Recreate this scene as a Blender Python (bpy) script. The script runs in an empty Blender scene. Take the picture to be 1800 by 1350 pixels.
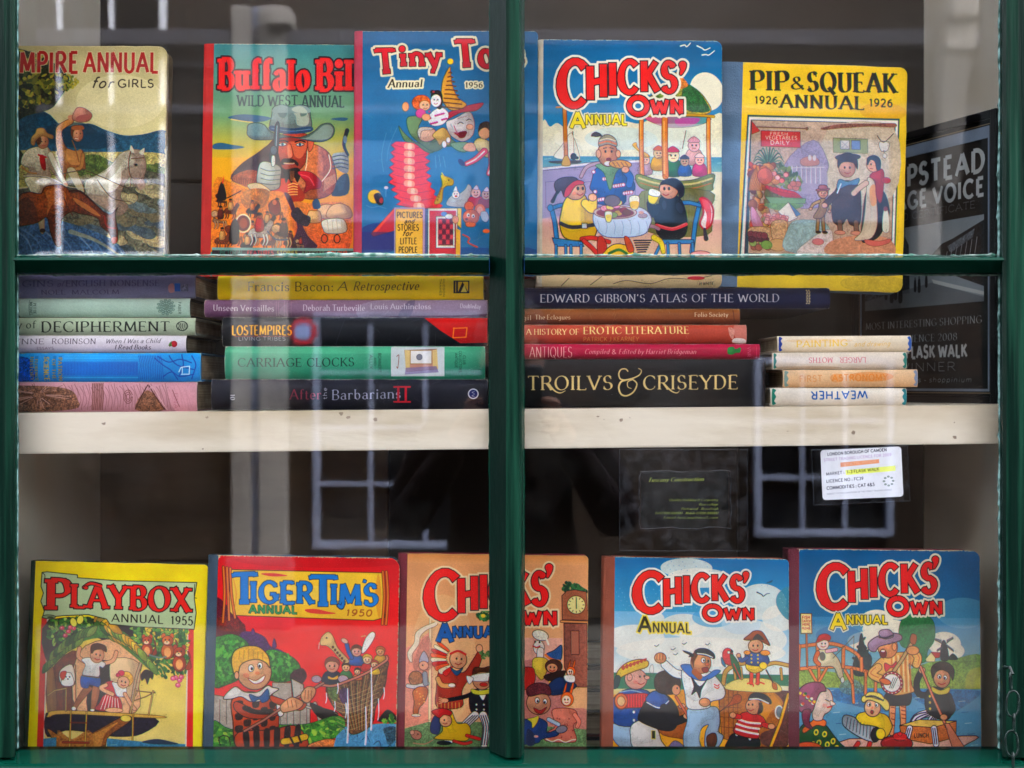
import bpy, bmesh, math, random
import numpy as np
from mathutils import Vector, Matrix

# ================================================================ camera, sky, sun, exposure
S = bpy.context.scene
COL = S.collection
R = math.radians
CAM = Vector((0., -1.5, 1.45)); FPX = 2550.           # lens in pixels of an 1800 px wide frame
cd = bpy.data.cameras.new('camera'); cam = bpy.data.objects.new('camera', cd); COL.objects.link(cam)
cam.location = CAM; cam.rotation_euler = (R(90), 0, 0); cd.sensor_width = 36; cd.lens = FPX/1800*36
cd.clip_start = .02; cd.clip_end = 500
cd.dof.use_dof = True; cd.dof.focus_distance = 1.54; cd.dof.aperture_fstop = 7.1
S.camera = cam
W = bpy.data.worlds.new('World'); S.world = W; W.use_nodes = True
nt = W.node_tree; bg = nt.nodes['Background']; sky = nt.nodes.new('ShaderNodeTexSky')
sky.sky_type = 'NISHITA'; sky.sun_disc = False; sky.sun_elevation = R(56); sky.sun_rotation = R(40)
sky.dust_density = 6; sky.ozone_density = 1.; hs = nt.nodes.new('ShaderNodeHueSaturation'); hs.inputs['Saturation'].default_value = .2
nt.links.new(sky.outputs[0], hs.inputs['Color']); nt.links.new(hs.outputs[0], bg.inputs[0]); bg.inputs[1].default_value = .15
sd = bpy.data.lights.new('sun', 'SUN'); sd.energy = .5; sd.angle = R(12); sd.color = (1., .95, .87)
sun = bpy.data.objects.new('sun', sd); COL.objects.link(sun); sun.rotation_euler = (R(34), 0, R(130))   # from behind the shop, down on to the houses opposite
S.view_settings.view_transform = 'Standard'; S.view_settings.look = 'None'; S.view_settings.gamma = 1; S.view_settings.use_curve_mapping = False
S.view_settings.exposure = 4.7
S.cycles.use_denoising = True; S.cycles.max_bounces = 10; S.cycles.transparent_max_bounces = 16; S.cycles.sample_clamp_indirect = 6

# ================================================================ helpers
def tag(o, label=None, cat=None, group=None, kind=None):
    if label: o['label'] = label
    if cat: o['category'] = cat
    if group: o['group'] = group
    if kind: o['kind'] = kind
    return o
def empty(name, loc, rot=(0, 0, 0)):
    o = bpy.data.objects.new(name, None); COL.objects.link(o); o.location = loc; o.rotation_euler = rot; o.empty_display_size = .03; return o
class MB:
    """collects shapes for one mesh object"""
    def __init__(s): s.bm = bmesh.new(); s.uv = s.bm.loops.layers.uv.new('UVMap')
    def box(s, x0, x1, y0, y1, z0, z1, bev=0., M=None, seg=2):
        r = bmesh.ops.create_cube(s.bm, size=1); v = r['verts']
        for q in v: q.co = Vector(((x0+x1)/2+q.co.x*(x1-x0), (y0+y1)/2+q.co.y*(y1-y0), (z0+z1)/2+q.co.z*(z1-z0)))
        if bev:
            e = list({e for q in v for e in q.link_edges}); r2 = bmesh.ops.bevel(s.bm, geom=e, offset=bev, segments=seg, profile=.5, affect='EDGES'); v = list({q for f in r2['faces'] for q in f.verts} | {q for q in v if q.is_valid})
        if M: bmesh.ops.transform(s.bm, matrix=M, verts=v)
        return v
    def prism(s, prof, axis, a, b, M=None):
        """profile polygon (list of 2d points) swept along an axis from a to b"""
        f = {'x': lambda p, t: (t, p[0], p[1]), 'y': lambda p, t: (p[0], t, p[1]), 'z': lambda p, t: (p[0], p[1], t)}[axis]
        n = len(prof); A = [s.bm.verts.new(f(p, a)) for p in prof]; B = [s.bm.verts.new(f(p, b)) for p in prof]
        for i in range(n): s.bm.faces.new((A[i], A[(i+1) % n], B[(i+1) % n], B[i]))
        s.bm.faces.new(A[::-1]); s.bm.faces.new(B)
        if M: bmesh.ops.transform(s.bm, matrix=M, verts=A+B)
        return A+B
    def tube(s, pts, r, n=8, closed=False):
        pts = [Vector(p) for p in pts]; m = len(pts); rings = []
        for i, p in enumerate(pts):
            d = (pts[(i+1) % m]-pts[i-1]) if closed else (pts[min(i+1, m-1)]-pts[max(i-1, 0)]); d.normalize()
            u = d.orthogonal().normalized() if i == 0 or not rings else (u-d*u.dot(d)).normalized(); v = d.cross(u)
            rr = r[i] if isinstance(r, (list, tuple)) else r
            rings.append([s.bm.verts.new(p+(u*math.cos(2*math.pi*k/n)+v*math.sin(2*math.pi*k/n))*rr) for k in range(n)])
        for i in range(m if closed else m-1):
            a, b = rings[i], rings[(i+1) % m]
            for k in range(n): s.bm.faces.new((a[k], a[(k+1) % n], b[(k+1) % n], b[k]))
        if not closed: s.bm.faces.new(rings[0][::-1]); s.bm.faces.new(rings[-1])
    def grid(s, fn, nu, nv, uvf=None):
        """sheet fn(u,v) with u,v in 0..1 and matching uv"""
        V = [[s.bm.verts.new(fn(i/nu, j/nv)) for i in range(nu+1)] for j in range(nv+1)]
        for j in range(nv):
            for i in range(nu):
                f = s.bm.faces.new((V[j][i], V[j][i+1], V[j+1][i+1], V[j+1][i])); f.smooth = True
                for lp, (a, b) in zip(f.loops, ((i, j), (i+1, j), (i+1, j+1), (i, j+1))): lp[s.uv].uv = (a/nu, b/nv)
        return V
    def build(s, name, mat, parent=None, smooth=False, recalc=True):
        if recalc: bmesh.ops.recalc_face_normals(s.bm, faces=s.bm.faces)
        me = bpy.data.meshes.new(name); s.bm.to_mesh(me); s.bm.free()
        if smooth:
            for p in me.polygons: p.use_smooth = True
        if mat: me.materials.append(mat)
        o = bpy.data.objects.new(name, me); COL.objects.link(o)
        if parent: o.parent = parent
        return o
def srgb(h):
    c = [int(h[i:i+2], 16)/255 for i in (0, 2, 4)]
    return tuple((v/12.92 if v <= .04045 else ((v+.055)/1.055)**2.4) for v in c)+(1.,)
def mat(name, col, rough=.6, spec=.4, col2=None, scale=30., detail=5., bump=0., bscale=None, metal=0., stretch=None, ramp=(.35, .7), coat=0., rough2=None):
    """procedural paint, wood, cloth or paper: two tones mixed by noise, with relief"""
    m = bpy.data.materials.new(name); m.use_nodes = True; n = m.node_tree.nodes; L = m.node_tree.links; b = n['Principled BSDF']
    b.inputs['Roughness'].default_value = rough; b.inputs['Specular IOR Level'].default_value = spec; b.inputs['Metallic'].default_value = metal; b.inputs['Coat Weight'].default_value = coat; b.inputs['Coat Roughness'].default_value = .08
    tc = n.new('ShaderNodeTexCoord'); mp = n.new('ShaderNodeMapping'); L.new(tc.outputs['Object'], mp.inputs[0]); mp.inputs['Scale'].default_value = stretch or (1, 1, 1)
    no = n.new('ShaderNodeTexNoise'); no.inputs['Scale'].default_value = scale; no.inputs['Detail'].default_value = detail; L.new(mp.outputs[0], no.inputs[0])
    rp = n.new('ShaderNodeValToRGB'); rp.color_ramp.elements[0].position, rp.color_ramp.elements[1].position = ramp
    rp.color_ramp.elements[0].color = col if isinstance(col, tuple) else srgb(col); c2 = col2 or col; rp.color_ramp.elements[1].color = c2 if isinstance(c2, tuple) else srgb(c2)
    L.new(no.outputs[0], rp.inputs[0]); L.new(rp.outputs[0], b.inputs['Base Color'])
    if rough2 is not None:
        mr = n.new('ShaderNodeMapRange'); mr.inputs['To Min'].default_value = rough; mr.inputs['To Max'].default_value = rough2; L.new(no.outputs[0], mr.inputs[0]); L.new(mr.outputs[0], b.inputs['Roughness'])
    if bump:
        nb = n.new('ShaderNodeTexNoise'); nb.inputs['Scale'].default_value = bscale or scale*3; nb.inputs['Detail'].default_value = 6; L.new(mp.outputs[0], nb.inputs[0])
        bp = n.new('ShaderNodeBump'); bp.inputs['Strength'].default_value = bump; bp.inputs['Distance'].default_value = .002; L.new(nb.outputs[0], bp.inputs['Height']); L.new(bp.outputs[0], b.inputs['Normal'])
    return m
def print_mat(name, cv, rough=.6, spec=.12, gain=1., coat=0.):
    """a printed sheet: the drawing is made in this script as texels, then muted by procedural wear"""
    h, w = cv.a.shape[:2]; im = bpy.data.images.new(name, w, h, alpha=False)
    q = np.clip(cv.a[::-1]*gain, 0, 1); lu = q.mean(2, keepdims=True); q = np.clip(lu+(q-lu)*1.18, 0, 1)**1.2
    px = np.ones((h, w, 4), np.float32); px[..., :3] = q; im.pixels.foreach_set(px.ravel()); im.update(); im.pack()
    m = bpy.data.materials.new(name); m.use_nodes = True; n = m.node_tree.nodes; L = m.node_tree.links; b = n['Principled BSDF']
    b.inputs['Specular IOR Level'].default_value = spec; b.inputs['Coat Weight'].default_value = coat; b.inputs['Coat Roughness'].default_value = .15
    t = n.new('ShaderNodeTexImage'); t.image = im; t.interpolation = 'Cubic'; t.extension = 'EXTEND'
    tc = n.new('ShaderNodeTexCoord'); L.new(tc.outputs['UV'], t.inputs[0])
    no = n.new('ShaderNodeTexNoise'); no.inputs['Scale'].default_value = 26; no.inputs['Detail'].default_value = 8; L.new(tc.outputs['Object'], no.inputs[0])
    mr = n.new('ShaderNodeMapRange'); mr.inputs['From Min'].default_value = .3; mr.inputs['From Max'].default_value = .7; mr.inputs['To Min'].default_value = .86; mr.inputs['To Max'].default_value = 1.04; L.new(no.outputs[0], mr.inputs[0])
    mx = n.new('ShaderNodeVectorMath'); mx.operation = 'SCALE'; L.new(t.outputs[0], mx.inputs[0]); L.new(mr.outputs[0], mx.inputs['Scale']); L.new(mx.outputs[0], b.inputs['Base Color'])
    m2 = n.new('ShaderNodeMapRange'); m2.inputs['To Min'].default_value = rough-.12; m2.inputs['To Max'].default_value = rough+.15; L.new(no.outputs[0], m2.inputs[0]); L.new(m2.outputs[0], b.inputs['Roughness'])
    nb = n.new('ShaderNodeTexNoise'); nb.inputs['Scale'].default_value = 420; nb.inputs['Detail'].default_value = 3; L.new(tc.outputs['Object'], nb.inputs[0])
    bp = n.new('ShaderNodeBump'); bp.inputs['Strength'].default_value = .06; bp.inputs['Distance'].default_value = .0004; L.new(nb.outputs[0], bp.inputs['Height']); L.new(bp.outputs[0], b.inputs['Normal'])
    return m
def sc(Y): return FPX/(1.5+Y)                          # photo pixels per metre at depth Y behind the glass plane
def at(px, py, Y): s = sc(Y); return Vector(((px-900)/s, Y, 1.45+(675-py)/s))

# ================================================================ large structure: street, houses opposite, shop front, display case
M_green = mat('dark green gloss paint', '000a07', .2, .1, '01120c', 14, bump=.5, bscale=60, coat=.0, stretch=(1, 1, .35), rough2=.4)
M_green2 = mat('dark green paint on sill', '011c15', .14, .05, '02261c', 10, bump=.06, bscale=40, coat=.0, stretch=(.3, 1, 1))
M_greenold = mat('green paint with brush streaks', '010f0a', .35, .05, '0f3124', 110, bump=.9, bscale=160, coat=.0, stretch=(1, 1, .035), ramp=(.42, .8))
M_cream = mat('cream painted wood', 'ece0ca', .6, .2, 'f4ecdc', 7, bump=.25, bscale=50)
M_shelf = mat('off white gloss shelf edge', 'c4b294', .45, .2, 'e6dac6', 12, bump=.5, bscale=35, stretch=(.4, 1, 1.6), detail=12, ramp=(.32, .56))
M_dark = mat('back board dark as the unlit shop', '2c2620', .7, .3, '3a322a', 4, bump=.2)  # darkness of the open, unlit shop put into the board colour
M_reflbrown = mat('back board in reflected brick brown', '7a6652', .6, .3, '8c7862', 5, bump=.25, stretch=(1, 1, 4))  # brown of the reflected brick put into the board colour
M_brick = None
def brick_material():
    m = bpy.data.materials.new('sooty stock brick'); m.use_nodes = True; n = m.node_tree.nodes; L = m.node_tree.links; b = n['Principled BSDF']; b.inputs['Roughness'].default_value = .95; b.inputs['Specular IOR Level'].default_value = .08
    tc = n.new('ShaderNodeTexCoord'); mp = n.new('ShaderNodeMapping'); mp.inputs['Rotation'].default_value = (R(90), 0, 0); L.new(tc.outputs['Object'], mp.inputs[0])
    br = n.new('ShaderNodeTexBrick'); br.inputs['Scale'].default_value = 1; br.inputs['Brick Width'].default_value = .225; br.inputs['Row Height'].default_value = .075; br.inputs['Mortar Size'].default_value = .006
    br.inputs['Color1'].default_value = (.022, .014, .010, 1); br.inputs['Color2'].default_value = (.011, .008, .006, 1); br.inputs['Mortar'].default_value = (.022, .017, .013, 1); L.new(mp.outputs[0], br.inputs[0]); L.new(br.outputs[0], b.inputs['Base Color'])
    return m
M_brick = brick_material()
M_white = mat('grey weathered stucco', '706c69', .8, .1, '827e7a', 3, bump=.3)
M_frame = mat('blue grey window paint', '666e84', .5, .1, '747c92', 8)
M_stone = mat('sooty stone moulding', '3c3c42', .9, .05, '484850', 6)
M_bar = mat('white gloss window paint', 'c8ccd4', .5, .1, 'd4d8e0', 6)
M_glassdark = mat('dark window glass', '08090c', .05, .5, '0c0e12', 2)
M_pave = mat('worn paving stone', '35332f', .9, .1, '464340', 3, bump=.5)
M_asph = mat('street asphalt', '201f1d', .95, .1, '2a2926', 40, bump=.6)
# street
g = MB(); g.box(-40, 40, -40, 40, -.3, 0); tag(g.build('ground', M_asph), kind='structure')
g = MB(); g.box(-12, 12, -1.9, .0, .004, .12, .01); tag(g.build('pavement', M_pave), kind='structure')
g = MB(); g.box(-12, 12, -6.5, -4.4, .004, .12, .01); tag(g.build('pavement', M_pave), kind='structure')
# the shop's own wall round the window (keeps the sun off the glass; enlarged out of view to shade the houses opposite)
shop = empty('shop_front', (0, .3, 0)); tag(shop, 'green painted timber shop front around the window', 'shop front')
def child(mb, name, m, par, smooth=False):
    o = mb.build(name, m, par, smooth); o.matrix_parent_inverse = Matrix.Translation(par.location).inverted() if par.rotation_euler[:] == (0, 0, 0) else par.matrix_basis.inverted(); return o
for nm, (x0, x1, z0, z1) in (('wall', (-14, -.62, 0, 9.)), ('wall', (.62, 14, 0, 9.)), ('lintel', (-.62, .62, 2.35, 9.)), ('stall_riser', (-.62, .62, 0, .93))):
    g = MB(); g.box(x0, x1, .0, .3, z0, z1); child(g, nm, M_green if nm == 'stall_riser' else M_brick, shop)
g = MB(); g.box(-14, 14, .3, 5, 8.7, 9.); child(g, 'roof', M_brick, shop)
g = MB(); g.box(-6, 6, -.12, .0, 2.36, 2.8, .01); child(g, 'fascia', M_green, shop)
# display case behind the glass: side boards, back boards, ceiling, window board
XL, XR, YB = -.548, .548, .43
def struct(mb, name, m): return tag(mb.build(name, m), kind='structure')
g = MB(); g.box(XL-.03, XL, .006, YB, .9, 2.34); struct(g, 'wall_left', M_cream)
g = MB(); g.box(XR, XR+.03, .006, YB, .9, 2.34); struct(g, 'wall_right', M_cream)
back = empty('wall_back', (0, YB, .9)); back['kind'] = 'structure'
for i, (a, b, q) in enumerate(((-.58, -.165, M_reflbrown), (-.164, .3, M_dark), (.301, .58, M_dark))):
    g = MB(); g.box(a, b, YB, YB+.02, .9, 1.40, .002); o = g.build('board', q, back); o.matrix_parent_inverse = Matrix.Translation(-back.location)
for i in range(3):
    g = MB(); g.box(-.58, .58, YB+.001*(i % 2), YB+.02, 1.401+i*.32, 1.401+(i+1)*.32-.004, .003); o = g.build('board', M_dark, back); o.matrix_parent_inverse = Matrix.Translation(-back.location)
g = MB(); g.box(-.58, .58, YB+.0205, YB+.03, .9, 2.36); o = g.build('backing', M_dark, back); o.matrix_parent_inverse = Matrix.Translation(-back.location)
g = MB(); g.box(-.58, .58, .0, YB+.02, 2.341, 2.36); struct(g, 'ceiling', M_cream)
g = MB(); g.box(-.58, .58, .03, YB, .93, .985, .003); struct(g, 'window_board', M_cream)

# ---------------------------------------------------------------- houses opposite (seen only as reflections in the panes)
D = -6.5; FS = FPX/(1.5-D)                               # depth of the facade's mirror image
def fx(px): return (px-900)/FS
def fz(py): return 1.45+(675-py)/FS
fac = empty('brick_terrace', (0, D, 0)); tag(fac, 'brick house with white pilasters and sash windows across the lane', 'house')
def fchild(mb, name, m, par=None):
    o = mb.build(name, m, par or fac); o.matrix_parent_inverse = Matrix.Translation(-fac.location)@(Matrix.Identity(4)); return o
def fpart(mb, name, m, par):                             # sub-part: parent already sits in the thing's frame
    o = mb.build(name, m, par); o.matrix_parent_inverse = par.matrix_parent_inverse.copy() if False else Matrix.Identity(4); return o
g = MB(); g.box(-3.1, 3.3, D-3, D, 0, 4.3); fchild(g, 'wall', M_brick)  # kept low and narrow so more sky light reaches the case
for lbl, a, b in (('plain set back brick house on one side of the terrace', -11, -3.3), ('plain set back brick house at the far end of the lane', 3.5, 11)):
    nb = empty('brick_house', ((a+b)/2, D-3, 0)); tag(nb, lbl, 'house'); w2 = (b-a)/2; g = MB(); g.box(-w2, w2, -2, 0, 0, 3.9); g.build('wall', M_brick, nb)
    for k in range(4):
        x = -w2+1.1+k*1.9; g = MB(); g.box(x-.45, x+.45, .002, .06, 1.2, 2.9, .01); f = g.build('window', M_frame, nb)
        for i in range(2):
            for j in range(3): g = MB(); g.box(x-.4+i*.42, x-.02+i*.42, .0605, .064, 1.27+j*.54, 1.76+j*.54); g.build('pane', M_glassdark, f)
def window(px0, px1, py0, py1, vx, hy, fr=M_frame, w=14):
    """frame, glazing bars and dark panes set on the facade"""
    x0, x1, z1, z0 = fx(px0), fx(px1), fz(py0), fz(py1); t = w/FS
    f = MB()
    f.box(x0-t, x0, D+.002, D+.07, z0-t, z1+t, .004); f.box(x1, x1+t, D+.002, D+.07, z0-t, z1+t, .004); f.box(x0+.0005, x1-.0005, D+.002, D+.065, z1, z1+t, .004); f.box(x0+.0005, x1-.0005, D+.002, D+.075, z0-t, z0, .004)
    fo = fchild(f, 'window', fr)
    for v in vx:
        b = MB(); b.box(fx(v)-t*.33, fx(v)+t*.33, D+.012, D+.045, z0+.001, z1-.001); fpart(b, 'glazing_bar', fr, fo)
    for h in hy:
        b = MB(); b.box(x0+.001, x1-.001, D+.014, D+.043, fz(h)-t*.33, fz(h)+t*.33); fpart(b, 'glazing_bar', fr, fo)
    b = MB(); b.box(x0, x1, D+.003, D+.008, z0, z1); fpart(b, 'pane', M_glassdark, fo)
window(563, 860, 560, 952, (652, 748), (655, 752, 850), M_frame, 11)
window(1335, 1555, 640, 930, (1408, 1483), (740, 838), M_frame, 11)
window(-55, 285, -190, 445, (20, 107, 198), (-60, 70, 197, 320), M_bar, 9)
for (a, b, c, d) in ((415, 448, 20, 975), (462, 508, 20, 975), (1600, 1640, 341, 470)):
    g = MB(); g.box(fx(a), fx(b), D+.002, D+.14, fz(d) if d < 1350 else .12, fz(c), .006); fchild(g, 'pilaster', M_white)
g = MB(); g.box(fx(405), fx(518), D+.002, D+.16, .12, fz(976), .01); fchild(g, 'added_plinth', M_stone)  # dark block added to cut the pilasters' reflection over the lower books
g = MB(); g.box(fx(449), fx(461), D+.002, D+.1, fz(975), fz(20), .004); fchild(g, 'downpipe', M_frame)
g = MB(); g.box(fx(478), fx(520), D+.002, D+.2, fz(56), fz(28), .01); fchild(g, 'capital', M_white)
# console bracket at the upper right
g = MB(); g.box(fx(1642), fx(1692), D+.002, D+.3, fz(56), fz(14), .03); g.box(fx(1640), fx(1690), D+.002, D+.26, fz(106), fz(58), .012); g.prism([(D+.002, fz(108)), (D+.24, fz(110)), (D+.16, fz(200)), (D+.05, fz(330)), (D+.002, fz(340))], 'x', fx(1640), fx(1682)); fchild(g, 'console_bracket', M_white)
for i in range(4): g = MB(); g.box(-3.1, 3.3, D+.002, D+(.12, .05, .1, .04)[i], fz((86, 120, 205, 236)[i]), fz((60, 110, 190, 226)[i]), .004); fchild(g, 'moulding', (M_stone, M_stone, M_stone, M_brick)[i])
M_sign = mat('pale blue sign board', '3a5474', .7, .1, '44607f', 4); M_letter = mat('dark blue sign lettering', '0c1c3c', .4, .4, '101f42', 4)
g = MB(); g.box(fx(560), fx(1560), D+.022, D+.05, fz(392), fz(250), .004); so = fchild(g, 'sign_board', M_sign)
def letter(kind, px, py0, py1, w):
    g = MB(); x0, x1, z0, z1 = fx(px), fx(px+w), fz(py1), fz(py0); t = .28*(x1-x0); y0, y1 = D+.052, D+.075
    if kind == 'I': g.box(x0+(x1-x0)*.3, x1-(x1-x0)*.3, y0, y1, z0, z1)
    if kind == 'O': g.box(x0, x0+t, y0, y1, z0+t*.5, z1-t*.5); g.box(x1-t, x1, y0, y1, z0+t*.5, z1-t*.5); g.box(x0+t*.5, x1-t*.5, y0, y1-.001, z0, z0+t); g.box(x0+t*.5, x1-t*.5, y0, y1-.001, z1-t, z1)
    if kind == 'F': g.box(x0, x0+t, y0, y1, z0, z1); g.box(x0+t, x1, y0, y1, z1-t, z1); g.box(x0+t, x1-t*.7, y0, y1, (z0+z1)/2-t*.4, (z0+z1)/2+t*.5)
    if kind == 'V': g.prism([(x0, z1), (x0+t, z1), ((x0+x1)/2, z0+t), (x1-t, z1), (x1, z1), ((x0+x1)/2+t*.5, z0), ((x0+x1)/2-t*.5, z0)], 'y', y0, y1)
    fchild(g, 'sign_letter', M_letter)
for a in (('I', 618, 310, 362, 40), ('O', 650, 310, 362, 46), ('F', 762, 310, 362, 38), ('I', 815, 310, 362, 30), ('V', 912, 250, 298, 44), ('I', 918, 330, 376, 16), ('O', 1190, 318, 372, 46), ('F', 1262, 318, 372, 40), ('I', 1330, 318, 372, 26)): letter(*a)
# round traffic plate on the wall opposite
g = MB(); r0 = empty('round_street_sign', (fx(548), D+.32, fz(586)), (R(90), 0, 0)); tag(r0, 'small round red rimmed blue street plate on the house across the lane', 'sign')
M_red = mat('red enamel', 'b8202c', .4, .5, 'c42834', 4); M_blue = mat('blue enamel', '7c8cc0', .4, .5, '8c9ccc', 4)
for nm, r_, z_, q in (('rim', .072, 0., M_red), ('face', .045, -.004, M_blue)):
    g = MB(); bmesh.ops.create_cone(g.bm, cap_ends=True, segments=32, radius1=r_, radius2=r_, depth=.008, matrix=Matrix.Translation((0, 0, z_))); o = g.build(nm, q, r0)
g = MB(); g.tube([(0, 0, .0), (0, 0, .31)], .012); g.build('bracket', M_frame, r0)

# ---------------------------------------------------------------- the window: frame bars, mouldings, panes
win = empty('shop_window', (0, 0, .93)); tag(win, 'four pane shop window with dark green glazing bars', 'window')
def wchild(mb, name, m, smooth=False):
    o = mb.build(name, m, win, smooth); o.matrix_parent_inverse = Matrix.Translation(-win.location); return o
def X0(px, Y=0): return (px-900)/sc(Y)
def Z0(py, Y=0): return 1.45+(675-py)/sc(Y)
ZT, ZB, ZM0, ZM1 = 2.33, .93, Z0(483), Z0(449)
def vbar(xl, xr, fl, fr, name, z0, z1, m, depth=.034, m2=None):
    """upright bar: glass line xl..xr, front face fl..fr"""
    g = MB(); y = -depth
    prof = [(xl, .0), (xl, -.006), (fl-.0012, y+.004), (fl+.0015, y), (fr-.0015, y), (fr+.0012, y+.004), (xr, -.006), (xr, .0)]
    g.prism(prof, 'z', z0, z1); o = wchild(g, name, m); o.data.materials.append(M_greenold)
    for p in o.data.polygons: p.material_index = 1 if p.normal.y < -.9 or (p.normal.x > .2 and name == 'mullion') else 0  # left bevel keeps the darker paint: its shade is put into the colour
    return o
mu = vbar(X0(861), X0(921), X0(887, -.03), X0(915, -.03), 'mullion', 1.0725, ZT, M_green)
vbar(-.70, X0(31), -.70, X0(24, -.03), 'jamb', 1.0725, ZT, M_greenold)
vbar(X0(1757), .70, X0(1764, -.03), .70, 'jamb', 1.0725, ZT, M_green)
for a, b in ((X0(31)+.0006, X0(861)-.0006), (X0(921)+.0006, X0(1757)-.0006)):
    g = MB(); g.prism([(.0, ZM0), (-.005, ZM0), (-.012, ZM0+.0012), (-.029, ZM0+.0105), (-.032, ZM0+.0125), (-.031, ZM0+.0150), (-.026, ZM0+.0162), (-.006, ZM1-.0005), (.0, ZM1)], 'x', a, b); wchild(g, 'transom', M_green2)
g = MB(); g.prism([(.012, .93), (-.048, .93), (-.048, 1.0625), (-.046, 1.0665), (-.041, 1.0682), (.012, 1.0722)], 'x', -.70, .70); wchild(g, 'bottom_rail', M_green2)
g = MB(); g.box(-.70, .70, -.048, .0, 2.331, 2.36, .002); wchild(g, 'top_rail', M_green)
# glass: reflects by Fresnel on both faces, clear otherwise, faint dust
def glass_mat():
    m = bpy.data.materials.new('window glass'); m.use_nodes = True; n = m.node_tree.nodes; L = m.node_tree.links
    for q in list(n): n.remove(q)
    out = n.new('ShaderNodeOutputMaterial'); tr = n.new('ShaderNodeBsdfTransparent'); gl = n.new('ShaderNodeBsdfGlossy'); gl.inputs['Roughness'].default_value = 0.0; gl.inputs['Color'].default_value = (.93, .95, 1., 1)
    fr = n.new('ShaderNodeFresnel'); fr.inputs['IOR'].default_value = 1.5; ge = n.new('ShaderNodeNewGeometry'); mr = n.new('ShaderNodeMapRange'); mr.inputs['To Min'].default_value = 1.52; mr.inputs['To Max'].default_value = 1/1.52
    L.new(ge.outputs['Backfacing'], mr.inputs[0])
    nz = n.new('ShaderNodeTexNoise'); nz.inputs['Scale'].default_value = 2.2; nz.inputs['Detail'].default_value = 2; tc = n.new('ShaderNodeTexCoord'); L.new(tc.outputs['Object'], nz.inputs[0])
    bp = n.new('ShaderNodeBump'); bp.inputs['Strength'].default_value = .12; bp.inputs['Distance'].default_value = .0012; L.new(nz.outputs[0], bp.inputs['Height']); L.new(bp.outputs[0], gl.inputs['Normal'])
    mx = n.new('ShaderNodeMixShader'); L.new(fr.outputs[0], mx.inputs[0]); L.new(tr.outputs[0], mx.inputs[1]); L.new(gl.outputs[0], mx.inputs[2])
    # dust specks and smears on the street side
    df = n.new('ShaderNodeBsdfDiffuse'); df.inputs[0].default_value = (.6, .6, .6, 1); n2 = n.new('ShaderNodeTexNoise'); n2.inputs['Scale'].default_value = 9; n2.inputs['Detail'].default_value = 9; L.new(tc.outputs['Object'], n2.inputs[0])
    m3 = n.new('ShaderNodeMapRange'); m3.inputs['From Min'].default_value = .5; m3.inputs['From Max'].default_value = .85; m3.inputs['To Max'].default_value = .008; L.new(n2.outputs[0], m3.inputs[0])
    m4 = n.new('ShaderNodeMixShader'); L.new(m3.outputs[0], m4.inputs[0]); L.new(mx.outputs[0], m4.inputs[1]); L.new(df.outputs[0], m4.inputs[2]); L.new(m4.outputs[0], out.inputs[0])
    return m
M_glass = glass_mat()
for a, b, c, d in ((X0(28), X0(864), ZM1-.004, ZT), (X0(918), X0(1760), ZM1-.004, ZT), (X0(28), X0(864), 1.071, ZM0+.004), (X0(918), X0(1760), 1.071, ZM0+.004)):
    g = MB(); g.box(a, b, .001, .005, c, d); wchild(g, 'pane', M_glass)
# ragged putty and paint left on the glass along the bars
M_putty = mat('ragged old white paint', '747f7a', .7, .1, '2c4c42', 160, bump=.5, ramp=(.4, .6)); M_putty2 = mat('blue grey paint edge', '0c2622', .6, .1, '56706e', 120, bump=.5, ramp=(.4, .6))
rnd = random.Random(3)
def ragged(p0, p1, side, w, m, seed):
    """irregular strip of paint along p0-p1 on the face of the glass, bulging to side"""
    r = random.Random(seed); n = int((Vector(p1)-Vector(p0)).length/.004)+2; g = MB(); prev = None; a = Vector(p0); d = Vector(p1)-a; sd_ = Vector(side); q = 0
    for i in range(n+1):
        q = .8*q+.4*(r.random()-.5); t = i/n; c = a+d*t; ww = w*max(.15, .55+.7*q+.12*math.sin(i*.05+seed)+(.35 if r.random() < .05 else 0))
        e = [g.bm.verts.new(c+Vector((0, .0009, 0))), g.bm.verts.new(c+Vector((0, -.0022, 0))), g.bm.verts.new(c+sd_*ww*.7+Vector((0, -.0016, 0))), g.bm.verts.new(c+sd_*ww+Vector((0, .0009, 0)))]
        if prev:
            for k in range(3): g.bm.faces.new((prev[k], prev[k+1], e[k+1], e[k]))
        prev = e
    wchild(g, 'paint_edge', m, True)
for i, (a, b) in enumerate(((31, 861), (921, 1757))):
    ragged((X0(a), 0, ZM1-.0005), (X0(b), 0, ZM1-.0005), (0, 0, 1), .0034, M_putty, 4+i)
    ragged((X0(a), 0, ZM0+.0005), (X0(b), 0, ZM0+.0005), (0, 0, -1), .0022, M_putty, 7+i)
for i, (px, s_) in enumerate(((31, 1), (861, -1), (921, 1), (1757, -1))):
    for k, (z0, z1) in enumerate(((1.0735, ZM0), (ZM1, ZT))): ragged((X0(px), 0, z0), (X0(px), 0, z1), (s_, 0, 0), .0014 if px != 1757 else .0026, M_putty2 if px in (31, 1757) else M_green2, 20+i*2+k)

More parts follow.
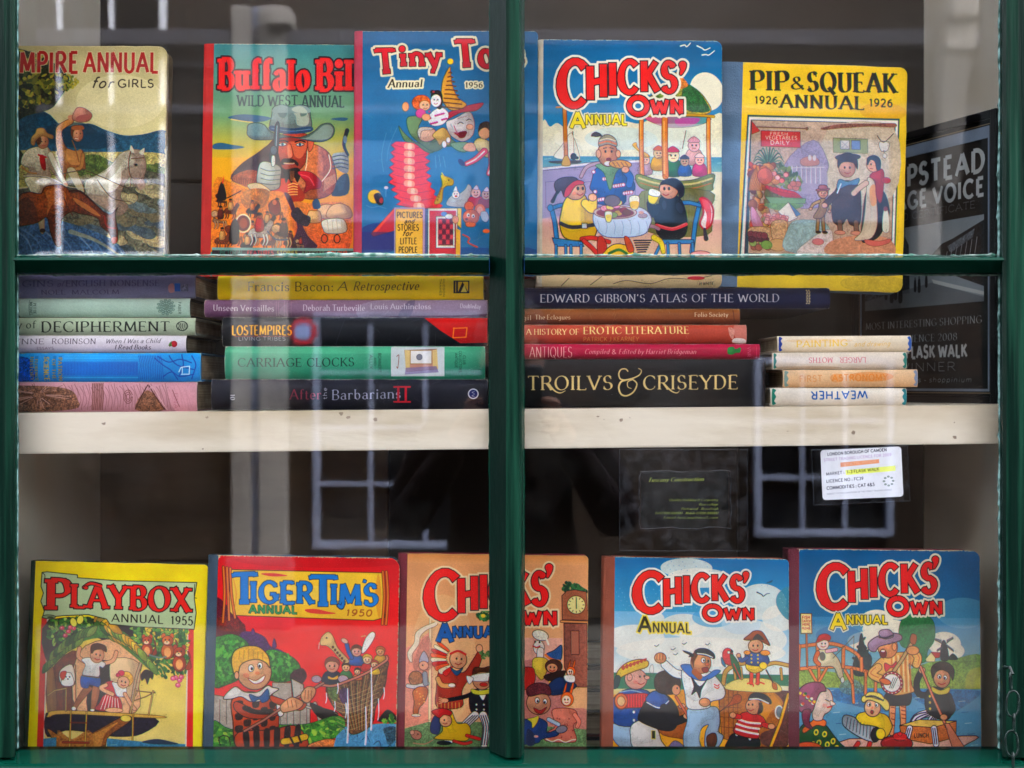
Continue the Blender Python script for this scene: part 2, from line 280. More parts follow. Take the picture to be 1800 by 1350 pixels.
# ================================================================ the shelf across the window
sh = empty('painted_shelf', (0, .2, 1.35)); tag(sh, 'thick off white painted shelf across the middle of the window', 'shelf')
def hexa(g, P):                                          # P: 8 corner points, bottom four then top four
    v = [g.bm.verts.new(p) for p in P]
    for f in ((0, 3, 2, 1), (4, 5, 6, 7), (0, 1, 5, 4), (1, 2, 6, 5), (2, 3, 7, 6), (3, 0, 4, 7)): g.bm.faces.new([v[i] for i in f])
def shelf_z(x, top=True, Y=.014): t = (x-X0(31))/(X0(1757)-X0(31)); return Z0((726+(712-726)*t) if top else (798+(780-798)*t), Y)
g = MB(); a, b = XL+.0008, XR-.0008; hexa(g, [(a, .014, shelf_z(a, 0)), (b, .014, shelf_z(b, 0)), (b, .032, shelf_z(b, 0)), (a, .032, shelf_z(a, 0)), (a, .014, shelf_z(a)), (b, .014, shelf_z(b)), (b, .032, shelf_z(b)), (a, .032, shelf_z(a))])
bmesh.ops.bevel(g.bm, geom=list(g.bm.edges), offset=.0012, segments=2, affect='EDGES'); o = g.build('edge_board', M_shelf, sh); o.matrix_parent_inverse = Matrix.Translation(-sh.location)
g = MB(); hexa(g, [(a, .033, shelf_z(a)-.020), (b, .033, shelf_z(b)-.020), (b, YB-.001, shelf_z(b)-.020), (a, YB-.001, shelf_z(a)-.020), (a, .033, shelf_z(a)), (b, .033, shelf_z(b)), (b, YB-.001, shelf_z(b)), (a, YB-.001, shelf_z(a))]); o = g.build('shelf_board', M_cream, sh); o.matrix_parent_inverse = Matrix.Translation(-sh.location)
# chips, dirt and scuffs on the edge
M_chip = mat('chipped paint showing wood', 'b09c8a', .8, .2, '8c7a68', 60); g = MB(); r = random.Random(5)
for i in range(7):
    x = r.uniform(-.5, .5); z = shelf_z(x, 0)+r.random()*.042; s_ = r.choice((.0007, .0009, .0012, .0016))
    n = 6; vs = [g.bm.verts.new((x+s_*r.uniform(.6, 1.6)*math.cos(k*1.05), .0134, z+s_*r.uniform(.5, 1.1)*math.sin(k*1.05))) for k in range(n)]; g.bm.faces.new(vs)
for px, py in ((183, 745), (600, 727), (612, 734), (660, 738), (1092, 738), (1500, 760), (1678, 768)):
    c = at(px, py, .0134); vs = [g.bm.verts.new((c.x+.0024*r.uniform(.5, 1.4)*math.cos(k*.9), .0132, c.z+.0018*r.uniform(.5, 1.4)*math.sin(k*.9))) for k in range(7)]; g.bm.faces.new(vs)
o = g.build('paint_chips', M_chip, sh); o.matrix_parent_inverse = Matrix.Translation(-sh.location); o['kind'] = 'stuff'

# ---------------------------------------------------------------- flat print: a small vector rasteriser (numpy)
def rgb(h):
    if not isinstance(h, str): return np.array(h, np.float32)
    return np.array([int(h[i:i+2], 16)/255 for i in (0, 2, 4)], np.float32)
def nums(s):
    if isinstance(s, str):
        return np.array([[float(v) for v in t.split(',')] for t in s.split()], np.float64)
    return np.array(s, np.float64)
def spline(p, closed, n=5):
    m = len(p)
    if m < 3: return p
    out = []
    t = (np.arange(n)/n)[:, None]
    for i in range(m if closed else m-1):
        if closed: a, b, c, d = p[(i-1) % m], p[i], p[(i+1) % m], p[(i+2) % m]
        else: a, b, c, d = p[max(i-1, 0)], p[i], p[i+1], p[min(i+2, m-1)]
        out.append(.5*((2*b)+(-a+c)*t+(2*a-5*b+4*c-d)*t**2+(-a+3*b-3*c+d)*t**3))
    out = np.concatenate(out)
    return out if closed else np.vstack([out, p[-1:]])
def vnoise(H, W, cell, seed):
    r = np.random.RandomState(seed)
    gh, gw = int(H/cell)+3, int(W/cell)+3
    g = r.rand(gh, gw).astype(np.float32)
    y = np.arange(H)/cell; x = np.arange(W)/cell
    yi, xi = y.astype(int), x.astype(int); fy = (y-yi)[:, None]; fx = (x-xi)[None]
    fy = fy*fy*(3-2*fy); fx = fx*fx*(3-2*fx)
    return (g[yi][:, xi]*(1-fx)+g[yi][:, xi+1]*fx)*(1-fy)+(g[yi+1][:, xi]*(1-fx)+g[yi+1][:, xi+1]*fx)*fy
# glyph skeletons: advance | strokes; each stroke starts with two end flags (0 plain, 1 foot serif, 2 beak); @cx,cy,rx,ry,a0,a1 is an arc
GL = {
'A': (.8, '10 .02,0 .4,1|01 .4,1 .78,0|00 .17,.34 .63,.34'), 'B': (.64, '11 .1,0 .1,1|00 .1,1 .34,1 @.34,.76,.22,.24,90,-90 .1,.52|00 .1,.52 .34,.52 @.35,.26,.25,.26,90,-90 .1,0'),
'C': (.78, '22 @.45,.5,.39,.5,45,315'), 'D': (.76, '11 .1,0 .1,1|00 .1,1 .3,1 @.3,.5,.4,.5,90,-90 .1,0'), 'E': (.58, '11 .1,0 .1,1|02 .1,1 .52,1|02 .1,.52 .44,.52|02 .1,0 .55,0'),
'F': (.56, '11 .1,0 .1,1|02 .1,1 .54,1|02 .1,.5 .44,.5'), 'G': (.82, '20 @.45,.5,.39,.5,45,330|00 .76,.12 .76,.42|10 .76,.42 .5,.42'), 'H': (.78, '11 .1,0 .1,1|11 .68,0 .68,1|00 .1,.51 .68,.51'),
'I': (.22, '11 .11,0 .11,1'), 'J': (.46, '12 .34,1 .34,.2 @.16,.2,.18,.2,0,-140'), 'K': (.7, '11 .1,0 .1,1|01 .12,.4 .62,1|01 .28,.55 .68,0'), 'L': (.54, '11 .1,0 .1,1|02 .1,0 .54,0'),
'M': (.92, '10 .08,0 .13,1|00 .13,1 .46,.1|00 .46,.1 .79,1|01 .79,1 .84,0'), 'N': (.78, '11 .1,0 .1,1|00 .1,1 .68,0|10 .68,1 .68,0'), 'O': (.86, '00 @.43,.5,.38,.5,90,450'),
'P': (.62, '11 .1,0 .1,1|00 .1,1 .34,1 @.34,.73,.25,.27,90,-90 .1,.46'), 'Q': (.86, '00 @.43,.5,.38,.5,90,450|00 .45,.22 .8,-.14'), 'R': (.7, '11 .1,0 .1,1|00 .1,1 .34,1 @.34,.74,.24,.26,90,-90 .1,.48|01 .34,.48 .66,0'),
'S': (.6, '22 @.3,.75,.21,.25,30,255 @.29,.26,.25,.26,75,-155'), 'T': (.66, '10 .33,0 .33,1|22 .02,1 .64,1'), 'U': (.74, '10 .1,1 .1,.28 @.37,.28,.27,.28,180,360 .64,.28|10 .64,1 .64,.28'),
'V': (.76, '10 .02,1 .38,0|01 .38,0 .74,1'), 'W': (1.08, '10 .02,1 .28,0|00 .28,0 .54,.86|00 .54,.86 .8,0|01 .8,0 1.06,1'), 'X': (.72, '11 .04,1 .68,0|11 .66,1 .06,0'), 'Y': (.72, '10 .02,1 .36,.46|01 .36,.46 .7,1|10 .36,0 .36,.46'),
'Z': (.66, '20 .08,1 .6,1|00 .6,1 .05,0|02 .05,0 .62,0'),
'a': (.52, '00 .08,.5 @.25,.46,.17,.17,150,0 .42,.12 .5,.02|00 .42,.36 .3,.36 @.24,.18,.18,.18,90,270 .3,0 .42,.12'), 'b': (.58, '10 .09,1 .09,.05|00 @.29,.31,.2,.31,180,540'), 'c': (.5, '22 @.29,.31,.22,.31,45,315'),
'd': (.58, '11 .47,1 .47,0|00 @.27,.31,.2,.31,0,360'), 'e': (.52, '00 .08,.33 .46,.33 @.27,.32,.2,.3,5,315'), 'f': (.36, '12 .16,0 .16,.8 @.3,.82,.14,.18,180,60|00 .02,.62 .34,.62'), 'g': (.56, '00 @.27,.34,.19,.28,0,360|00 .46,.62 .46,-.08 @.26,-.08,.2,.2,0,-150'),
'h': (.6, '11 .09,0 .09,1|01 .09,.4 @.3,.4,.2,.22,160,0 .5,0'), 'i': (.24, '11 .12,0 .12,.62|00 .12,.86 .121,.87'), 'j': (.26, '12 .14,.62 .14,-.1 @.02,-.1,.12,.16,0,-120|00 .14,.86 .141,.87'), 'k': (.54, '11 .09,0 .09,1|01 .1,.24 .46,.62|01 .22,.37 .52,0'),
'l': (.24, '11 .12,0 .12,1'), 'm': (.88, '11 .09,0 .09,.62|01 .09,.4 @.27,.42,.17,.2,160,0 .44,0|01 .44,.4 @.61,.42,.17,.2,160,0 .78,0'), 'n': (.6, '11 .09,0 .09,.62|01 .09,.4 @.3,.4,.2,.22,160,0 .5,0'), 'o': (.56, '00 @.28,.31,.22,.31,90,450'),
'p': (.58, '11 .09,.62 .09,-.3|00 @.29,.31,.2,.31,180,540'), 'q': (.58, '11 .47,.62 .47,-.3|00 @.27,.31,.2,.31,0,360'), 'r': (.42, '11 .1,0 .1,.62|02 .1,.4 @.28,.42,.17,.2,160,50'), 's': (.44, '22 @.22,.46,.15,.16,30,255 @.21,.16,.17,.16,75,-155'),
't': (.36, '02 .16,.84 .16,.14 @.28,.14,.12,.14,180,290|00 .02,.62 .34,.62'), 'u': (.58, '10 .09,.62 .09,.2 @.28,.2,.19,.2,180,360|11 .47,.62 .47,0'), 'v': (.52, '10 .03,.62 .26,0|01 .26,0 .49,.62'), 'w': (.76, '10 .03,.62 .22,0|00 .22,0 .38,.56|00 .38,.56 .54,0|01 .54,0 .73,.62'),
'x': (.5, '11 .04,.62 .46,0|11 .45,.62 .05,0'), 'y': (.52, '10 .03,.62 .27,0|12 .49,.62 .27,0 .14,-.28'), 'z': (.46, '20 .05,.62 .42,.62|00 .42,.62 .04,0|02 .04,0 .44,0'),
'0': (.62, '00 @.31,.5,.25,.5,90,450'), '1': (.36, '10 .2,0 .2,1|00 .2,1 .06,.84'), '2': (.58, '20 @.28,.73,.22,.27,165,-35 .05,0|02 .05,0 .54,0'), '3': (.56, '20 @.27,.76,.2,.24,150,-80|02 @.26,.28,.24,.28,80,-150'),
'4': (.62, '10 .44,0 .44,1|00 .44,1 .04,.3|00 .04,.3 .6,.3'), '5': (.56, '00 .46,1 .14,1 .1,.56|02 .1,.54 @.26,.32,.24,.32,110,-145'), '6': (.6, '00 .48,.95 @.44,.42,.36,.5,110,180|00 @.3,.3,.22,.3,90,450'), '7': (.54, '20 .04,1 .5,1|00 .5,1 .18,0'),
'8': (.58, '00 @.29,.76,.19,.24,90,450|00 @.29,.27,.24,.27,90,450'), '9': (.6, '00 .12,.05 @.16,.58,.36,.5,-70,0|00 @.3,.7,.22,.3,90,450'),
'&': (.84, '00 .8,0 .24,.66 @.36,.8,.17,.2,215,-35 .18,.42 @.3,.22,.24,.22,130,300 @.3,.36,.42,.36,300,360'), "'": (.2, '00 .12,1 .08,.76'), '.': (.2, '00 .1,.03 .101,.04'), ',': (.2, '00 .1,.03 .04,-.14'), ':': (.22, '00 .11,.06 .111,.07|00 .11,.5 .111,.51'),
'-': (.4, '00 .06,.32 .34,.32'), '/': (.4, '00 .02,0 .38,1'), '@': (.8, '00 @.4,.4,.36,.42,-40,300|00 @.4,.4,.16,.18,0,360'), '!': (.2, '00 .1,1 .1,.3|00 .1,.04 .101,.05')}
_gc = {}
def glyph(ch):
    if ch in _gc: return _gc[ch]
    adv, d = GL[ch]; out = []
    for st in d.split('|'):
        tk = st.split(); pts = []
        for t in tk[1:]:
            if t[0] == '@':
                cx, cy, rx, ry, a0, a1 = map(float, t[1:].split(','))
                n = max(3, int(abs(a1-a0)/18)); a = np.radians(np.linspace(a0, a1, n+1))
                pts += list(zip(cx+rx*np.cos(a), cy+ry*np.sin(a)))
            else: pts.append(tuple(map(float, t.split(','))))
        out.append((tk[0], np.array(pts)))
    _gc[ch] = (adv, out); return _gc[ch]

class Cv:
    """a printed sheet; coordinates are those of the measured cover, k texels per unit"""
    def __init__(s, x0, y0, x1, y1, k, bg, sh=0., seed=1):
        s.f = (x0, y0, sh); s.k = k; s.W = int(round((x1-x0)*k)); s.H = int(round((y1-y0)*k))
        s.a = np.empty((s.H, s.W, 3), np.float32); s.a[:] = rgb(bg); s.seed = seed
        s.rs = np.random.RandomState(seed)
    def T(s, p):
        p = nums(p); x0, y0, sh = s.f
        return np.stack([(p[:, 0]-x0+sh*(p[:, 1]-y0))*s.k, (p[:, 1]-y0)*s.k], 1)
    def _box(s, p, m):
        x0 = max(0, int(p[:, 0].min()-m)); x1 = min(s.W, int(p[:, 0].max()+m)+2)
        y0 = max(0, int(p[:, 1].min()-m)); y1 = min(s.H, int(p[:, 1].max()+m)+2)
        return (x0, y0, x1, y1) if x1 > x0 and y1 > y0 else None
    def _put(s, b, cov, col):
        v = s.a[b[1]:b[3], b[0]:b[2]]; cov = cov[..., None]
        v += (col-v)*cov
    def _grid(s, b):
        return (np.arange(b[0], b[2], dtype=np.float32)+.5)[None], (np.arange(b[1], b[3], dtype=np.float32)+.5)[:, None]
    def p(s, col, pts, sm=1, o=None, ow=2.4, g=None, v=.0, al=1., tex=0.):
        """filled shape; g=(colour, 'v'/'h') gradient, v shading painted towards the lower right, o outline"""
        P = s.T(pts)
        if sm: P = spline(P, True, 4)
        m = (ow*s.k if o else 0)+2; b = s._box(P, m)
        if b is None: return
        X, Y = s._grid(b)
        D = np.full((b[3]-b[1], b[2]-b[0]), 1e9, np.float32); ins = np.zeros(D.shape, bool)
        for i in range(len(P)):
            ax, ay = P[i]; bx, by = P[(i+1) % len(P)]; ex, ey = bx-ax, by-ay; L = ex*ex+ey*ey
            if L < 1e-9: continue
            t = np.clip(((X-ax)*ex+(Y-ay)*ey)/L, 0, 1)
            D = np.minimum(D, (X-ax-t*ex)**2+(Y-ay-t*ey)**2)
            if ay != by:
                c = ((Y >= min(ay, by)) & (Y < max(ay, by)))
                ins ^= c & (X < ax+(Y-ay)*ex/ey)
        D = np.sqrt(D); D[ins] *= -1
        c = np.broadcast_to(rgb(col), D.shape+(3,)).copy() if (g or v or tex) else rgb(col)
        lo, hi = P.min(0), P.max(0)
        if g:
            t = np.clip((Y-lo[1])/(hi[1]-lo[1]), 0, 1)+0*X if g[1] == 'v' else np.clip((X-lo[0])/(hi[0]-lo[0]), 0, 1)+0*Y
            c = c*(1-t[..., None])+rgb(g[0])*t[..., None]
        if v:
            R = .3*min(hi[0]-lo[0], hi[1]-lo[1])+1
            e = np.exp(D/R)*np.clip(((X-lo[0])/(hi[0]-lo[0]+1)+(Y-lo[1])/(hi[1]-lo[1]+1))-.35, 0, 1)
            e2 = .45*e+.55*np.clip((e-.33)/.06, 0, 1); hb = (np.clip((e-.2)/.05, 0, 1)*(((X+Y) % 5.) < 1.7)*(e < .4)).astype(np.float32)
            c = c*(1-v*.8*e2[..., None]*np.array([.8, 1., 1.05], np.float32))*(1-.22*hb[..., None])
        if tex:
            n = vnoise(D.shape[0], D.shape[1], 3.2, s.seed+len(P))+.6*vnoise(D.shape[0], D.shape[1], 9, s.seed+7)
            c = np.clip(c*(1+tex*(n[..., None]-.8)), 0, 1)
        s._put(b, np.clip(.5-D, 0, 1)*al, c)
        if o: s._put(b, np.clip(.5-(np.abs(D)-ow*s.k/2), 0, 1)*al, rgb(o))
    def e(s, col, x, y, rx, ry=None, rot=0, **kw):
        ry = rx if ry is None else ry; a = np.linspace(0, 2*np.pi, 15)[:-1]; r = math.radians(rot)
        c, d = rx*np.cos(a), ry*np.sin(a)
        s.p(col, np.stack([x+c*math.cos(r)-d*math.sin(r), y+c*math.sin(r)+d*math.cos(r)], 1), **kw)
    def r(s, col, x0, y0, x1, y1, **kw):
        kw.setdefault('sm', 0); s.p(col, [(x0, y0), (x1, y0), (x1, y1), (x0, y1)], **kw)
    def l(s, col, w, pts, sm=1, w2=None, o=None, ow=2.4, al=1.):
        P = s.T(pts)
        if sm: P = spline(P, False, 4)
        n = len(P); ws = np.linspace(w, w if w2 is None else w2, n)*s.k/2
        F, b = s._strokes([(P, ws, 0, 0)], (ow*s.k if o else 0)+2)
        if F is None: return
        if o: s._put(b, np.clip(.5-(F-ow*s.k/2), 0, 1)*al, rgb(o))
        s._put(b, np.clip(.5-(F+(ow*s.k/2 if o else 0)), 0, 1)*al, rgb(col))
    def _strokes(s, st, m):
        allp = np.concatenate([q[0] for q in st]); mw = max(q[1].max() for q in st)
        b = s._box(allp, m+mw)
        if b is None: return None, None
        F = np.full((b[3]-b[1], b[2]-b[0]), 1e3, np.float32)
        for P, ws, c0, c1 in st:
            for i in range(len(P)-1):
                ax, ay = P[i]; bx, by = P[i+1]; h = max(ws[i], ws[i+1])+m+1
                x0 = max(b[0], int(min(ax, bx)-h)); x1 = min(b[2], int(max(ax, bx)+h)+1)
                y0 = max(b[1], int(min(ay, by)-h)); y1 = min(b[3], int(max(ay, by)+h)+1)
                if x1 <= x0 or y1 <= y0: continue
                X, Y = s._grid((x0, y0, x1, y1)); ex, ey = bx-ax, by-ay; L = math.hypot(ex, ey)+1e-6
                q = ((X-ax)*ex+(Y-ay)*ey)/L; t = np.clip(q/L, 0, 1)
                d = np.hypot(X-ax-t*ex, Y-ay-t*ey)-(ws[i]+(ws[i+1]-ws[i])*t)
                if c0 and i == 0: d = np.maximum(d, -q)
                if c1 and i == len(P)-2: d = np.maximum(d, q-L)
                v = F[y0-b[1]:y1-b[1], x0-b[0]:x1-b[0]]; np.minimum(v, d, out=v)
        return F, b
    def t(s, txt, x0, x1, y0, y1=None, h=20, h2=None, col='000000', w=.16, thin=None, ser=0., it=0., sp=.1, outs=(), rot=0, g=None, al=1., slab=0., wave=None):
        """lettering between x0 and x1 on the baseline y0..y1, cap height h..h2; w thick / thin stroke, ser serif length"""
        y1 = y0 if y1 is None else y1; h2 = h if h2 is None else h2; thin = w if thin is None else thin
        tot = 0; lay = []
        for ch in txt:
            if ch == ' ': tot += .34; continue
            a, stt = glyph(ch); lay.append((tot, stt)); tot += a+sp+w*.35
        tot -= sp+w*.35
        xs = (x1-x0)/tot; hm = (h+h2)/2; xs_h = xs/hm
        cr, sr = math.cos(math.radians(rot)), math.sin(math.radians(rot)); cxm, cym = (x0+x1)/2, (y0+y1)/2-(h+h2)/4
        def mp(u, v):
            q = u/tot; H = h+(h2-h)*q; Yb = y0+(y1-y0)*q
            if wave: Yb = Yb+wave*np.sin(q*np.pi)
            X = x0+xs*u+it*v*H; Y = Yb-v*H
            if rot: X, Y = cxm+(X-cxm)*cr-(Y-cym)*sr, cym+(X-cxm)*sr+(Y-cym)*cr
            return np.stack([X, Y], -1), H
        phi = math.radians(14); st = []
        sqz = min(1., .35+.65*xs_h) if xs_h < 1 else 1.
        for u0, strokes in lay:
            for fl, pts in strokes:
                if len(pts) == 2 and np.hypot(*(pts[1]-pts[0])) < .02:
                    q, H = mp(u0+pts[:, 0], pts[:, 1]); st.append((s.T(q), np.full(2, max(w*.62, .07)*hm*s.k*sqz), 0, 0)); continue
                if len(pts) == 2: pts = np.array([pts[0]*(1-z)+pts[1]*z for z in (0, .5, 1)])
                d = np.gradient(pts, axis=0); th = np.arctan2(d[:, 1], d[:, 0]*xs_h)
                ww = np.maximum(thin, w*np.abs(np.sin(th-phi))**1.3) if thin < w else np.full(len(pts), w)
                q, H = mp(u0+pts[:, 0], pts[:, 1]); ws = ww/2*H*s.k*sqz
                st.append((s.T(q), ws, 1, 1))
                if ser:
                    for idx, f in ((0, fl[0]), (-1, fl[1])):
                        if f == '0': continue
                        e = pts[idx]; hs = max(thin*.5, slab*.5)
                        if f == '1':
                            vy = e[1]+(hs if e[1] < .3 else -hs)
                            a = np.array([[e[0]-ser-w/2/xs_h*.8, vy], [e[0]+ser+w/2/xs_h*.8, vy]])
                        else:
                            dn = -1 if e[1] > .3 and (e[1] > .8 or (e[1] > .4 and e[1] < .66)) else 1
                            a = np.array([[e[0], e[1]-dn*hs*.5], [e[0]+.02, e[1]+dn*ser*1.7]])
                        q, H = mp(u0+a[:, 0], a[:, 1]); st.append((s.T(q), np.full(2, hs)*H*s.k*sqz, 1, 1))
        mx = max([o[0] for o in outs]+[0])*s.k
        F, b = s._strokes(st, mx+2)
        if F is None: return
        for ex, oc in outs: s._put(b, np.clip(.5-(F-ex*s.k), 0, 1)*al, rgb(oc))
        c = rgb(col)
        if g:
            _, Y = s._grid(b); t = ((Y-b[1])/(b[3]-b[1]))[..., None]+np.zeros(F.shape+(1,), np.float32); c = c*(1-t)+rgb(g)*t
        s._put(b, np.clip(.5-F, 0, 1)*al, c)
    def grad(s, y0, y1, c0, c1, x0=None, x1=None):
        a, b = max(0, int((y0-s.f[1])*s.k)), min(s.H, int((y1-s.f[1])*s.k))
        c, d = (0 if x0 is None else max(0, int((x0-s.f[0])*s.k))), (s.W if x1 is None else min(s.W, int((x1-s.f[0])*s.k)))
        t = np.linspace(0, 1, max(b-a, 1), dtype=np.float32)[:, None, None]
        s.a[a:b, c:d] = rgb(c0)*(1-t)+rgb(c1)*t
    def speck(s, amt=.05, cell=2.2, warm=0.):
        amt *= .6
        n = (vnoise(s.H, s.W, cell, s.seed)-.5)*.7+(vnoise(s.H, s.W, 1.01, s.seed+3)-.5)*.6+(vnoise(s.H, s.W, 60, s.seed+5)-.5)*.8
        s.a *= (1+amt*2*n[..., None])
    def ink(s, y0, amt=.5, x0=None):
        """fine pen texture and halftone over the busy parts of a picture below y0"""
        a0 = max(0, int((y0-s.f[1])*s.k)); A = s.a[a0:]; H, W_ = A.shape[:2]; L = A.mean(2)
        g = np.abs(np.diff(L, axis=1, prepend=L[:, :1]))+np.abs(np.diff(L, axis=0, prepend=L[:1]))
        r_ = 11; c = np.cumsum(np.cumsum(np.pad(g, ((r_+1, r_), (r_+1, r_)), 'edge'), 0), 1); b = (c[2*r_+1:, 2*r_+1:]-c[:-2*r_-1, 2*r_+1:]-c[2*r_+1:, :-2*r_-1]+c[:-2*r_-1, :-2*r_-1])/(2*r_+1)**2; b = b[:H, :W_]
        act = np.clip(b*26-.35, 0, 1)
        n = vnoise(H, W_, 13, s.seed+21)+.45*vnoise(H, W_, 5.5, s.seed+22); f = n*6.5; d = np.abs(f-np.round(f)); ln = np.exp(-(d/.085)**2)*(vnoise(H, W_, 19, s.seed+23) > .47)
        f2 = (vnoise(H, W_, 10, s.seed+31)+.4*vnoise(H, W_, 4, s.seed+32))*5; l2 = np.exp(-(np.abs(f2-np.round(f2))/.07)**2)*(vnoise(H, W_, 15, s.seed+33) > .6)
        A *= (1-amt*(ln*act)[..., None]*np.array([.85, .95, 1.], np.float32)); A += (np.array([.98, .94, .84], np.float32)-A)*(l2*act*amt*.55)[..., None]
        Y, X = np.mgrid[0:H, 0:W_]; u = (X+Y)*.9; v = (X-Y)*.9; dots = (np.sin(u)*np.sin(v)).astype(np.float32); mid = 4*L*(1-L)
        A *= (1+.1*(dots*mid)[..., None])
        s.a[:, 1:, 0] = s.a[:, :-1, 0]*.7+s.a[:, 1:, 0]*.3; s.a[1:, :, 2] = s.a[:-1, :, 2]*.6+s.a[1:, :, 2]*.4
    def worn(s, col='d8cdb4', edge=5, corner=22, amt=1.):
        """paper showing at rubbed edges and corners"""
        Y, X = np.mgrid[0:s.H, 0:s.W].astype(np.float32); k = s.k
        d = np.minimum(np.minimum(X, s.W-X), np.minimum(Y, s.H-Y))/k
        dc = np.minimum(np.hypot(X, Y), np.minimum(np.hypot(s.W-X, Y), np.minimum(np.hypot(X, s.H-Y), np.hypot(s.W-X, s.H-Y))))/k
        n = vnoise(s.H, s.W, 5*k*2, s.seed+11)*.6+vnoise(s.H, s.W, 2.4, s.seed+12)*.5
        m = np.clip((edge*n*1.6-d)/2, 0, 1)+np.clip((corner*(n+.1)-dc)/3, 0, 1)
        m = np.clip(m, 0, 1)[..., None]*amt; s.a += (rgb(col)-s.a)*m
        # fine scratches and a few specks of dirt
        for _ in range(22):
            x = s.rs.uniform(0, s.W); y = s.rs.uniform(0, s.H); L = s.rs.uniform(6, 40)*(3 if s.rs.rand() < .15 else 1); a = s.rs.uniform(0, 6.28)
            P = np.array([[x, y], [x+L*math.cos(a), y+L*math.sin(a)]]); F, b = s._strokes([(P, np.array([.35, .25]), 0, 0)], 2)
            if F is not None: s._put(b, np.clip(.5-F, 0, 1)*.35, rgb(col))
    def kid(s, x, y, h, top, leg, skin='e9b58f', hair='5a2f16', hat=None, face=1, arm='', arm2='', lean=0., fat=1., blouse=None, legs='', o='2a1a14', ow=2.2, stripe=None):
        """a generic cartoon child: x,y between the feet, h height; arm = polyline relative to the shoulder in heads"""
        u = h/4.6; cx = x+lean*h; hy = y-h+u*.62
        for sg in (-1, 1):
            q = legs[0 if sg < 0 else 1] if legs else [(sg*.22, 0), (sg*.28, .8), (sg*.34, 1.55)]
            bx, by = cx+(x-cx)*.5, y-1.6*u
            pts = [(bx+px*u, by+py*u) for px, py in q]
            s.l(leg, .42*u*fat, pts, w2=.3*u, o=o, ow=ow); ex, ey = pts[-1]
            s.e('3a2218', ex+.1*u, ey+.08*u, .26*u, .13*u, o=o, ow=ow*.8)
        s.p(top, [(cx-.42*u*fat, hy+.66*u), (cx+.42*u*fat, hy+.66*u), (cx+.5*u*fat, hy+1.5*u), (x+.5*u*fat, y-1.45*u), (x-.5*u*fat, y-1.45*u), (cx-.5*u*fat, hy+1.5*u)], o=o, ow=ow, v=.35)
        if stripe:
            for i in range(5):
                yy = hy+(.85+.32*i)*u; s.l(stripe, .12*u, [(cx-.4*u*fat, yy), (cx, yy+.06*u), (cx+.4*u*fat, yy)])
        if blouse: s.p(blouse, [(cx-.3*u, hy+.55*u), (cx+.3*u, hy+.55*u), (cx+.1*u, hy+.95*u), (cx-.12*u, hy+.95*u)], o=o, ow=ow*.6)
        for sg, A in ((-1, arm), (1, arm2)):
            q = nums(A) if isinstance(A, str) and A else (A if len(A) else np.array([(0, 0), (sg*.35, .5), (sg*.25, 1.)]))
            sx, sy = cx+sg*.42*u*fat, hy+.86*u
            pts = [(sx+px*u, sy+py*u) for px, py in q]
            s.l(top, .32*u, pts, w2=.26*u, o=o, ow=ow); ex, ey = pts[-1]
            s.e(skin, ex, ey, .17*u, .15*u, o=o, ow=ow*.8)
        s.e(skin, cx, hy, .5*u, .54*u, o=o, ow=ow, v=.25)
        s.p(hair, [(cx-.55*u, hy+.1*u), (cx-.5*u, hy-.42*u), (cx, hy-.66*u), (cx+.5*u, hy-.42*u), (cx+.54*u, hy+.05*u), (cx+.3*u, hy-.22*u), (cx-.2*u, hy-.28*u)], o=o, ow=ow*.7)
        if face:
            for sg in (-1, 1): s.e('1c1310', cx+sg*.17*u+.04*u, hy+.0*u, .05*u, .08*u)
            s.l('9a2a1e', .06*u, [(cx-.17*u, hy+.23*u), (cx+.03*u, hy+.31*u), (cx+.22*u, hy+.21*u)])
            s.e('df8a70', cx-.28*u, hy+.16*u, .1*u, .08*u, al=.7); s.e('df8a70', cx+.3*u, hy+.16*u, .1*u, .08*u, al=.7)
            s.l(o, .04*u, [(cx+.04*u, hy+.02*u), (cx+.1*u, hy+.12*u), (cx+.02*u, hy+.13*u)])
        if hat:
            s.e(hat, cx, hy-.36*u, .72*u, .16*u, rot=-6, o=o, ow=ow, v=.2)
            s.p(hat, [(cx-.4*u, hy-.38*u), (cx-.34*u, hy-.78*u), (cx+.34*u, hy-.8*u), (cx+.42*u, hy-.42*u)], o=o, ow=ow, v=.3)
    def leaves(s, cols, pts, n, r, seed=0, o=None):
        """clumps of leaves scattered inside the polygon pts"""
        P = nums(pts); lo, hi = P.min(0), P.max(0); rs = np.random.RandomState(seed+5); k = 0
        while k < n:
            q = lo+rs.rand(2)*(hi-lo); ins = False; m = len(P)
            for i in range(m):
                a, b = P[i], P[(i+1) % m]
                if (a[1] > q[1]) != (b[1] > q[1]) and q[0] < a[0]+(q[1]-a[1])*(b[0]-a[0])/(b[1]-a[1]): ins = not ins
            k += 1
            if ins: s.e(cols[rs.randint(len(cols))], q[0], q[1], r*rs.uniform(.6, 1.3), r*rs.uniform(.35, .7), rot=rs.uniform(0, 180), o=o, ow=1)
def kpts(*a): return a

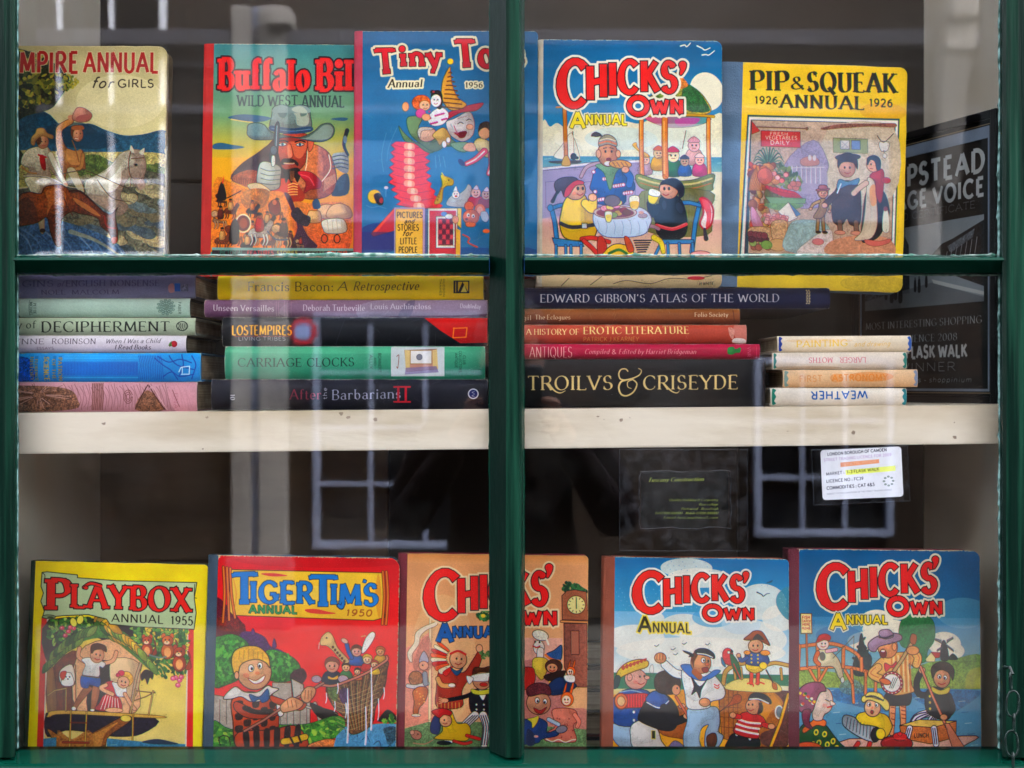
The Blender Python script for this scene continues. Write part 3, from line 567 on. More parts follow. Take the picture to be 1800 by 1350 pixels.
def rider(c, x, y, u, coat, horse, skin='a8603a', face=1):
    """small mounted figure, painted loosely"""
    o = '22100e'
    c.p(horse, [(x-u*1.1, y+u*.3), (x-u*.7, y-u*.25), (x+u*.3, y-u*.3), (x+u*.8*face+u*.1, y-u*1.), (x+u*1.25*face, y-u*.7), (x+u*.9*face, y-u*.1), (x+u*.6, y+u*.5), (x-u*.6, y+u*.5)], o=o, ow=2, v=.4, tex=.3)
    for d in (-.8, -.45, .3, .6): c.l(horse, u*.2, [(x+d*u, y+u*.3), (x+d*u+u*.12, y+u*.8), (x+d*u-u*.05, y+u*1.2)], o=o, ow=1.5, w2=u*.1)
    c.p(coat, [(x-u*.3, y-u*1.1), (x+u*.25, y-u*1.1), (x+u*.35, y-u*.1), (x-u*.4, y)], o=o, ow=2, v=.4)
    c.e(skin, x, y-u*1.35, u*.22, u*.26, o=o, ow=1.5); c.e('1d1212', x-u*.06, y-u*1.5, u*.24, u*.14)
def title_chicks(c, x0, x1, yb0, yb1, hC, h1, h2, xC1, ox0, ox1, oyb, hO, hw, apx, apy, white='f2ecd8', red='dc2c28', ow=3.2):
    """CHICKS' arched over OWN, red with a dark rim on a pale halo"""
    def both(outs):
        c.t('C', x0, xC1, yb0, yb0, hC, hC, red, w=.27, thin=.19, outs=outs, it=.04)
        c.t('HICKS', xC1+14, x1, yb0-28, yb1, h1, h2, red, w=.28, thin=.22, outs=outs, wave=-20)
        c.t('O', ox0, ox0+(ox1-ox0)*.37, oyb, oyb, hO*.9, hO*.9, red, w=.3, outs=outs)
        c.t('WN', ox0+(ox1-ox0)*.43, ox1, oyb-4, oyb-6, hw, hw, red, w=.3, outs=outs)
        for e_, q in list(outs)+[(0, red)]: c.l(q, hC*.17+2*e_, [(apx+16, apy-hC*.26), (apx+17, apy-hC*.18), (apx+6, apy-hC*.06)], w2=hC*.05+2*e_)
    both([(17, white)]); both([(5, '2e0f1c')])

def art_chicksea():
    c = Cv(95, 42, 1036, 1338, .6, 'e8dfc4', .018, 11)
    c.grad(42, 560, '0c6a92', '3c94b8')
    c.p('e9e2c6', '95,470 130,500 170,480 230,520 280,500 360,480 420,500 520,470 600,480 700,440 800,500 900,480 1040,430 1040,700 60,700', tex=.08)
    c.e('f1ead2', 950, 310, 88, 102, rot=-15); c.e('f1ead2', 300, 560, 150, 60); c.e('c7dbdc', 500, 560, 190, 60, al=.5)
    for q in ('818,72 840,66 850,75 870,55', '905,70 930,82 945,92 972,80', '930,118 950,115 965,118 995,95'): c.l('f4f0e0', 8, q, w2=5)
    c.r('5e98a4', 60, 655, 1040, 730); c.grad(655, 730, '4f8fa6', '8ab5b0')
    for i in range(16): c.l('a8cccb', 3, [(100+i*60, 670+(i*13) % 45), (135+i*60, 667+(i*13) % 45)])
    # boat
    c.l('4a3a30', 4, '250,520 252,680'); c.p('efe6d2', '245,530 250,660 150,660 190,600', o='6a5a4a', ow=2); c.p('e6dcc4', '256,560 285,665 258,668', o='6a5a4a', ow=2); c.p('4a4038', '130,680 282,675 270,692 150,692'); c.e('2a2420', 252, 655, 16, 18); c.e('2a2420', 270, 662, 9, 8)
    # sea wall / promenade
    c.p('a898b4', '85,730 600,680 620,770 600,1180 85,1200', sm=0, o='6a5a78', ow=3, g=('b8a8bc', 'v')); c.l('e8dfe0', 14, '85,722 380,688 590,678', sm=0, o='6a5a78', ow=2)
    for x in (105, 300, 400): c.l('7a6a8c', 3, [(x, 790), (x+170, 772), (x+170, 905), (x, 925), (x, 790)], sm=0)
    c.r('e5b7ac', 60, 980, 1040, 1340); c.grad(1000, 1338, 'dfb3a6', 'e3cfa4'); c.p('e5b7ac', '85,980 300,960 640,950 640,1010 85,1020', al=.6)
    # lamp post
    c.l('c9822e', 20, '208,390 210,500 214,690', sm=0, o='6a3c18', ow=3); c.l('c9822e', 8, '165,398 235,392'); c.p('c9a02e', '190,700 235,700 224,655 204,655', o='6a3c18', ow=3)
    # bandstand
    c.p('4a7a3a', '660,335 760,300 790,210 850,270 900,300 945,350 965,420 800,450 600,440', o='7a5a20', ow=4, g=('c9a53a', 'h'), tex=.5)
    c.p('2f6a38', '840,270 900,300 950,370 960,415 850,410 820,340', tex=.4); c.p('d98a3a', '795,215 855,275 800,300 770,280', tex=.4); c.l('c9a02e', 14, '600,440 780,432 985,440', o='7a5a20', ow=2)
    c.p('d9628a', '640,445 960,445 900,490 760,500 680,480', g=('58a8a0', 'h'), o='6a3040', ow=2); c.p('c95aa0', '790,455 910,450 880,485 800,492', al=.8)
    c.r('dfe8e0', 600, 480, 960, 750, al=.5)
    # musicians: plain toy figures in coloured coats
    def mus(x, y, u, coat, sk='eabfa0', hat=None):
        c.p(coat, [(x-u*.55, y), (x-u*.4, y-u*.9), (x+u*.4, y-u*.9), (x+u*.55, y)], o='4a3a40', ow=2, v=.3); c.e(sk, x, y-u*1.2, u*.38, u*.4, o='4a3a40', ow=2); c.e('2a1c18', x-u*.12, y-u*1.22, u*.05, u*.06); c.e('2a1c18', x+u*.14, y-u*1.22, u*.05, u*.06); c.l('9a3a30', 2.5, [(x-u*.1, y-u*1.03), (x+u*.12, y-u*1.03)])
        if hat: c.p(hat, [(x-u*.4, y-u*1.45), (x, y-u*1.8), (x+u*.4, y-u*1.45)], o='4a3a40', ow=2)
    mus(625, 745, 62, 'd8b8c0', hat='d0a040'); c.p('e2b23c', '560,590 580,580 590,610 640,640 630,655 575,610', o='7a5a20', ow=2)
    mus(695, 720, 70, 'e0b030', 'e8c89a', 'c86a3a'); mus(770, 750, 85, '3a7a44', 'f0e0b8', 'c83a5a'); mus(880, 690, 80, 'e8b8b0', 'e8b8b4', 'e0a8b0'); mus(830, 750, 60, '3468a4', 'c8a890', '44485a'); mus(908, 750, 66, 'd03a7c', 'f0b8a8', 'e8c8c0')
    c.l('4a3a30', 3, '820,610 840,515'); c.l('7a5a30', 4, '690,660 760,640')
    for x, w in ((608, 22), (730, 30), (958, 20)): c.l('d98a3c', w, [(x, 455), (x-2, 600), (x, 755)], o='7a3c18', ow=3); c.l('f0b468', w*.3, [(x-4, 470), (x-5, 740)])
    c.p('8c9a5a', '582,745 700,775 860,775 978,740 975,800 960,830 800,850 640,830 586,800', o='5a5a30', ow=4, v=.2); c.l('d9c88a', 10, '590,765 700,795 860,795 970,765'); c.l('c87a3a', 5, '596,790 700,815 860,818 965,790')
    c.p('8a8a52', '605,835 960,832 955,940 940,1060 620,1040', v=.2, o='5a5a30', ow=3)
    for i in range(12): c.l('6a6a3c', 3, [(620+i*29, 845), (620+i*28, 1040)])
    # central figure: person in blue spotted smock and woolly hat, eating a pie
    c.l('c0a0a8', 18, '290,760 320,710 380,690 420,700', o='6a5058', ow=3)
    c.p('2f6aa8', '345,780 365,720 420,700 490,700 540,740 570,810 550,840 520,830 510,900 370,900 350,840 335,820', o='1c3050', ow=4, v=.3)
    for i in range(20): c.e('e8dce4', 355+(i*53) % 200, 735+(i*37) % 150, 9, 9, o='b04060', ow=3)
    c.p('8ab084', '365,700 440,690 500,705 470,740 440,830 410,740', o='3a5a3a', ow=3, v=.2)
    c.e('e0a070', 430, 640, 52, 66, o='5a2c18', ow=4, v=.3); c.e('e8b084', 382, 640, 13, 22, o='5a2c18', ow=3); c.e('e8b084', 484, 640, 13, 20, o='5a2c18', ow=3)
    c.p('a09a8a', '385,600 390,560 430,538 470,560 478,600 430,590', o='3a302c', ow=3); c.l('d87a4a', 8, '388,585 430,575 474,588'); c.l('e8dcc8', 6, '390,570 430,560 470,572'); c.l('6a6a74', 12, '400,548 370,530 350,545'); c.e('5a5a66', 372, 540, 24, 11, o='3a302c', ow=2)
    c.e('201814', 418, 628, 5, 7); c.e('201814', 450, 628, 5, 7); c.l('201814', 4, '408,612 424,608'); c.l('201814', 4, '442,608 460,612'); c.e('7a2a20', 435, 670, 14, 10); c.e('f0e8dc', 432, 690, 20, 12)
    c.e('d9a03a', 495, 694, 58, 22, rot=3, o='5a3a18', ow=4); 
    for i in range(4): c.l('7a4a1c', 4, [(455+i*22, 684), (470+i*22, 706)])
    c.l('2f6aa8', 34, '540,800 545,760 520,730', o='1c3050', ow=3); c.e('eab08a', 520, 722, 20, 17, o='5a2c18', ow=3)
    # child in yellow on the left, child in black on the right: round raincoats
    c.l('3a86b4', 22, '132,920 150,1000 160,1100', sm=0, o='1c3a54', ow=4); c.l('3a86b4', 20, '130,930 165,915 212,905', o='1c3a54', ow=4); c.e('3a86b4', 128, 925, 15, 18, o='1c3a54', ow=3)
    c.p('f2cf2a', '205,880 245,850 300,850 330,900 350,950 372,1010 350,1080 280,1095 200,1080 175,1010 185,940', o='3a2c10', ow=5, v=.3)
    c.l('f2cf2a', 44, '310,900 345,930 350,880', o='3a2c10', ow=4); c.e('e9b48c', 348, 868, 22, 20, o='3a2c10', ow=3)
    c.e('e9b48c', 258, 830, 54, 52, o='3a2c10', ow=4, v=.25); c.e('201814', 272, 822, 7, 10); c.e('201814', 298, 822, 6, 9); c.l('9a2a20', 5, '268,850 284,858 300,848'); c.e('e08868', 252, 848, 11, 9, al=.7)
    c.p('5a4a5a', '150,800 180,770 240,762 270,775 240,800 210,850 200,865 185,830 165,850', o='241c28', ow=4, v=.2); c.p('c03a44', '200,865 210,820 260,780 300,785 300,800 260,810 225,860', o='241c28', ow=3); c.l('28242c', 12, '165,840 150,870 140,890', w2=20)
    c.l('3c3c44', 20, '180,1005 240,1025 350,1012'); c.r('c8ccd0', 290, 1003, 318, 1030, o='241c28', ow=3)
    c.p('3a86b4', '135,1080 290,1100 300,1125 150,1125', sm=0, o='1c3a54', ow=4)
    for x in (155, 205, 232, 285): c.l('3a86b4', 14, [(x, 1120), (x, 1170)], sm=0, o='1c3a54', ow=3)
    c.l('c8342c', 22, '290,1085 350,1080 430,1100', o='5a1814', ow=3); c.l('c8342c', 22, '300,1095 340,1130 375,1170', o='5a1814', ow=3)
    c.l('3a86b4', 22, '905,895 880,1000 860,1150', sm=0, o='1c3a54', ow=4); c.l('3a86b4', 20, '905,905 850,892 800,895', o='1c3a54', ow=4)
    c.p('f0e0d8', '910,870 950,880 975,930 965,1000 930,1030 905,1000 925,940', o='b02030', ow=10); c.p('d83a44', '900,872 945,880 965,930 958,1000 935,1020 940,950', al=.8); c.l('3a3440', 14, '928,1030 935,1080', w2=24)
    c.p('1f2730', '700,870 760,850 810,880 835,960 835,1040 800,1080 720,1085 680,1050 672,990 650,930 640,900 690,930', o='0c0e14', ow=4, v=.2)
    c.e('e3ab84', 745, 825, 50, 50, o='1c1210', ow=4, v=.25); c.p('1a1a20', '700,800 720,775 780,765 822,800 825,850 800,870 790,830 740,800', tex=.3); c.e('201814', 722, 820, 6, 9); c.e('201814', 746, 820, 6, 9); c.l('9a2a20', 5, '716,848 730,856 745,848')
    c.l('1f2730', 40, '690,920 660,950 650,900', o='0c0e14', ow=3); c.e('e3ab84', 652, 880, 18, 18, o='1c1210', ow=3)
    c.p('e8d44a', '640,850 690,860 670,900 640,890', o='6a6a50', ow=3); c.p('f2f0e4', '650,820 700,835 692,862 642,852', o='6a6a50', ow=3)
    c.l('d04a50', 18, '680,1012 760,1030 832,1005'); c.l('f0b0b0', 4, '690,1008 760,1025 828,1000', al=.7); c.e('4a5a6a', 800, 920, 16, 30, rot=-20, al=.5); c.e('7a7a80', 720, 905, 12, 24, al=.3)
    c.p('3a86b4', '700,1085 870,1085 875,1105 700,1110', sm=0, o='1c3a54', ow=4)
    for x in (735, 795, 865): c.l('3a86b4', 14, [(x, 1105), (x+2, 1165)], sm=0, o='1c3a54', ow=3)
    c.l('3a86b4', 14, '700,1105 670,1165', sm=0, o='1c3a54', ow=3)
    c.l('e9d23c', 30, '665,1075 700,1100 712,1150', o='6a5a14', ow=3, w2=22); c.l('b08a94', 18, '610,1030 650,1015 690,1030', o='6a4a50', ow=2)
    # table
    c.p('dcdbe6', '350,960 380,925 470,905 600,920 650,965 645,1010 600,1065 420,1075 360,1020', o='5a5a74', ow=4, g=('c0d2e2', 'v'))
    for i in range(7): c.l('9aa8c4', 3, [(372+i*42, 990), (380+i*42, 1020), (372+i*43, 1058)])
    c.e('d8c0b0', 465, 945, 112, 34, o='7a4050', ow=4); c.e('8a3a44', 465, 948, 98, 26, o='b08a70', ow=3)
    for x, y, q in ((410, 925, 'e8a0a8'), (440, 918, 'e8d46a'), (470, 910, 'e89ab0'), (480, 895, 'e8d88a'), (430, 945, 'b05a3a'), (480, 950, 'c8a03a'), (510, 935, '9a3a3a'), (455, 960, '8a9a3a'), (525, 945, '7a4a2a')): c.e(q, x, y, 22, 15, o='5a2c28', ow=2)
    c.e('7a6a70', 450, 885, 42, 30, o='3a3038', ow=3); c.p('f0ecd8', '540,865 590,862 582,925 548,925', o='5a5a64', ow=3); c.p('e8c03a', '545,890 587,888 582,922 548,922'); c.p('f0ecd8', '412,945 448,945 442,992 418,992', o='5a5a64', ow=3); c.p('e8d04a', '416,960 445,960 440,990 420,990')
    c.e('b8a0a8', 608, 962, 24, 12, o='6a5058', ow=2); c.e('e0b0a0', 600, 945, 14, 8)
    c.p('e8c03a', '400,1170 440,1120 490,1110 540,1130 550,1170', o='3a2c10', ow=4); c.l('3a7a3a', 14, '430,1160 480,1140 520,1160'); c.p('b83a2c', '372,1080 400,1075 420,1130 390,1165 370,1160', o='5a1814', ow=3); c.p('c85a34', '510,1075 535,1080 560,1140 530,1150', o='5a1814', ow=3)
    for i in range(6): c.l('2a2830', 7, [(560+i*4, 1092+i*12), (650-i*6, 1090+i*12)])
    c.e('e6a8a4', 905, 1165, 55, 22, o='6a3a3c', ow=3)
    c.l('5a4a40', 3, '450,1318 520,1300 640,1316 740,1288 860,1290 960,1272'); c.l('5a4a40', 3, '180,1330 220,1290'); c.l('5a4a40', 3, '330,1325 390,1280'); c.e('c8404c', 880, 1285, 45, 10); c.t('H WHITE', 895, 968, 1322, 1318, 14, 14, '3a3430', w=.14, it=.2)
    c.ink(520, .3)
    title_chicks(c, 178, 792, 388, 312, 232, 176, 148, 318, 540, 824, 432, 98, 72, 812, 232)
    c.t('A', 240, 312, 506, 506, 82, 82, 'f0dc4a', w=.22, outs=[(12, 'ece4c8'), (3, '4a4a24')]); c.t('NNUAL', 318, 532, 488, 486, 52, 52, 'f0dc4a', w=.22, outs=[(10, 'ece4c8'), (3, '4a4a24')])
    c.t('A', 240, 312, 506, 506, 82, 82, 'f0dc4a', w=.22, outs=[(3, '4a4a24')])
    c.speck(.06, 2.2); c.worn('dcd0b0', 3, 18, .8); return c

def art_pip():
    c = Cv(146, 78, 1070, 1332, .55, 'ecc52a', .036, 13)
    c.grad(78, 1332, 'efc92e', 'e6c432'); c.e('d89a1c', 930, 330, 130, 50, al=.45); c.e('f4dc5a', 300, 280, 220, 60, al=.5)
    c.t('PIP', 195, 402, 233, 232, 108, 110, '232a22', w=.25, thin=.07, ser=.07, slab=.06); c.t('&', 420, 492, 220, 220, 68, 68, '232a22', w=.22, thin=.08); c.t('SQUEAK', 512, 1000, 230, 222, 108, 108, '232a22', w=.25, thin=.07, ser=.07, slab=.06)
    c.t('1926', 218, 344, 308, 306, 40, 40, '232a22', w=.18); c.t('ANNUAL', 358, 820, 326, 322, 74, 74, '232a22', w=.24, thin=.08, ser=.06, slab=.06); c.t('1926', 854, 982, 303, 301, 42, 42, '232a22', w=.18)
    c.p('2c5060', '176,372 1020,366 985,1150 985,1332 110,1332', sm=0); c.p('efe9dc', '184,382 1012,376 978,1150 975,1332 120,1332', sm=0); c.p('2c4454', '194,398 998,392 966,1138 150,1146', sm=0)
    c.p('c4ac98', '198,402 992,396 962,1134 172,1142', sm=0, g=('b89a84', 'v'), tex=.2)
    c.p('cdbca4', '620,440 988,420 975,800 620,800', tex=.15); c.p('8a5a4c', '590,430 700,405 860,398 990,392 990,415 860,415 700,430 600,442', tex=.4)
    c.p('9c8ea4', '380,640 540,500 620,620 610,700 600,860 380,860', o='6a5a70', ow=2, tex=.2); c.p('b0a4b4', '400,640 470,600 600,640 600,780 420,790', al=.6)
    for i in range(7): c.l('d8ccd0', 6, [(420+i*26, 650), (420+i*26, 740)])
    c.l('d8ccd0', 5, '410,660 600,650'); c.p('c08a80', '470,610 530,590 570,612 560,640 480,645', o='7a5a60', ow=2); c.e('dcd2d0', 520, 600, 10, 16); c.e('dcd2d0', 545, 600, 10, 16)
    c.r('9aa070', 650, 485, 840, 565, o='6a6a4c', ow=3); c.r('d8d0c8', 690, 495, 740, 545, o='5a5a60', ow=3); c.r('7a90b4', 752, 495, 800, 545, o='5a5a60', ow=3)
    for q in ('695,500 735,540', '735,500 695,540'): c.l('8a8a94', 2, q)
    c.p('d8cfc0', '905,500 960,500 950,545 915,548', o='6a6050', ow=3); c.l('5a5048', 5, '895,465 930,500 985,450'); c.l('5a5048', 4, '930,545 935,590'); c.e('d8cfc0', 935, 575, 12, 14, o='6a6050', ow=2)
    c.p('b83a34', '198,405 245,460 198,480', sm=0, o='5a201c', ow=2); c.l('7a5a4a', 8, '225,438 505,438'); c.e('7a5a4a', 505, 438, 10, 9); c.r('c63a3e', 250, 458, 468, 545, o='6a2420', ow=3)
    c.t('FRESH', 300, 400, 480, 480, 16, 16, 'ead8c8', w=.18); c.t('VEGETABLES', 275, 450, 505, 502, 20, 20, 'ead8c8', w=.18); c.t('DAILY', 302, 408, 533, 531, 22, 22, 'ead8c8', w=.2)
    # produce
    for i in range(22): a = i*.29-2.9; c.l(['4c6a54', '6a8468', '3a5648'][i % 3], 11, [(290, 650), (290+60*math.cos(a), 620+70*math.sin(a)), (290+88*math.cos(a), 640+88*math.sin(a)+12)], w2=3)
    c.leaves(['6c7a4c', '8a945a', '4c5c3c'], '330,640 400,650 470,720 480,780 330,760', 90, 16, 3)
    rs = np.random.RandomState(4)
    for i in range(70):
        x = 190+rs.rand()*170; y = 650+rs.rand()*400; c.e(['d8793a', 'c4503a', 'e09a5a', 'a8602c', '8a7a3a', 'c8a05a', '7a3a2a', '6a6a34'][i % 8], x, y, 15+rs.rand()*20, 12+rs.rand()*14, rot=rs.rand()*90, o='5a2a20', ow=2, v=.3)
    for i in range(13): a = i*.25; c.l('d0843c', 15, [(230, 660), (225-30*math.cos(a*1.4), 720), (215-34*math.cos(a), 790)], o='7a4420', ow=2, w2=6)
    for i in range(16): c.e(['e89a94', 'f0c0b8', 'dc7a70'][i % 3], 320+(i*23) % 70, 695+(i*17) % 50, 14, 13, o='8a3a3a', ow=2)
    c.e('e0785a', 270, 710, 42, 46, o='7a3420', ow=3, v=.3)
    for i in range(7): c.l('c03030', 18, [(280+i*20, 770+i*4), (330+i*18, 800), (400+i*12, 826)], o='6a1818', ow=2, w2=5)
    for x, y in ((410, 765), (440, 770), (452, 748), (425, 748)): c.e('c87a6a', x, y, 18, 16, o='5a3a2c', ow=2)
    c.p('7c9a6a', '270,825 495,828 490,855 300,862', sm=0, o='4a5a3a', ow=3); c.p('6f8c52', '272,862 480,860 400,900 300,890', tex=.3)
    c.p('d89ab0', '190,890 215,900 260,1000 200,990', o='8a3a50', ow=2, v=.3); c.p('e8dccc', '340,905 398,850 450,935 400,960', sm=0, o='6a5a50', ow=3); c.p('5a7a9a', '398,850 465,915 440,930', sm=0, o='4a4a50', ow=2)
    for i in range(26): c.e(['d88a7c', 'e2a898', 'c87060'][i % 3], 270+(i*29) % 120, 925+(i*17) % 55, 13, 12, o='7a3434', ow=2)
    c.p('c8a078', '180,1000 305,1000 295,1080 190,1075', o='6a4a30', ow=3, tex=.35); c.p('c8a078', '305,965 390,960 375,1060 310,1060', o='6a4a30', ow=3, tex=.35)
    for i in range(14): c.e(['7a3a44', '5a2a3a', '8aa05a', '9a5a4a'][i % 4], 190+(i*31) % 100, 1035+(i*23) % 90, 20, 18, o='3a2020', ow=2)
    c.e('c9a070', 335, 1090, 50, 34, o='6a4a30', ow=2); c.e('7a9a4c', 275, 1092, 30, 24, o='3a5a24', ow=2); c.e('d89a3a', 408, 1082, 26, 20, o='7a5020', ow=2)
    # pavement
    c.p('9cb0ac', '390,1010 440,950 600,960 640,1060 640,1130 380,1120', o='6a7a78', ow=2, tex=.2); c.p('d0c0b8', '520,1050 600,1000 640,1010 620,1130 440,1135', o='7a6a68', ow=2, tex=.2); c.p('c48c6c', '630,1060 800,1020 960,1040 960,1135 620,1135', tex=.2); c.e('c87a78', 560, 1065, 32, 18, o='8a4a50', ow=2)
    # shoppers instead of the printed characters: a person in a brown coat, one in a long cream and black dress, a small child in tan
    c.kid(560, 1010, 250, 'b8905c', 'a07848', skin='dca484', hair='8a4a34', lean=.12, fat=.9, face=1, arm='0,0 -.6,.3 -.9,.8', ow=3, hat='b06468')
    c.p('4a3230', '650,800 680,740 730,720 790,750 800,850 790,960 740,965 720,930 690,970 645,950 640,860', o='2a1a1c', ow=4, v=.4, tex=.2)
    c.l('4a3230', 34, '670,790 630,830 600,860', o='2a1a1c', ow=3); c.e('d8a48a', 598, 862, 16, 14, o='5a3028', ow=2); c.e('d8a48a', 725, 650, 46, 52, o='4a2c28', ow=3, v=.3)
    c.p('3a2628', '675,650 680,590 730,565 778,590 782,655 760,620 700,618', o='241818', ow=3); c.e('3a2628', 730, 590, 70, 18, rot=-4, o='241818', ow=3); c.e('1c1412', 712, 648, 5, 7); c.e('1c1412', 740, 648, 5, 7); c.l('9a3a30', 4, '712,675 728,682 744,674')
    c.p('5c84a0', '680,715 730,725 790,705 780,740 730,745 670,770', o='2a3a4a', ow=3); c.l('e0e6ea', 8, '670,790 690,740')
    for x in (680, 770): c.l('7a5a4a', 26, [(x, 950), (x+4, 1000)], o='2a1a1c', ow=3); c.e('c88a74', x+2, 1010, 30, 12, o='5a3028', ow=2)
    c.p('231c20', '830,780 880,750 930,780 955,860 950,920 900,1020 850,1050 800,1050 810,900', o='161014', ow=3)
    c.p('ecdfc4', '840,700 875,720 885,800 890,950 860,1030 800,1050 760,1045 800,1000 820,900 830,780', o='5a4a3c', ow=3, v=.25); c.p('e0904c', '850,760 880,740 885,840 855,850', al=.7)
    c.p('b83038', '850,690 900,650 930,670 920,800 905,840 885,800 880,720', o='5a141c', ow=3, v=.3); c.e('b83038', 940, 712, 26, 17, o='5a141c', ow=2)
    c.e('e2ac8e', 870, 628, 36, 40, o='4a2c28', ow=3); c.p('2a2a34', '838,630 840,590 880,575 910,600 908,650 890,655 880,610 855,600', o='18181e', ow=3); c.e('1c1412', 858, 625, 4, 6); c.l('9a3a30', 4, '852,648 868,650')
    c.l('d0b09c', 30, '830,730 790,760 760,790', o='5a4a3c', ow=3); c.p('d8d4c0', '925,880 950,885 955,990 918,990', o='6a6458', ow=2); c.e('8a4040', 935, 870, 12, 14)
    c.p('c8685c', '820,1045 900,1050 960,1035 950,1060 880,1080 830,1070', o='6a2a24', ow=2)
    c.ink(400, .3)
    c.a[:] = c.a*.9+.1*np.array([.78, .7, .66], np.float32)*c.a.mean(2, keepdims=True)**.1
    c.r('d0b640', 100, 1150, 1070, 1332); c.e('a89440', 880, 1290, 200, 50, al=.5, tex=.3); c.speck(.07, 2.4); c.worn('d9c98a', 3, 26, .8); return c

def art_playbox():
    c = Cv(197, 95, 1254, 1520, .55, 'f7dd12', .028, 17)
    c.grad(95, 1500, 'f6da10', 'f8e224')
    c.p('d62a22', '246,440 1168,490 1168,1510 222,1510', sm=0); c.p('eadfca', '278,440 1136,490 1128,1510 262,1510', sm=0); c.p('e8c94c', '290,440 1130,490 1115,1510 266,1510', sm=0, g=('efe0b0', 'v'))
    c.p('2a1420', '290,450 820,470 860,560 800,700 600,560 430,560 290,720', tex=.2)
    c.leaves(['3a7a34', '5c9a3c', '24522a', '8ab04c', 'a8c860'], '290,450 540,430 560,500 460,560 330,600 290,560', 260, 17, 1, o='16301c'); c.leaves(['3a7a34', '5c9a3c', '24522a', '8ab04c', 'e8d050'], '790,490 1130,490 1135,700 1040,640 900,680 800,560', 300, 18, 2, o='16301c')
    for q in ((1000, 780, 940, 700), (1060, 790, 1010, 720)): c.l('3a7a34', 14, [(q[0]-60, q[1]-90), (q[0]-20, q[1]-50), (q[0], q[1])], o='16301c', ow=2, w2=5)
    c.leaves(['3a7a34', '5c9a3c', '24522a'], '900,660 1130,640 1120,760 1000,790 920,740', 90, 15, 6, o='16301c')
    for x, y in ((370, 500), (410, 520), (440, 500), (390, 545), (420, 495)): c.e('d8405c', x, y, 15, 13, o='7a1430', ow=2); c.e('f4b0b8', x-3, y-3, 5, 4)
    for x, y in ((1060, 785), (1085, 800), (1075, 830), (1045, 790), (1095, 780)): c.e('e87090', x, y, 15, 14, o='9a2448', ow=2); c.e('f8c8d0', x-2, y-3, 5, 4)
    # plain squirrels/bears on the branch
    for x, y, u, q in ((886, 590, 1., 'c8541c'), (1010, 590, 1.15, 'd8742c'), (1082, 660, 1.2, 'b8481c')):
        c.p('a03c14', [(x+30*u, y+60*u), (x+55*u, y), (x+40*u, y-30*u), (x+60*u, y+50*u)], o='4a1808', ow=3); c.e(q, x, y+32*u, 34*u, 42*u, o='4a1808', ow=3, v=.4); c.e('f0b070', x, y+38*u, 18*u, 26*u)
        for sg in (-1, 1): c.e(q, x+sg*22*u, y-48*u, 11*u, 15*u, o='4a1808', ow=2)
        c.e(q, x, y-24*u, 30*u, 26*u, o='4a1808', ow=3, v=.3); c.e('f4d8b0', x-4*u, y-14*u, 15*u, 10*u); c.e('1c0c08', x-12*u, y-28*u, 4, 5); c.e('1c0c08', x+8*u, y-28*u, 4, 5); c.e('1c0c08', x-4*u, y-18*u, 4, 3)
    c.l('7a8a8c', 9, '900,650 960,665 1000,660'); 
    # tree house
    c.p('7a3a22', '300,770 470,640 480,1000 300,1000', o='3a1810', ow=3, tex=.25); c.p('e6b488', '470,650 700,560 850,680 835,800 820,1000 470,1000', o='3a1810', ow=3, tex=.12); c.p('2a1018', '560,720 640,690 700,720 690,1000 530,1000')
    for x in (330, 380, 430, 455): c.l('4a2014', 4, [(x, 720), (x+6, 1000)])
    c.p('a87848', '285,770 320,740 345,1000 290,1010', v=.3, o='3a1810', ow=2); c.p('f0d0a4', '670,690 835,700 820,900 690,880', o='5a3420', ow=3, v=.2); c.l('c8a888', 16, '850,700 820,800 790,1000', o='4a3024', ow=3)
    c.p('e8dccc', '360,760 435,720 450,840 370,840', o='3a1810', ow=4); c.p('f4f0ea', '368,830 380,790 400,770 430,775 448,830 430,850 385,850', o='5a3a30', ow=3); c.p('c8442c', '362,790 370,765 400,762 395,790 380,815', o='5a1810', ow=2); c.e('1c1010', 398, 795, 4, 5); c.e('1c1010', 420, 795, 4, 5); c.e('1c1010', 410, 808, 5, 4)
    # palm thatch
    def thatch(pts, n, cols, L, seed):
        P = nums(pts); rs = np.random.RandomState(seed)
        for i in range(n):
            t = i/(n-1)*(len(P)-1); j = min(int(t), len(P)-2); q = P[j]+(P[j+1]-P[j])*(t-j); a = math.atan2(q[1]-480, q[0]-600)
            a = a*.55+math.radians(90)*.45; e = q+L*np.array([math.cos(a), math.sin(a)]); m = (q+e)/2; nx, ny = -math.sin(a)*L*.22, math.cos(a)*L*.22
            c.p(cols[rs.randint(len(cols))], [tuple(q), (m[0]+nx, m[1]+ny), tuple(e), (m[0]-nx, m[1]-ny)], o='2a3a14', ow=2.5, v=.25)
    gr = ['5a8a34', '7aa040', '3e6e2c', '8fae50']; ye = ['e8c038', 'd8a82c', '9ab048', 'f0d050', '7aa040']
    c.p('4a7a30', '275,770 330,690 440,560 540,490 600,445 680,480 780,540 870,640 950,770 900,740 780,640 660,560 520,570 400,640 330,720', tex=.3)
    thatch('300,700 360,640 430,580 500,540', 12, gr, 90, 3); thatch('640,500 740,540 840,620 900,690', 13, ye, 95, 4); thatch('350,620 440,540 540,490 600,480', 12, gr, 95, 5); thatch('600,470 680,500 760,540 830,610', 12, ye, 100, 6); thatch('560,460 600,450 650,470', 6, gr[:2]+ye[:2], 105, 7)
    for i in range(9): a = -2.6+i*.26; c.l('b09048', 6, [(598, 455), (598+35*math.cos(a), 455+32*math.sin(a))], w2=2)
    c.p('2a1420', '850,770 880,740 925,760 920,800 905,790 890,830 875,795 855,810')
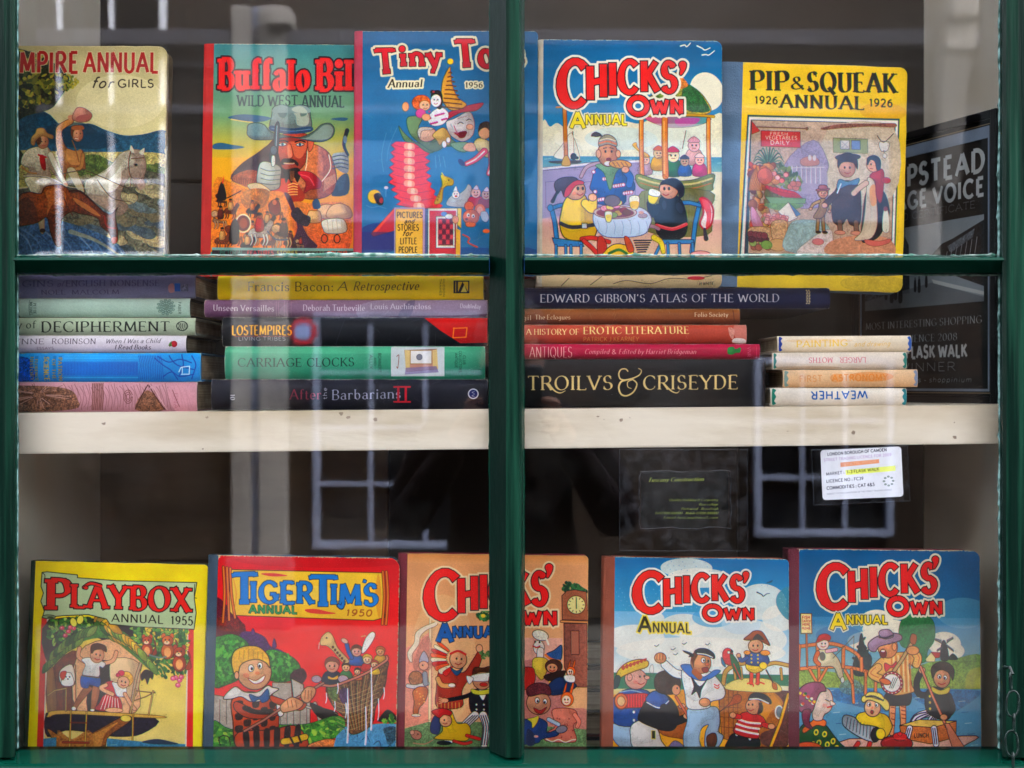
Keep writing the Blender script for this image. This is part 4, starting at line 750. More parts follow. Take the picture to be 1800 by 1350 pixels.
    # boy & girl
    c.p('b8744c', '440,980 480,900 520,850 560,860 545,880 480,960 455,1000', o='5a2c18', ow=3, v=.2); c.p('b8744c', '560,850 600,850 595,920 570,990 550,985', o='5a2c18', ow=3, v=.2); c.e('f0ece0', 448, 985, 14, 12, o='5a2c18', ow=2); c.e('f0ece0', 560, 992, 14, 8, o='5a2c18', ow=2)
    c.p('2a6cc0', '497,780 598,790 600,850 545,840 530,860 490,850', o='12305a', ow=3, v=.25)
    c.l('e6ac84', 24, '510,700 470,670 478,620', o='6a3420', ow=3); c.l('e6ac84', 24, '620,710 680,690 700,640', o='6a3420', ow=3)
    c.p('f2f0ea', '490,690 530,675 600,690 635,710 620,735 600,730 595,790 500,782 515,720', o='5a5a64', ow=3, v=.15); c.l('6a4a2c', 8, '500,785 595,795')
    c.e('e9b08a', 585, 660, 42, 46, rot=8, o='6a3420', ow=3, v=.2); c.p('5a2c18', '545,640 550,600 590,588 635,605 640,640 610,625 570,630 555,650', o='2a1008', ow=2); c.e('1c0c08', 578, 655, 4, 6); c.e('1c0c08', 602, 660, 4, 6); c.l('a82c24', 6, '572,680 585,688 600,684')
    c.p('c8283c', '630,900 690,890 730,930 740,985 720,1000 580,990 600,950', o='5a1020', ow=3, v=.2)
    for i in range(6): c.l('f0d8d0', 5, [(640+i*14, 900+i*4), (610+i*22, 985)])
    c.p('c8283c', '630,830 680,815 700,860 720,900 680,900 640,880', o='5a1020', ow=3); c.p('f4f0ea', '680,820 760,850 755,900 710,905 690,860', o='6a6068', ow=3)
    c.l('eab48c', 24, '640,840 610,860 680,895', o='6a3420', ow=3); c.l('eab48c', 22, '755,890 790,950 815,980', o='6a3420', ow=3)
    c.e('e8b44c', 760, 800, 44, 46, o='7a4a14', ow=3, tex=.3); c.e('ecb690', 745, 820, 36, 36, o='6a3420', ow=3); c.e('1c0c08', 735, 815, 4, 6); c.e('1c0c08', 757, 820, 4, 6); c.l('a82c24', 5, '732,834 744,842 757,838'); c.e('d03a5c', 732, 765, 20, 17, o='6a1430', ow=2); c.e('d03a5c', 712, 778, 12, 12, o='6a1430', ow=2)
    c.e('eab48c', 690, 990, 54, 15, o='6a3420', ow=3)
    # platform, rails, rope ladder
    c.p('2c2438', '275,1040 360,1008 935,1030 860,1130 700,1150 560,1130 400,1120 290,1160', tex=.35); c.p('e0b860', '290,1030 370,998 942,1015 938,1032 400,1020 300,1042', o='5a3a18', ow=3)
    c.p('b07434', '290,1110 420,1180 560,1130 680,1060 760,1020 800,1040 740,1090 660,1150 640,1230 620,1510 350,1510 340,1230', o='3a1c0c', ow=4, v=.35, tex=.4); c.p('d8a050', '460,1200 600,1120 720,1060 640,1130 600,1220', al=.7, tex=.3); c.e('e8d06a', 762, 1038, 32, 20, o='5a4a18', ow=3)
    c.p('b07434', '560,1130 440,1170 350,1120 380,1300 430,1510 560,1510', al=.8, tex=.4)
    for q in ('815,860 820,870 935,880', '810,930 880,905 935,875'): c.l('7a5a34', 7, q, sm=0)
    for q in ('820,860 790,1005', '925,870 900,1012', '400,870 400,1000', '290,910 330,880 400,865'): c.l('c8a468', 9, q, sm=0, o='4a3018', ow=2)
    for a, b in (((430, 1000), (424, 1300)), ((525, 1005), (515, 1300)), ((805, 1010), (803, 1300))): c.l('d8b050', 9, [a, b], sm=0, o='5a3c14', ow=2)
    c.l('9a3c20', 12, '385,1190 540,1190', o='4a1808', ow=2); c.l('9a3c20', 10, '430,1070 525,1070', al=.6)
    c.p('4c8aa8', '266,1172 345,1160 345,1510 262,1510', sm=0, tex=.25); c.p('4c8aa8', '650,1160 860,1175 1122,1185 1114,1510 640,1510', sm=0, g=('2f6c90', 'v'), tex=.25); c.p('2c3c54', '860,1180 900,1165 960,1158 1030,1170 1080,1185 960,1190')
    for i in range(12): c.l('9cc4cc', 3, [(670+(i*83) % 400, 1200+i*10), (710+(i*83) % 400, 1198+i*10)])
    for i in range(7): a = -2.8+i*.42; c.l('2a4a24', 6, [(865, 1230), (865+36*math.cos(a), 1230+38*math.sin(a))], w2=1)
    c.ink(430, .3)
    # scroll
    c.p('c4d2aa', '245,165 275,160 460,175 460,192 700,205 1185,205 1170,300 1182,390 1170,490 820,482 660,470 640,440 530,415 380,425 250,440 262,400 240,340 255,290 240,250', sm=0, o='2c3420', ow=5)
    c.e('9aaa84', 290, 434, 40, 12, o='2c3420', ow=4); c.e('3a4a34', 300, 436, 20, 5); c.l('2c3420', 4, '245,165 262,180 262,200'); c.l('2c3420', 4, '1172,215 1170,290 1184,300')
    for x in (440, 480): c.e('f0e468', x, 448+(x % 3)*8, 20, 28, rot=20 if x > 450 else -20, o='3a3414', ow=3)
    for o_ in ([(6, '2a0c10')],): c.t('P', 280, 412, 390, 388, 185, 180, 'd8281e', w=.27, thin=.11, ser=.09, slab=.08, outs=o_); c.t('LAYBOX', 428, 1140, 372, 384, 140, 142, 'd8281e', w=.24, thin=.1, ser=.07, slab=.08, outs=o_)
    c.l('2a0c10', 26, '500,250 540,225 600,235', al=1); c.l('d8281e', 15, '500,250 540,225 605,240'); c.e('d8281e', 512, 252, 14, 12, o='2a0c10', ow=4)
    c.t('ANNUAL', 670, 982, 455, 460, 48, 50, '241c16', w=.15, thin=.09); c.t('1955', 1030, 1162, 462, 466, 48, 52, '241c16', w=.16, thin=.1)
    c.speck(.06, 2.4); c.worn('e4d8a0', 3, 16, .7); return c

def art_empire():
    c = Cv(-110, 108, 892, 1390, .55, 'c9bd8f', .004, 3)
    c.grad(108, 600, 'b9ac80', 'd8cc9c'); c.grad(600, 720, 'd8cc9c', 'c9bd8f')
    c.e('e6dab0', 640, 420, 240, 150, al=.5)
    c.p('20485a', '-120,520 60,470 230,480 330,560 470,545 560,580 660,610 760,605 892,585 900,730 -120,740', g=('2f5d70', 'v'), tex=.35)
    c.p('173646', '250,560 430,540 520,590 640,640 500,690 260,650', al=.6)
    c.p('b3a66c', '-120,712 450,705 900,715 900,830 -120,900', g=('8f8a4e', 'v'), tex=.5)
    c.p('5b6a36', '440,735 520,720 600,760 700,790 800,770 895,800 895,850 440,850', tex=.7)
    for i in range(26): c.e(['3d4d28', '6a7438', '4c5a2c'][i % 3], 450+i*17, 775+((i*37) % 50), 18, 12, al=.8)
    c.p('33331f', '-120,100 60,120 210,170 330,250 350,330 300,420 250,470 100,520 60,640 120,760 -120,900', tex=.6)
    c.leaves(['6c6a26', '8a8430', '4f5524', '2f3a1e', 'a3973a'], '-100,110 180,150 330,250 380,330 320,360 250,430 60,480 -100,520', 520, 17, 2)
    c.leaves(['8f8a38', 'b0a040', '6f7430'], '320,280 370,270 412,310 380,345 330,350', 60, 11, 4)
    c.p('4d4a38', '-120,1000 200,900 900,830 900,1400 -120,1400', g=('7d7a66', 'v'), tex=.6)
    for i in range(70):
        x = 450+(i*97) % 440; y = 850+(i*61) % 420
        c.e(['8f8668', 'a89a74', '5f6a6a', '6c6248', '49555c', 'b0a07a', '3d4648'][i % 7], x, y, 34+(i*7) % 30, 16+(i*5) % 16, rot=(i*29) % 50-25, tex=.5, al=.85)
    c.p('44607a', '-120,1080 140,1060 400,1110 640,1220 640,1390 -120,1390', tex=.5)
    for i in range(12): c.l(['6d88a0', '2c4258', '8b9cac'][i % 3], 10, [(-60+i*60, 1120+i*6), (30+i*58, 1180+i*9), (90+i*52, 1330)], al=.6, w2=3)
    c.l('b8a97c', 26, '380,1150 520,1200 660,1290', al=.6, w2=8)
    # grey horse
    c.p('cfc7b0', '455,870 520,830 590,780 640,715 700,690 760,700 785,780 770,850 780,890 750,915 715,880 700,840 660,900 650,960 690,1010 640,1060 560,1020 470,950', v=.55, tex=.25, o='6a5f4c', ow=3)
    c.p('e6e0cc', '520,850 600,790 640,760 650,860 610,920 540,920', al=.7)
    c.p('cfc7b0', '695,700 700,665 720,705'); c.p('cfc7b0', '745,705 772,680 768,720')
    c.p('a99f88', '640,715 670,720 640,790 590,850 560,850 600,780', al=.8)
    c.l('5b3b28', 5, '700,700 690,760 705,845 780,850'); c.l('5b3b28', 5, '705,740 770,735'); c.l('4a3424', 4, '460,810 560,850 690,905 700,850'); c.l('4a3424', 4, '520,860 600,960 700,980')
    c.e('1c1612', 728, 775, 9, 7); c.e('4a3a30', 757, 893, 7, 5); c.p('b59a88', '735,880 780,880 775,905 750,915', al=.7)
    # waving rider
    c.p('c98f4e', '290,600 300,560 350,525 380,520 385,540 330,580 325,620 350,680 400,700 440,700 455,790 440,800 360,800 345,860 300,700', v=.5, tex=.3, o='5a3a22', ow=3)
    c.p('d8a464', '350,690 400,700 430,690 440,760 400,780 360,760', al=.6)
    c.p('e0a883', '380,510 365,500 370,520'); c.e('dca07c', 372, 512, 17, 15); c.p('d89a80', '380,520 390,480 410,455 450,462 487,495 470,530 420,538', o='7a4a44', ow=3, v=.4); c.e('b06a60', 440, 512, 42, 17, rot=-10)
    c.e('dda27c', 408, 605, 31, 42, rot=-8, v=.4, o='6a3f2a', ow=2); c.p('6a3c20', '372,600 378,560 420,555 440,575 430,580 392,585 385,625'); c.p('a8663a', '380,562 432,556 442,578 384,580'); c.l('fff0e0', 6, '398,627 416,630'); c.l('a8402c', 3, '392,622 422,630'); c.e('2a1a12', 404, 600, 3, 3); c.e('2a1a12', 424, 602, 3, 3)
    c.l('b07e46', 20, '440,720 430,790 380,805', o='5a3a22', ow=2); c.p('b8aa88', '355,810 400,800 450,920 420,925', o='5a4a34', ow=2)
    c.l('8a5c30', 6, '380,640 400,690 420,760'); c.l('5a4a3a', 5, '120,835 300,830 460,800')
    # girl in white on the left
    c.p('d6ccae', '105,770 130,700 200,675 250,680 290,760 335,850 320,870 260,800 265,850 140,850 150,800', v=.5, tex=.25, o='6e6450', ow=3)
    c.p('d3c8a6', '130,850 260,850 330,880 240,905 215,960 225,1010 190,1020 160,930', v=.5, tex=.25, o='6e6450', ow=3)
    c.p('c4b48c', '192,1000 228,1000 238,1140 215,1150', v=.4, o='6e6450', ow=2); c.e('33241a', 228, 1145, 16, 12)
    c.l('d6ccae', 30, '265,720 300,800 345,880', o='8a8068', ow=3, w2=22); c.e('d7a07a', 348, 890, 13, 12)
    c.e('dba67f', 222, 650, 30, 38, v=.4, o='7a5238', ow=2); c.e('5a3420', 200, 640, 14, 26); c.p('cfa968', '158,660 160,625 180,600 190,575 225,573 245,600 275,612 272,632 220,615 185,640 175,668', o='7a5a30', ow=3, v=.4)
    c.e('2a1a12', 216, 648, 3, 3); c.e('2a1a12', 236, 648, 3, 3); c.l('b04a3a', 4, '218,668 236,668')
    c.p('b5261e', '208,725 232,730 242,800 225,805 210,770', v=.4); c.l('b5261e', 9, '200,722 240,735')
    c.l('a9783f', 8, '110,790 150,820 190,825')
    # chestnut horse, grazing
    c.p('8a4a1c', '90,1090 95,960 150,930 215,940 240,900 330,890 380,930 430,930 500,990 560,1040 600,1050 632,1015 620,1060 636,1150 632,1205 605,1215 590,1160 545,1120 520,1070 430,1050 380,1040 330,1090 330,1220 300,1225 270,1150 250,1070 200,1100 100,1120', v=.55, tex=.45, o='33190c', ow=4)
    c.p('b8743a', '240,930 300,905 350,940 340,1010 280,1000 250,1060 255,980', al=.75, tex=.4); c.p('c88a4c', '390,960 470,1000 540,1060 500,1050 420,1000', al=.6)
    c.p('55270f', '545,1085 610,1070 630,1130 600,1150 560,1120', al=.7, tex=.4); c.p('b04a2c', '600,1185 630,1180 632,1208 608,1214', al=.8)
    c.l('3a1a0c', 12, '370,925 430,925 500,985 555,1040', w2=5); c.l('54240f', 5, '340,960 360,1010 390,1060'); c.l('54240f', 5, '265,1080 290,1150 310,1215')
    c.l('8a1f18', 5, '560,1060 575,1120 625,1130'); c.l('c7c0ae', 4, '120,840 250,845 370,900 480,905')
    c.p('5a2d12', '90,1000 140,960 190,1020 195,1100 110,1100', tex=.5, al=.8); c.e('140a06', 590, 1105, 6, 5)
    c.ink(470, .3)
    c.t('EMPIRE', 30, 408, 262, 258, 115, 112, 'a32a22', w=.2, outs=[(3.5, 'd9cba0')]); c.t('ANNUAL', 440, 842, 257, 255, 112, 112, 'a32a22', w=.19, outs=[(3.5, 'd9cba0')])
    c.t('for', 480, 598, 345, 342, 62, 50, '3d3226', w=.13, it=.35); c.t('GIRLS', 625, 820, 341, 340, 44, 44, '3d3226', w=.15)
    c.speck(.1, 2.4); c.worn('cdbf95', 6, 26); return c

def art_buffalo():
    c = Cv(88, 105, 1010, 1440, .55, '5f9a94', .014, 5)
    c.grad(105, 520, '4d8b8c', '82a77e'); c.grad(520, 760, '82a77e', 'd9b43a'); c.grad(760, 1300, 'e6b32c', 'e08b22')
    for q in ('180,530 250,512 350,515 440,530 400,550 300,555 240,545', '95,685 140,675 200,685 280,698 230,710 100,712', '800,535 860,525 905,530 880,545'): c.p('3c6a84', q); 
    c.l('f0d070', 6, '200,540 280,552 330,556')
    # cloak and shoulders
    c.p('54363c', '200,880 260,800 350,740 420,690 480,660 520,900 420,960 300,925', v=.4, tex=.3, o='2c1a1c', ow=4)
    c.p('a85a36', '205,878 300,830 380,850 400,930 300,930', tex=.3); 
    for i in range(14): c.l('5c2a18', 3, [(215+i*10, 870+i), (205+i*12, 900+i*2)])
    c.p('dd8c5c', '600,690 700,680 790,730 830,830 830,930 760,985 640,990 560,930', v=.45, tex=.25, o='4a2418', ow=4)
    c.p('c7401f', '450,900 560,880 640,960 620,1010 470,1010', v=.3)
    for i in range(24): c.l('8a3c22', 3, [(590+i*10, 935-i*1.2), (584+i*10, 985-i*2)])
    for i in range(11): c.l('f0bd90', 3, [(765+i*6, 880-i*3), (760+i*7, 950-i*5)])
    c.l('f2e2c0', 6, '660,720 655,800 640,860'); c.l('f2e2c0', 6, '790,740 800,820 750,890')
    # striped sleeve and rifle stock at the right
    c.p('b5b8ae', '810,740 870,725 905,735 905,840 840,820', v=.3)
    for i in range(4): c.l('4c565c', 6, [(812, 752+i*22), (860, 742+i*22), (905, 752+i*22)])
    c.p('55626a', '905,850 850,870 820,940 810,975 905,960', v=.4); c.l('28323c', 26, '900,600 880,680 905,740', w2=14)
    c.e('7f90a0', 888, 650, 12, 22)
    # face
    c.p('c4553a', '478,690 500,630 600,610 690,640 692,690 660,700 650,780 610,830 560,845 510,820 490,760', v=.35, tex=.15, o='3a1614', ow=3)
    c.p('e07f58', '560,650 640,640 655,700 620,760 580,740', al=.8); c.p('8a2e28', '482,650 540,640 690,645 690,660 560,665 500,668', al=.8)
    c.p('d87050', '665,650 700,650 690,705 668,720', o='3a1614', ow=3)
    c.p('f2a27c', '540,690 560,690 570,750 545,760', al=.8); c.l('5a1c18', 4, '560,680 575,745 550,765')
    for x in (510, 615):
        c.p('e9e4da', [(x-24, 684), (x, 672), (x+26, 680), (x, 692)], o='241010', ow=3); c.e('2f5a6c', x, 682, 8, 8); c.l('241010', 8, [(x-28, 668), (x+4, 660), (x+32, 668)])
    c.p('2a1414', '498,790 512,765 550,762 580,768 606,790 600,806 575,788 540,788 512,800'); c.l('e8c8b0', 7, '520,790 560,792 580,790')
    c.p('1d1012', '505,815 530,825 600,815 620,850 600,900 580,870 565,905 545,880 530,905 520,860', tex=.4)
    for i in range(5): c.l('b0683c', 3, [(555+i*6, 835), (560+i*4, 890)])
    # collar cords and scarf
    for i in range(5): c.l('e7b070', 7, [(545, 915+i*14), (575, 905+i*16), (600, 912+i*14)])
    c.p('c9283c', '600,840 680,840 740,890 735,930 680,940 640,960 650,900', v=.45, o='5a1018', ow=3); c.l('e8646c', 6, '620,855 670,870 700,915')
    # hat
    c.p('6f8c8a', '298,600 305,570 350,558 400,570 440,610 520,630 620,640 700,605 740,570 790,558 822,585 815,630 770,660 700,665 560,640 440,655 340,655 300,630', v=.35, tex=.12, o='2a3a3a', ow=4)
    c.p('a9b5a4', '560,640 650,645 720,600 760,570 800,572 815,600 790,645 700,655', al=.7)
    c.p('8fa19a', '440,590 445,520 455,470 500,455 560,468 610,455 665,465 680,520 678,590 560,605', v=.3, tex=.12, o='2a3a3a', ow=4)
    c.p('c9cdb6', '560,480 600,462 640,470 670,520 660,570 600,570 590,520', al=.8); c.p('5a706e', '480,480 520,475 540,500 520,530 490,520', al=.8); c.p('6c8078', '620,480 650,485 655,510 620,520', al=.9)
    c.p('32506c', '440,575 560,590 680,578 682,608 560,622 442,606'); c.l('7f9cb4', 4, '445,590 560,605 680,593')
    # revolver and glove
    c.p('27323c', '455,700 482,690 480,760 470,800 440,815 430,740', o='10161c', ow=3); c.p('3d4c58', '468,570 492,565 484,700 458,705', o='10161c', ow=3); c.l('aebcc4', 5, '478,575 472,690'); c.e('586873', 458, 715, 20, 26, o='10161c', ow=3)
    c.p('c9cfc2', '370,800 400,780 450,790 500,815 498,880 490,930 440,945 370,925 355,880', v=.35, o='33403c', ow=4)
    for i in range(4): c.l('4c5a54', 4, [(380, 820+i*28), (430, 835+i*26), (495, 830+i*26)])
    c.p('e4e6da', '445,750 465,750 465,800 445,805', o='33403c', ow=3); c.p('dfc8a0', '300,915 370,905 440,950 420,975 330,950', o='6a4a2a', ow=3)
    # sand, riders, wagons
    c.p('d88a2c', '100,900 200,900 300,940 430,950 520,960 580,1060 620,1200 660,1280 100,1300', g=('e8862a', 'v'), tex=.25)
    c.p('c8843c', '270,960 340,935 430,950 400,1040 300,1050 260,1010', v=.3, tex=.4); c.p('d98c4a', '560,1030 700,1020 900,1030 905,1290 640,1290', g=('d8602e', 'v'), tex=.3)
    c.p('4a2440', '520,960 560,980 600,1080 660,1200 720,1270 560,1280 600,1160 560,1050', tex=.3)
    for i, (x, y, u) in enumerate(((150, 1000, 34), (200, 1060, 40), (140, 1110, 46), (330, 1060, 36), (480, 1060, 44), (420, 1130, 40), (230, 1200, 52), (330, 1200, 50), (520, 1180, 48), (150, 1230, 44), (560, 1240, 40), (430, 1235, 46), (620, 1250, 26), (300, 1255, 40))):
        rider(c, x, y, u, ['b5402a', 'e0b070', '6a2418', 'd8873a'][i % 4], ['4a2014', '7a3a1c', 'c8a07a', '2c1612', '95502a'][i % 5], face=(-1, 1)[i % 2])
    c.e('6a2418', 275, 1135, 44, 50, o='f0dab0', ow=9); c.e('9c4a2a', 275, 1135, 24, 30); c.p('1f1414', '200,1140 230,1110 250,1170 240,1250 190,1240')
    c.p('1d1518', '125,940 145,900 165,940 170,1000 120,1000'); c.l('d83a24', 8, '150,905 158,868', w2=2); c.l('1d1518', 6, '110,1010 180,990 260,950')
    rider(c, 375, 1180, 66, 'c8402c', 'd8d0c0'); rider(c, 520, 1200, 60, '5a3a24', 'd0a878', face=-1); c.p('7a2c20', '440,1010 480,1000 500,1060 470,1090 430,1060', o='22100e', ow=3); c.e('c8704a', 462, 1015, 15, 17, o='22100e', ow=2)
    c.l('2f4a66', 8, '420,1180 470,1225 540,1225')
    for q in ((780, 1060, 62), (850, 1060, 70), (700, 1085, 40)): c.p('e9c08a', [(q[0]-q[2], q[1]+40), (q[0]-q[2]*.8, q[1]-20), (q[0], q[1]-q[2]*.6), (q[0]+q[2]*.9, q[1]-20), (q[0]+q[2], q[1]+40)], v=.4, o='6a3a20', ow=3)
    c.p('ece6d2', '748,1120 800,1105 880,1110 892,1180 780,1190 752,1160', v=.3, o='4a3424', ow=3)
    for i in range(4): c.l('b5a88e', 3, [(780+i*28, 1112), (788+i*28, 1185)])
    for x in (762, 838): c.e('d8602e', x, 1220, 18, 24, o='3a2416', ow=6)
    c.p('3a3440', '560,1080 600,1040 640,1080 680,1100 660,1150 600,1130', tex=.5); c.p('47607a', '690,1010 720,990 740,1040 700,1050')
    c.ink(480, .3)
    c.r('7fa69c', 88, 1274, 1010, 1290); c.r('3b2a30', 88, 1290, 1010, 1330)
    cols = ['3f7d6c', 'b8323a', 'a8a04a', '5a7d5c', 'c05030']
    for i, (t, a, b) in enumerate((('PICTORIAL', 135, 275), ('FEATURES', 300, 458), ('STORIES', 478, 602), ('ARTICLES', 625, 765), ('COLOUR', 780, 900))): c.t(t, a, b, 1316, 1314, 24, 24, cols[i], w=.2)
    c.r('c8382e', 88, 1336, 1010, 1440)
    c.t('Buffalo', 132, 668, 368, 368, 178, 172, 'dc2f2b', w=.27, thin=.13, ser=.07, slab=.14, sp=.1, outs=[(9, '3a1220')]); c.t('Bill', 722, 985, 370, 370, 178, 178, 'dc2f2b', w=.27, thin=.13, ser=.07, slab=.14, outs=[(9, '3a1220')])
    c.t('WILD', 238, 400, 463, 463, 62, 62, '33484a', w=.17, thin=.1, ser=.07, slab=.1); c.t('WEST', 425, 600, 463, 455, 62, 55, '33484a', w=.17, thin=.1, ser=.07, slab=.1); c.t('ANNUAL', 628, 880, 468, 466, 70, 66, '33484a', w=.17, thin=.1, ser=.07, slab=.1)
    c.p('8fa19a', '452,480 500,455 560,468 610,455 668,470 672,500 560,500 460,500'); c.p('c9cdb6', '565,480 605,462 640,470 660,500 600,500', al=.8)
    c.speck(.07, 2.2); c.worn('cfc0a0', 3, 14, .8); return c

def art_tiny():
    c = Cv(97, 62, 1092, 1450, .52, '2f6ba0', 0., 7)
    c.grad(62, 500, '2a6c90', '3a80a6'); c.grad(500, 1450, '3a80a6', '387ca2')
    c.p('3a3a78', '95,1190 200,1150 300,1200 300,1300 95,1320', al=.6); c.p('27548c', '430,1300 830,1290 1080,1300 1080,1450 430,1450', al=.6)
    for q in ('240,640 215,760 225,860', '300,610 255,720 245,800', '515,770 520,840', '535,765 545,830', '560,775 572,835'): c.l('8fb4cc', 2.5, q, al=.7)
    # concertina body
    n = 9; L = []; R = []
    for i in range(n):
        y = 690+i*42; cx = 375+max(0, i-5)*18; w = 82+i*3
        L += [(cx-w, y), (cx-w-26, y+20)]; R += [(cx+w-8, y+6), (cx+w+22, y+26)]
    c.p('e0455a', L+[(400, 1066), (540, 1066)]+R[::-1], sm=0, o='a02038', ow=3, g=('d83a32', 'v'), tex=.08)
    for i in range(n):
        y = 708+i*42; cx = 375+max(0, i-5)*18; c.l('b32840', 4, [(cx-98, y), (cx, y+20), (cx+95, y+8)])
    for i in range(n):
        y = 700+i*42; cx = 372+max(0, i-5)*18; c.p('f4c3a0', [(cx-26, y), (cx+22, y+4), (cx+24, y+34), (cx-28, y+30)], al=.75); c.p('fae6c4', [(cx-8, y+2), (cx+10, y+4), (cx+10, y+32), (cx-10, y+30)], al=.6)
    # coat, arms
    c.p('7d9a72', '310,600 340,640 400,690 470,700 560,650 640,700 700,740 660,720 560,720 480,755 400,700 350,690 325,650', o='33503c', ow=3, v=.3)
    c.p('86a078', '355,560 400,545 440,560 420,620 470,690 540,680 600,640 560,720 500,745 430,700 370,640', o='33503c', ow=3, v=.35)
    c.e('f0c8b4', 470, 650, 52, 40, rot=-10, o='5a4048', ow=3, v=.2); c.p('d8d0c4', '415,640 430,610 490,610 500,622 440,630 430,670', o='5a4048', ow=2)
    c.p('e3c17c', '500,650 560,610 600,660 590,710 560,690 540,710 520,680', o='6a5430', ow=3, v=.3)
    c.e('efe6e0', 565, 705, 13, 20, o='5a4048', ow=2); c.e('efe6e0', 588, 680, 12, 16, o='5a4048', ow=2)
    c.p('86a078', '600,700 700,695 690,745 640,740', o='33503c', ow=3)
    # clown head and hat
    c.p('ece4e0', '575,580 620,560 700,520 730,560 735,610 720,660 670,690 620,670 590,640', o='5a5060', ow=3, v=.3)
    c.e('e8b49a', 708, 606, 19, 15, o='8a4a40', ow=2); c.l('a83040', 8, '625,640 650,655 690,640'); c.p('7a2030', '640,640 690,630 680,665 650,668'); c.l('c0506a', 4, '620,600 632,630 645,650')
    c.l('4a4048', 4, '640,590 655,580 672,588'); c.l('4a4048', 4, '690,570 702,562 716,568'); c.l('8aa0b4', 3, '600,590 615,620'); c.l('b07a80', 3, '640,560 690,545')
    c.p('cc3350', '545,560 600,520 680,490 775,470 778,485 740,515 660,525 600,555 560,575', o='7a1830', ow=3, v=.2)
    c.p('d8a23c', '595,265 560,330 548,400 552,450 590,505 640,510 690,480 640,440 610,370 600,300', o='5a3a1c', ow=3)
    for i in range(9): y = 300+i*24; c.l('6a3a1e', 7, [(590-i*4.5, y), (600-i*1, y-4+i), (606+i*8, y+i*1.5)])
    c.e('f0cc30', 598, 235, 17, 17, o='8a6a10', ow=2)
    c.p('f4f0ee', '470,560 510,510 560,500 590,540 560,590 500,600', o='6a5a6a', ow=2)
    for i in range(14): c.e('c8508a', 480+(i*37) % 100, 520+(i*23) % 72, 7, 6)
    # two passengers: ginger and dark haired
    c.e('e8742c', 436, 470, 52, 44, o='9a3a18', ow=3, tex=.5); c.e('f2c49c', 455, 485, 30, 28, o='8a4a30', ow=2); c.e('2a1a18', 446, 482, 3.5, 4); c.e('2a1a18', 468, 482, 3.5, 4); c.l('b03a30', 3, '448,500 458,505 470,498')
    c.e('d85a9a', 432, 530, 28, 26, o='8a3060', ow=2); c.e('f2b48a', 463, 552, 24, 20, o='8a4a30', ow=2); c.e('f0b07c', 347, 492, 19, 26, o='8a4a30', ow=2)
    c.p('18161c', '490,440 500,405 540,400 555,440 550,500 525,500'); c.e('f3eeea', 518, 458, 30, 36, o='3a3a44', ow=2); c.e('18161c', 508, 452, 3.5, 4); c.e('18161c', 528, 452, 3.5, 4); c.l('b03a40', 3, '508,474 518,478 528,472'); c.e('18161c', 500, 408, 14, 11); c.e('c03a40', 504, 408, 7, 6)
    # child flying at the right
    c.p('e6cf8e', '730,700 760,670 820,690 850,740 810,780 760,750', o='5a4a30', ow=3, v=.3); c.e('e9b48e', 790, 640, 34, 36, o='5a4030', ow=2); c.p('4a3a34', '755,640 765,590 810,575 835,610 830,640 800,612 770,620', tex=.5)
    for q in ('790,745 740,790 690,815', '830,760 830,820 815,870'): c.l('e0566a', 38, q, o='6a2434', ow=3, w2=28); c.l('f5e6dc', 8, q)
    c.e('3a4a78', 662, 808, 24, 14, rot=50); c.p('e6b08a', '690,700 730,700 740,740 700,745 670,730', o='6a4a30', ow=2)
    # dark spot with yellow face bottom left: a small round sun balloon
    c.e('e8c23a', 175, 1000, 37, 38, o='b08a20', ow=3); c.p('2a2224', '172,990 200,980 225,1010 222,1045 195,1045 178,1020', tex=.5); c.e('a83a34', 212, 1022, 11, 16); c.l('8aa4bc', 3, '240,950 238,1000'); c.e('d8d0e0', 240, 950, 12, 9)
    c.l('9fb4c8', 3, '130,1050 160,1062 200,1056 240,1068', al=.7)
    # giraffe toy, small crowd
    c.p('e9cf4c', '545,880 570,885 615,905 612,935 580,940 560,960 550,1030 510,1040 535,980 555,930', o='7a6a20', ow=3, v=.3)
    for i in range(5): c.e('a8702c', 548-i*5, 955+i*16, 6, 7)
    c.l('e9cf4c', 7, '562,885 552,868'); c.e('1c1612', 590, 908, 4, 4)
    c.p('dfe4e4', '580,1050 600,1000 640,990 680,960 700,930 720,960 700,1030 690,1060', o='5a6a7a', ow=3, v=.3); c.p('eceeee', '615,975 630,940 640,975', o='5a6a7a', ow=2); c.e('f0e4dc', 630, 990, 21, 22, o='5a6a7a', ow=2); c.e('b03a3a', 632, 998, 8, 5); c.e('2a2a30', 623, 985, 3, 3); c.e('2a2a30', 637, 985, 3, 3)
    for x, y, a, b in ((742, 980, 'e6b8b0', 'c04058'), (800, 990, 'c8a09a', '9a3a50')):
        c.p(b, [(x-34, y+25), (x+34, y+22), (x+40, y+70), (x-40, y+70)], o='5a2030', ow=2); c.e(a, x, y, 27, 28, o='5a3038', ow=2); c.p('d8c8d8', [(x-15, y-22), (x+4, y-45), (x+16, y-20)], o='6a4a5a', ow=2); c.e('1c1416', x-8, y-4, 3, 4); c.e('1c1416', x+9, y-4, 3, 4); c.l('8a2030', 3, [(x-9, y+11), (x+2, y+15), (x+11, y+9)])
    c.e('e07a58', 705, 1055, 26, 28, o='8a3a28', ow=3); c.e('e07a58', 765, 1075, 30, 34, o='8a3a28', ow=3); c.e('eaa890', 765, 1075, 16, 20); c.e('e2805c', 715, 1115, 46, 42, o='8a3a28', ow=3, v=.3); c.e('f6f0e8', 700, 1105, 9, 11); c.e('1c1612', 702, 1107, 4, 5); c.e('f6f0e8', 728, 1110, 9, 11); c.e('1c1612', 728, 1112, 4, 5); c.e('5a2018', 690, 1128, 8, 6); c.p('e2805c', '690,1145 740,1150 730,1170 690,1168', o='8a3a28', ow=2)
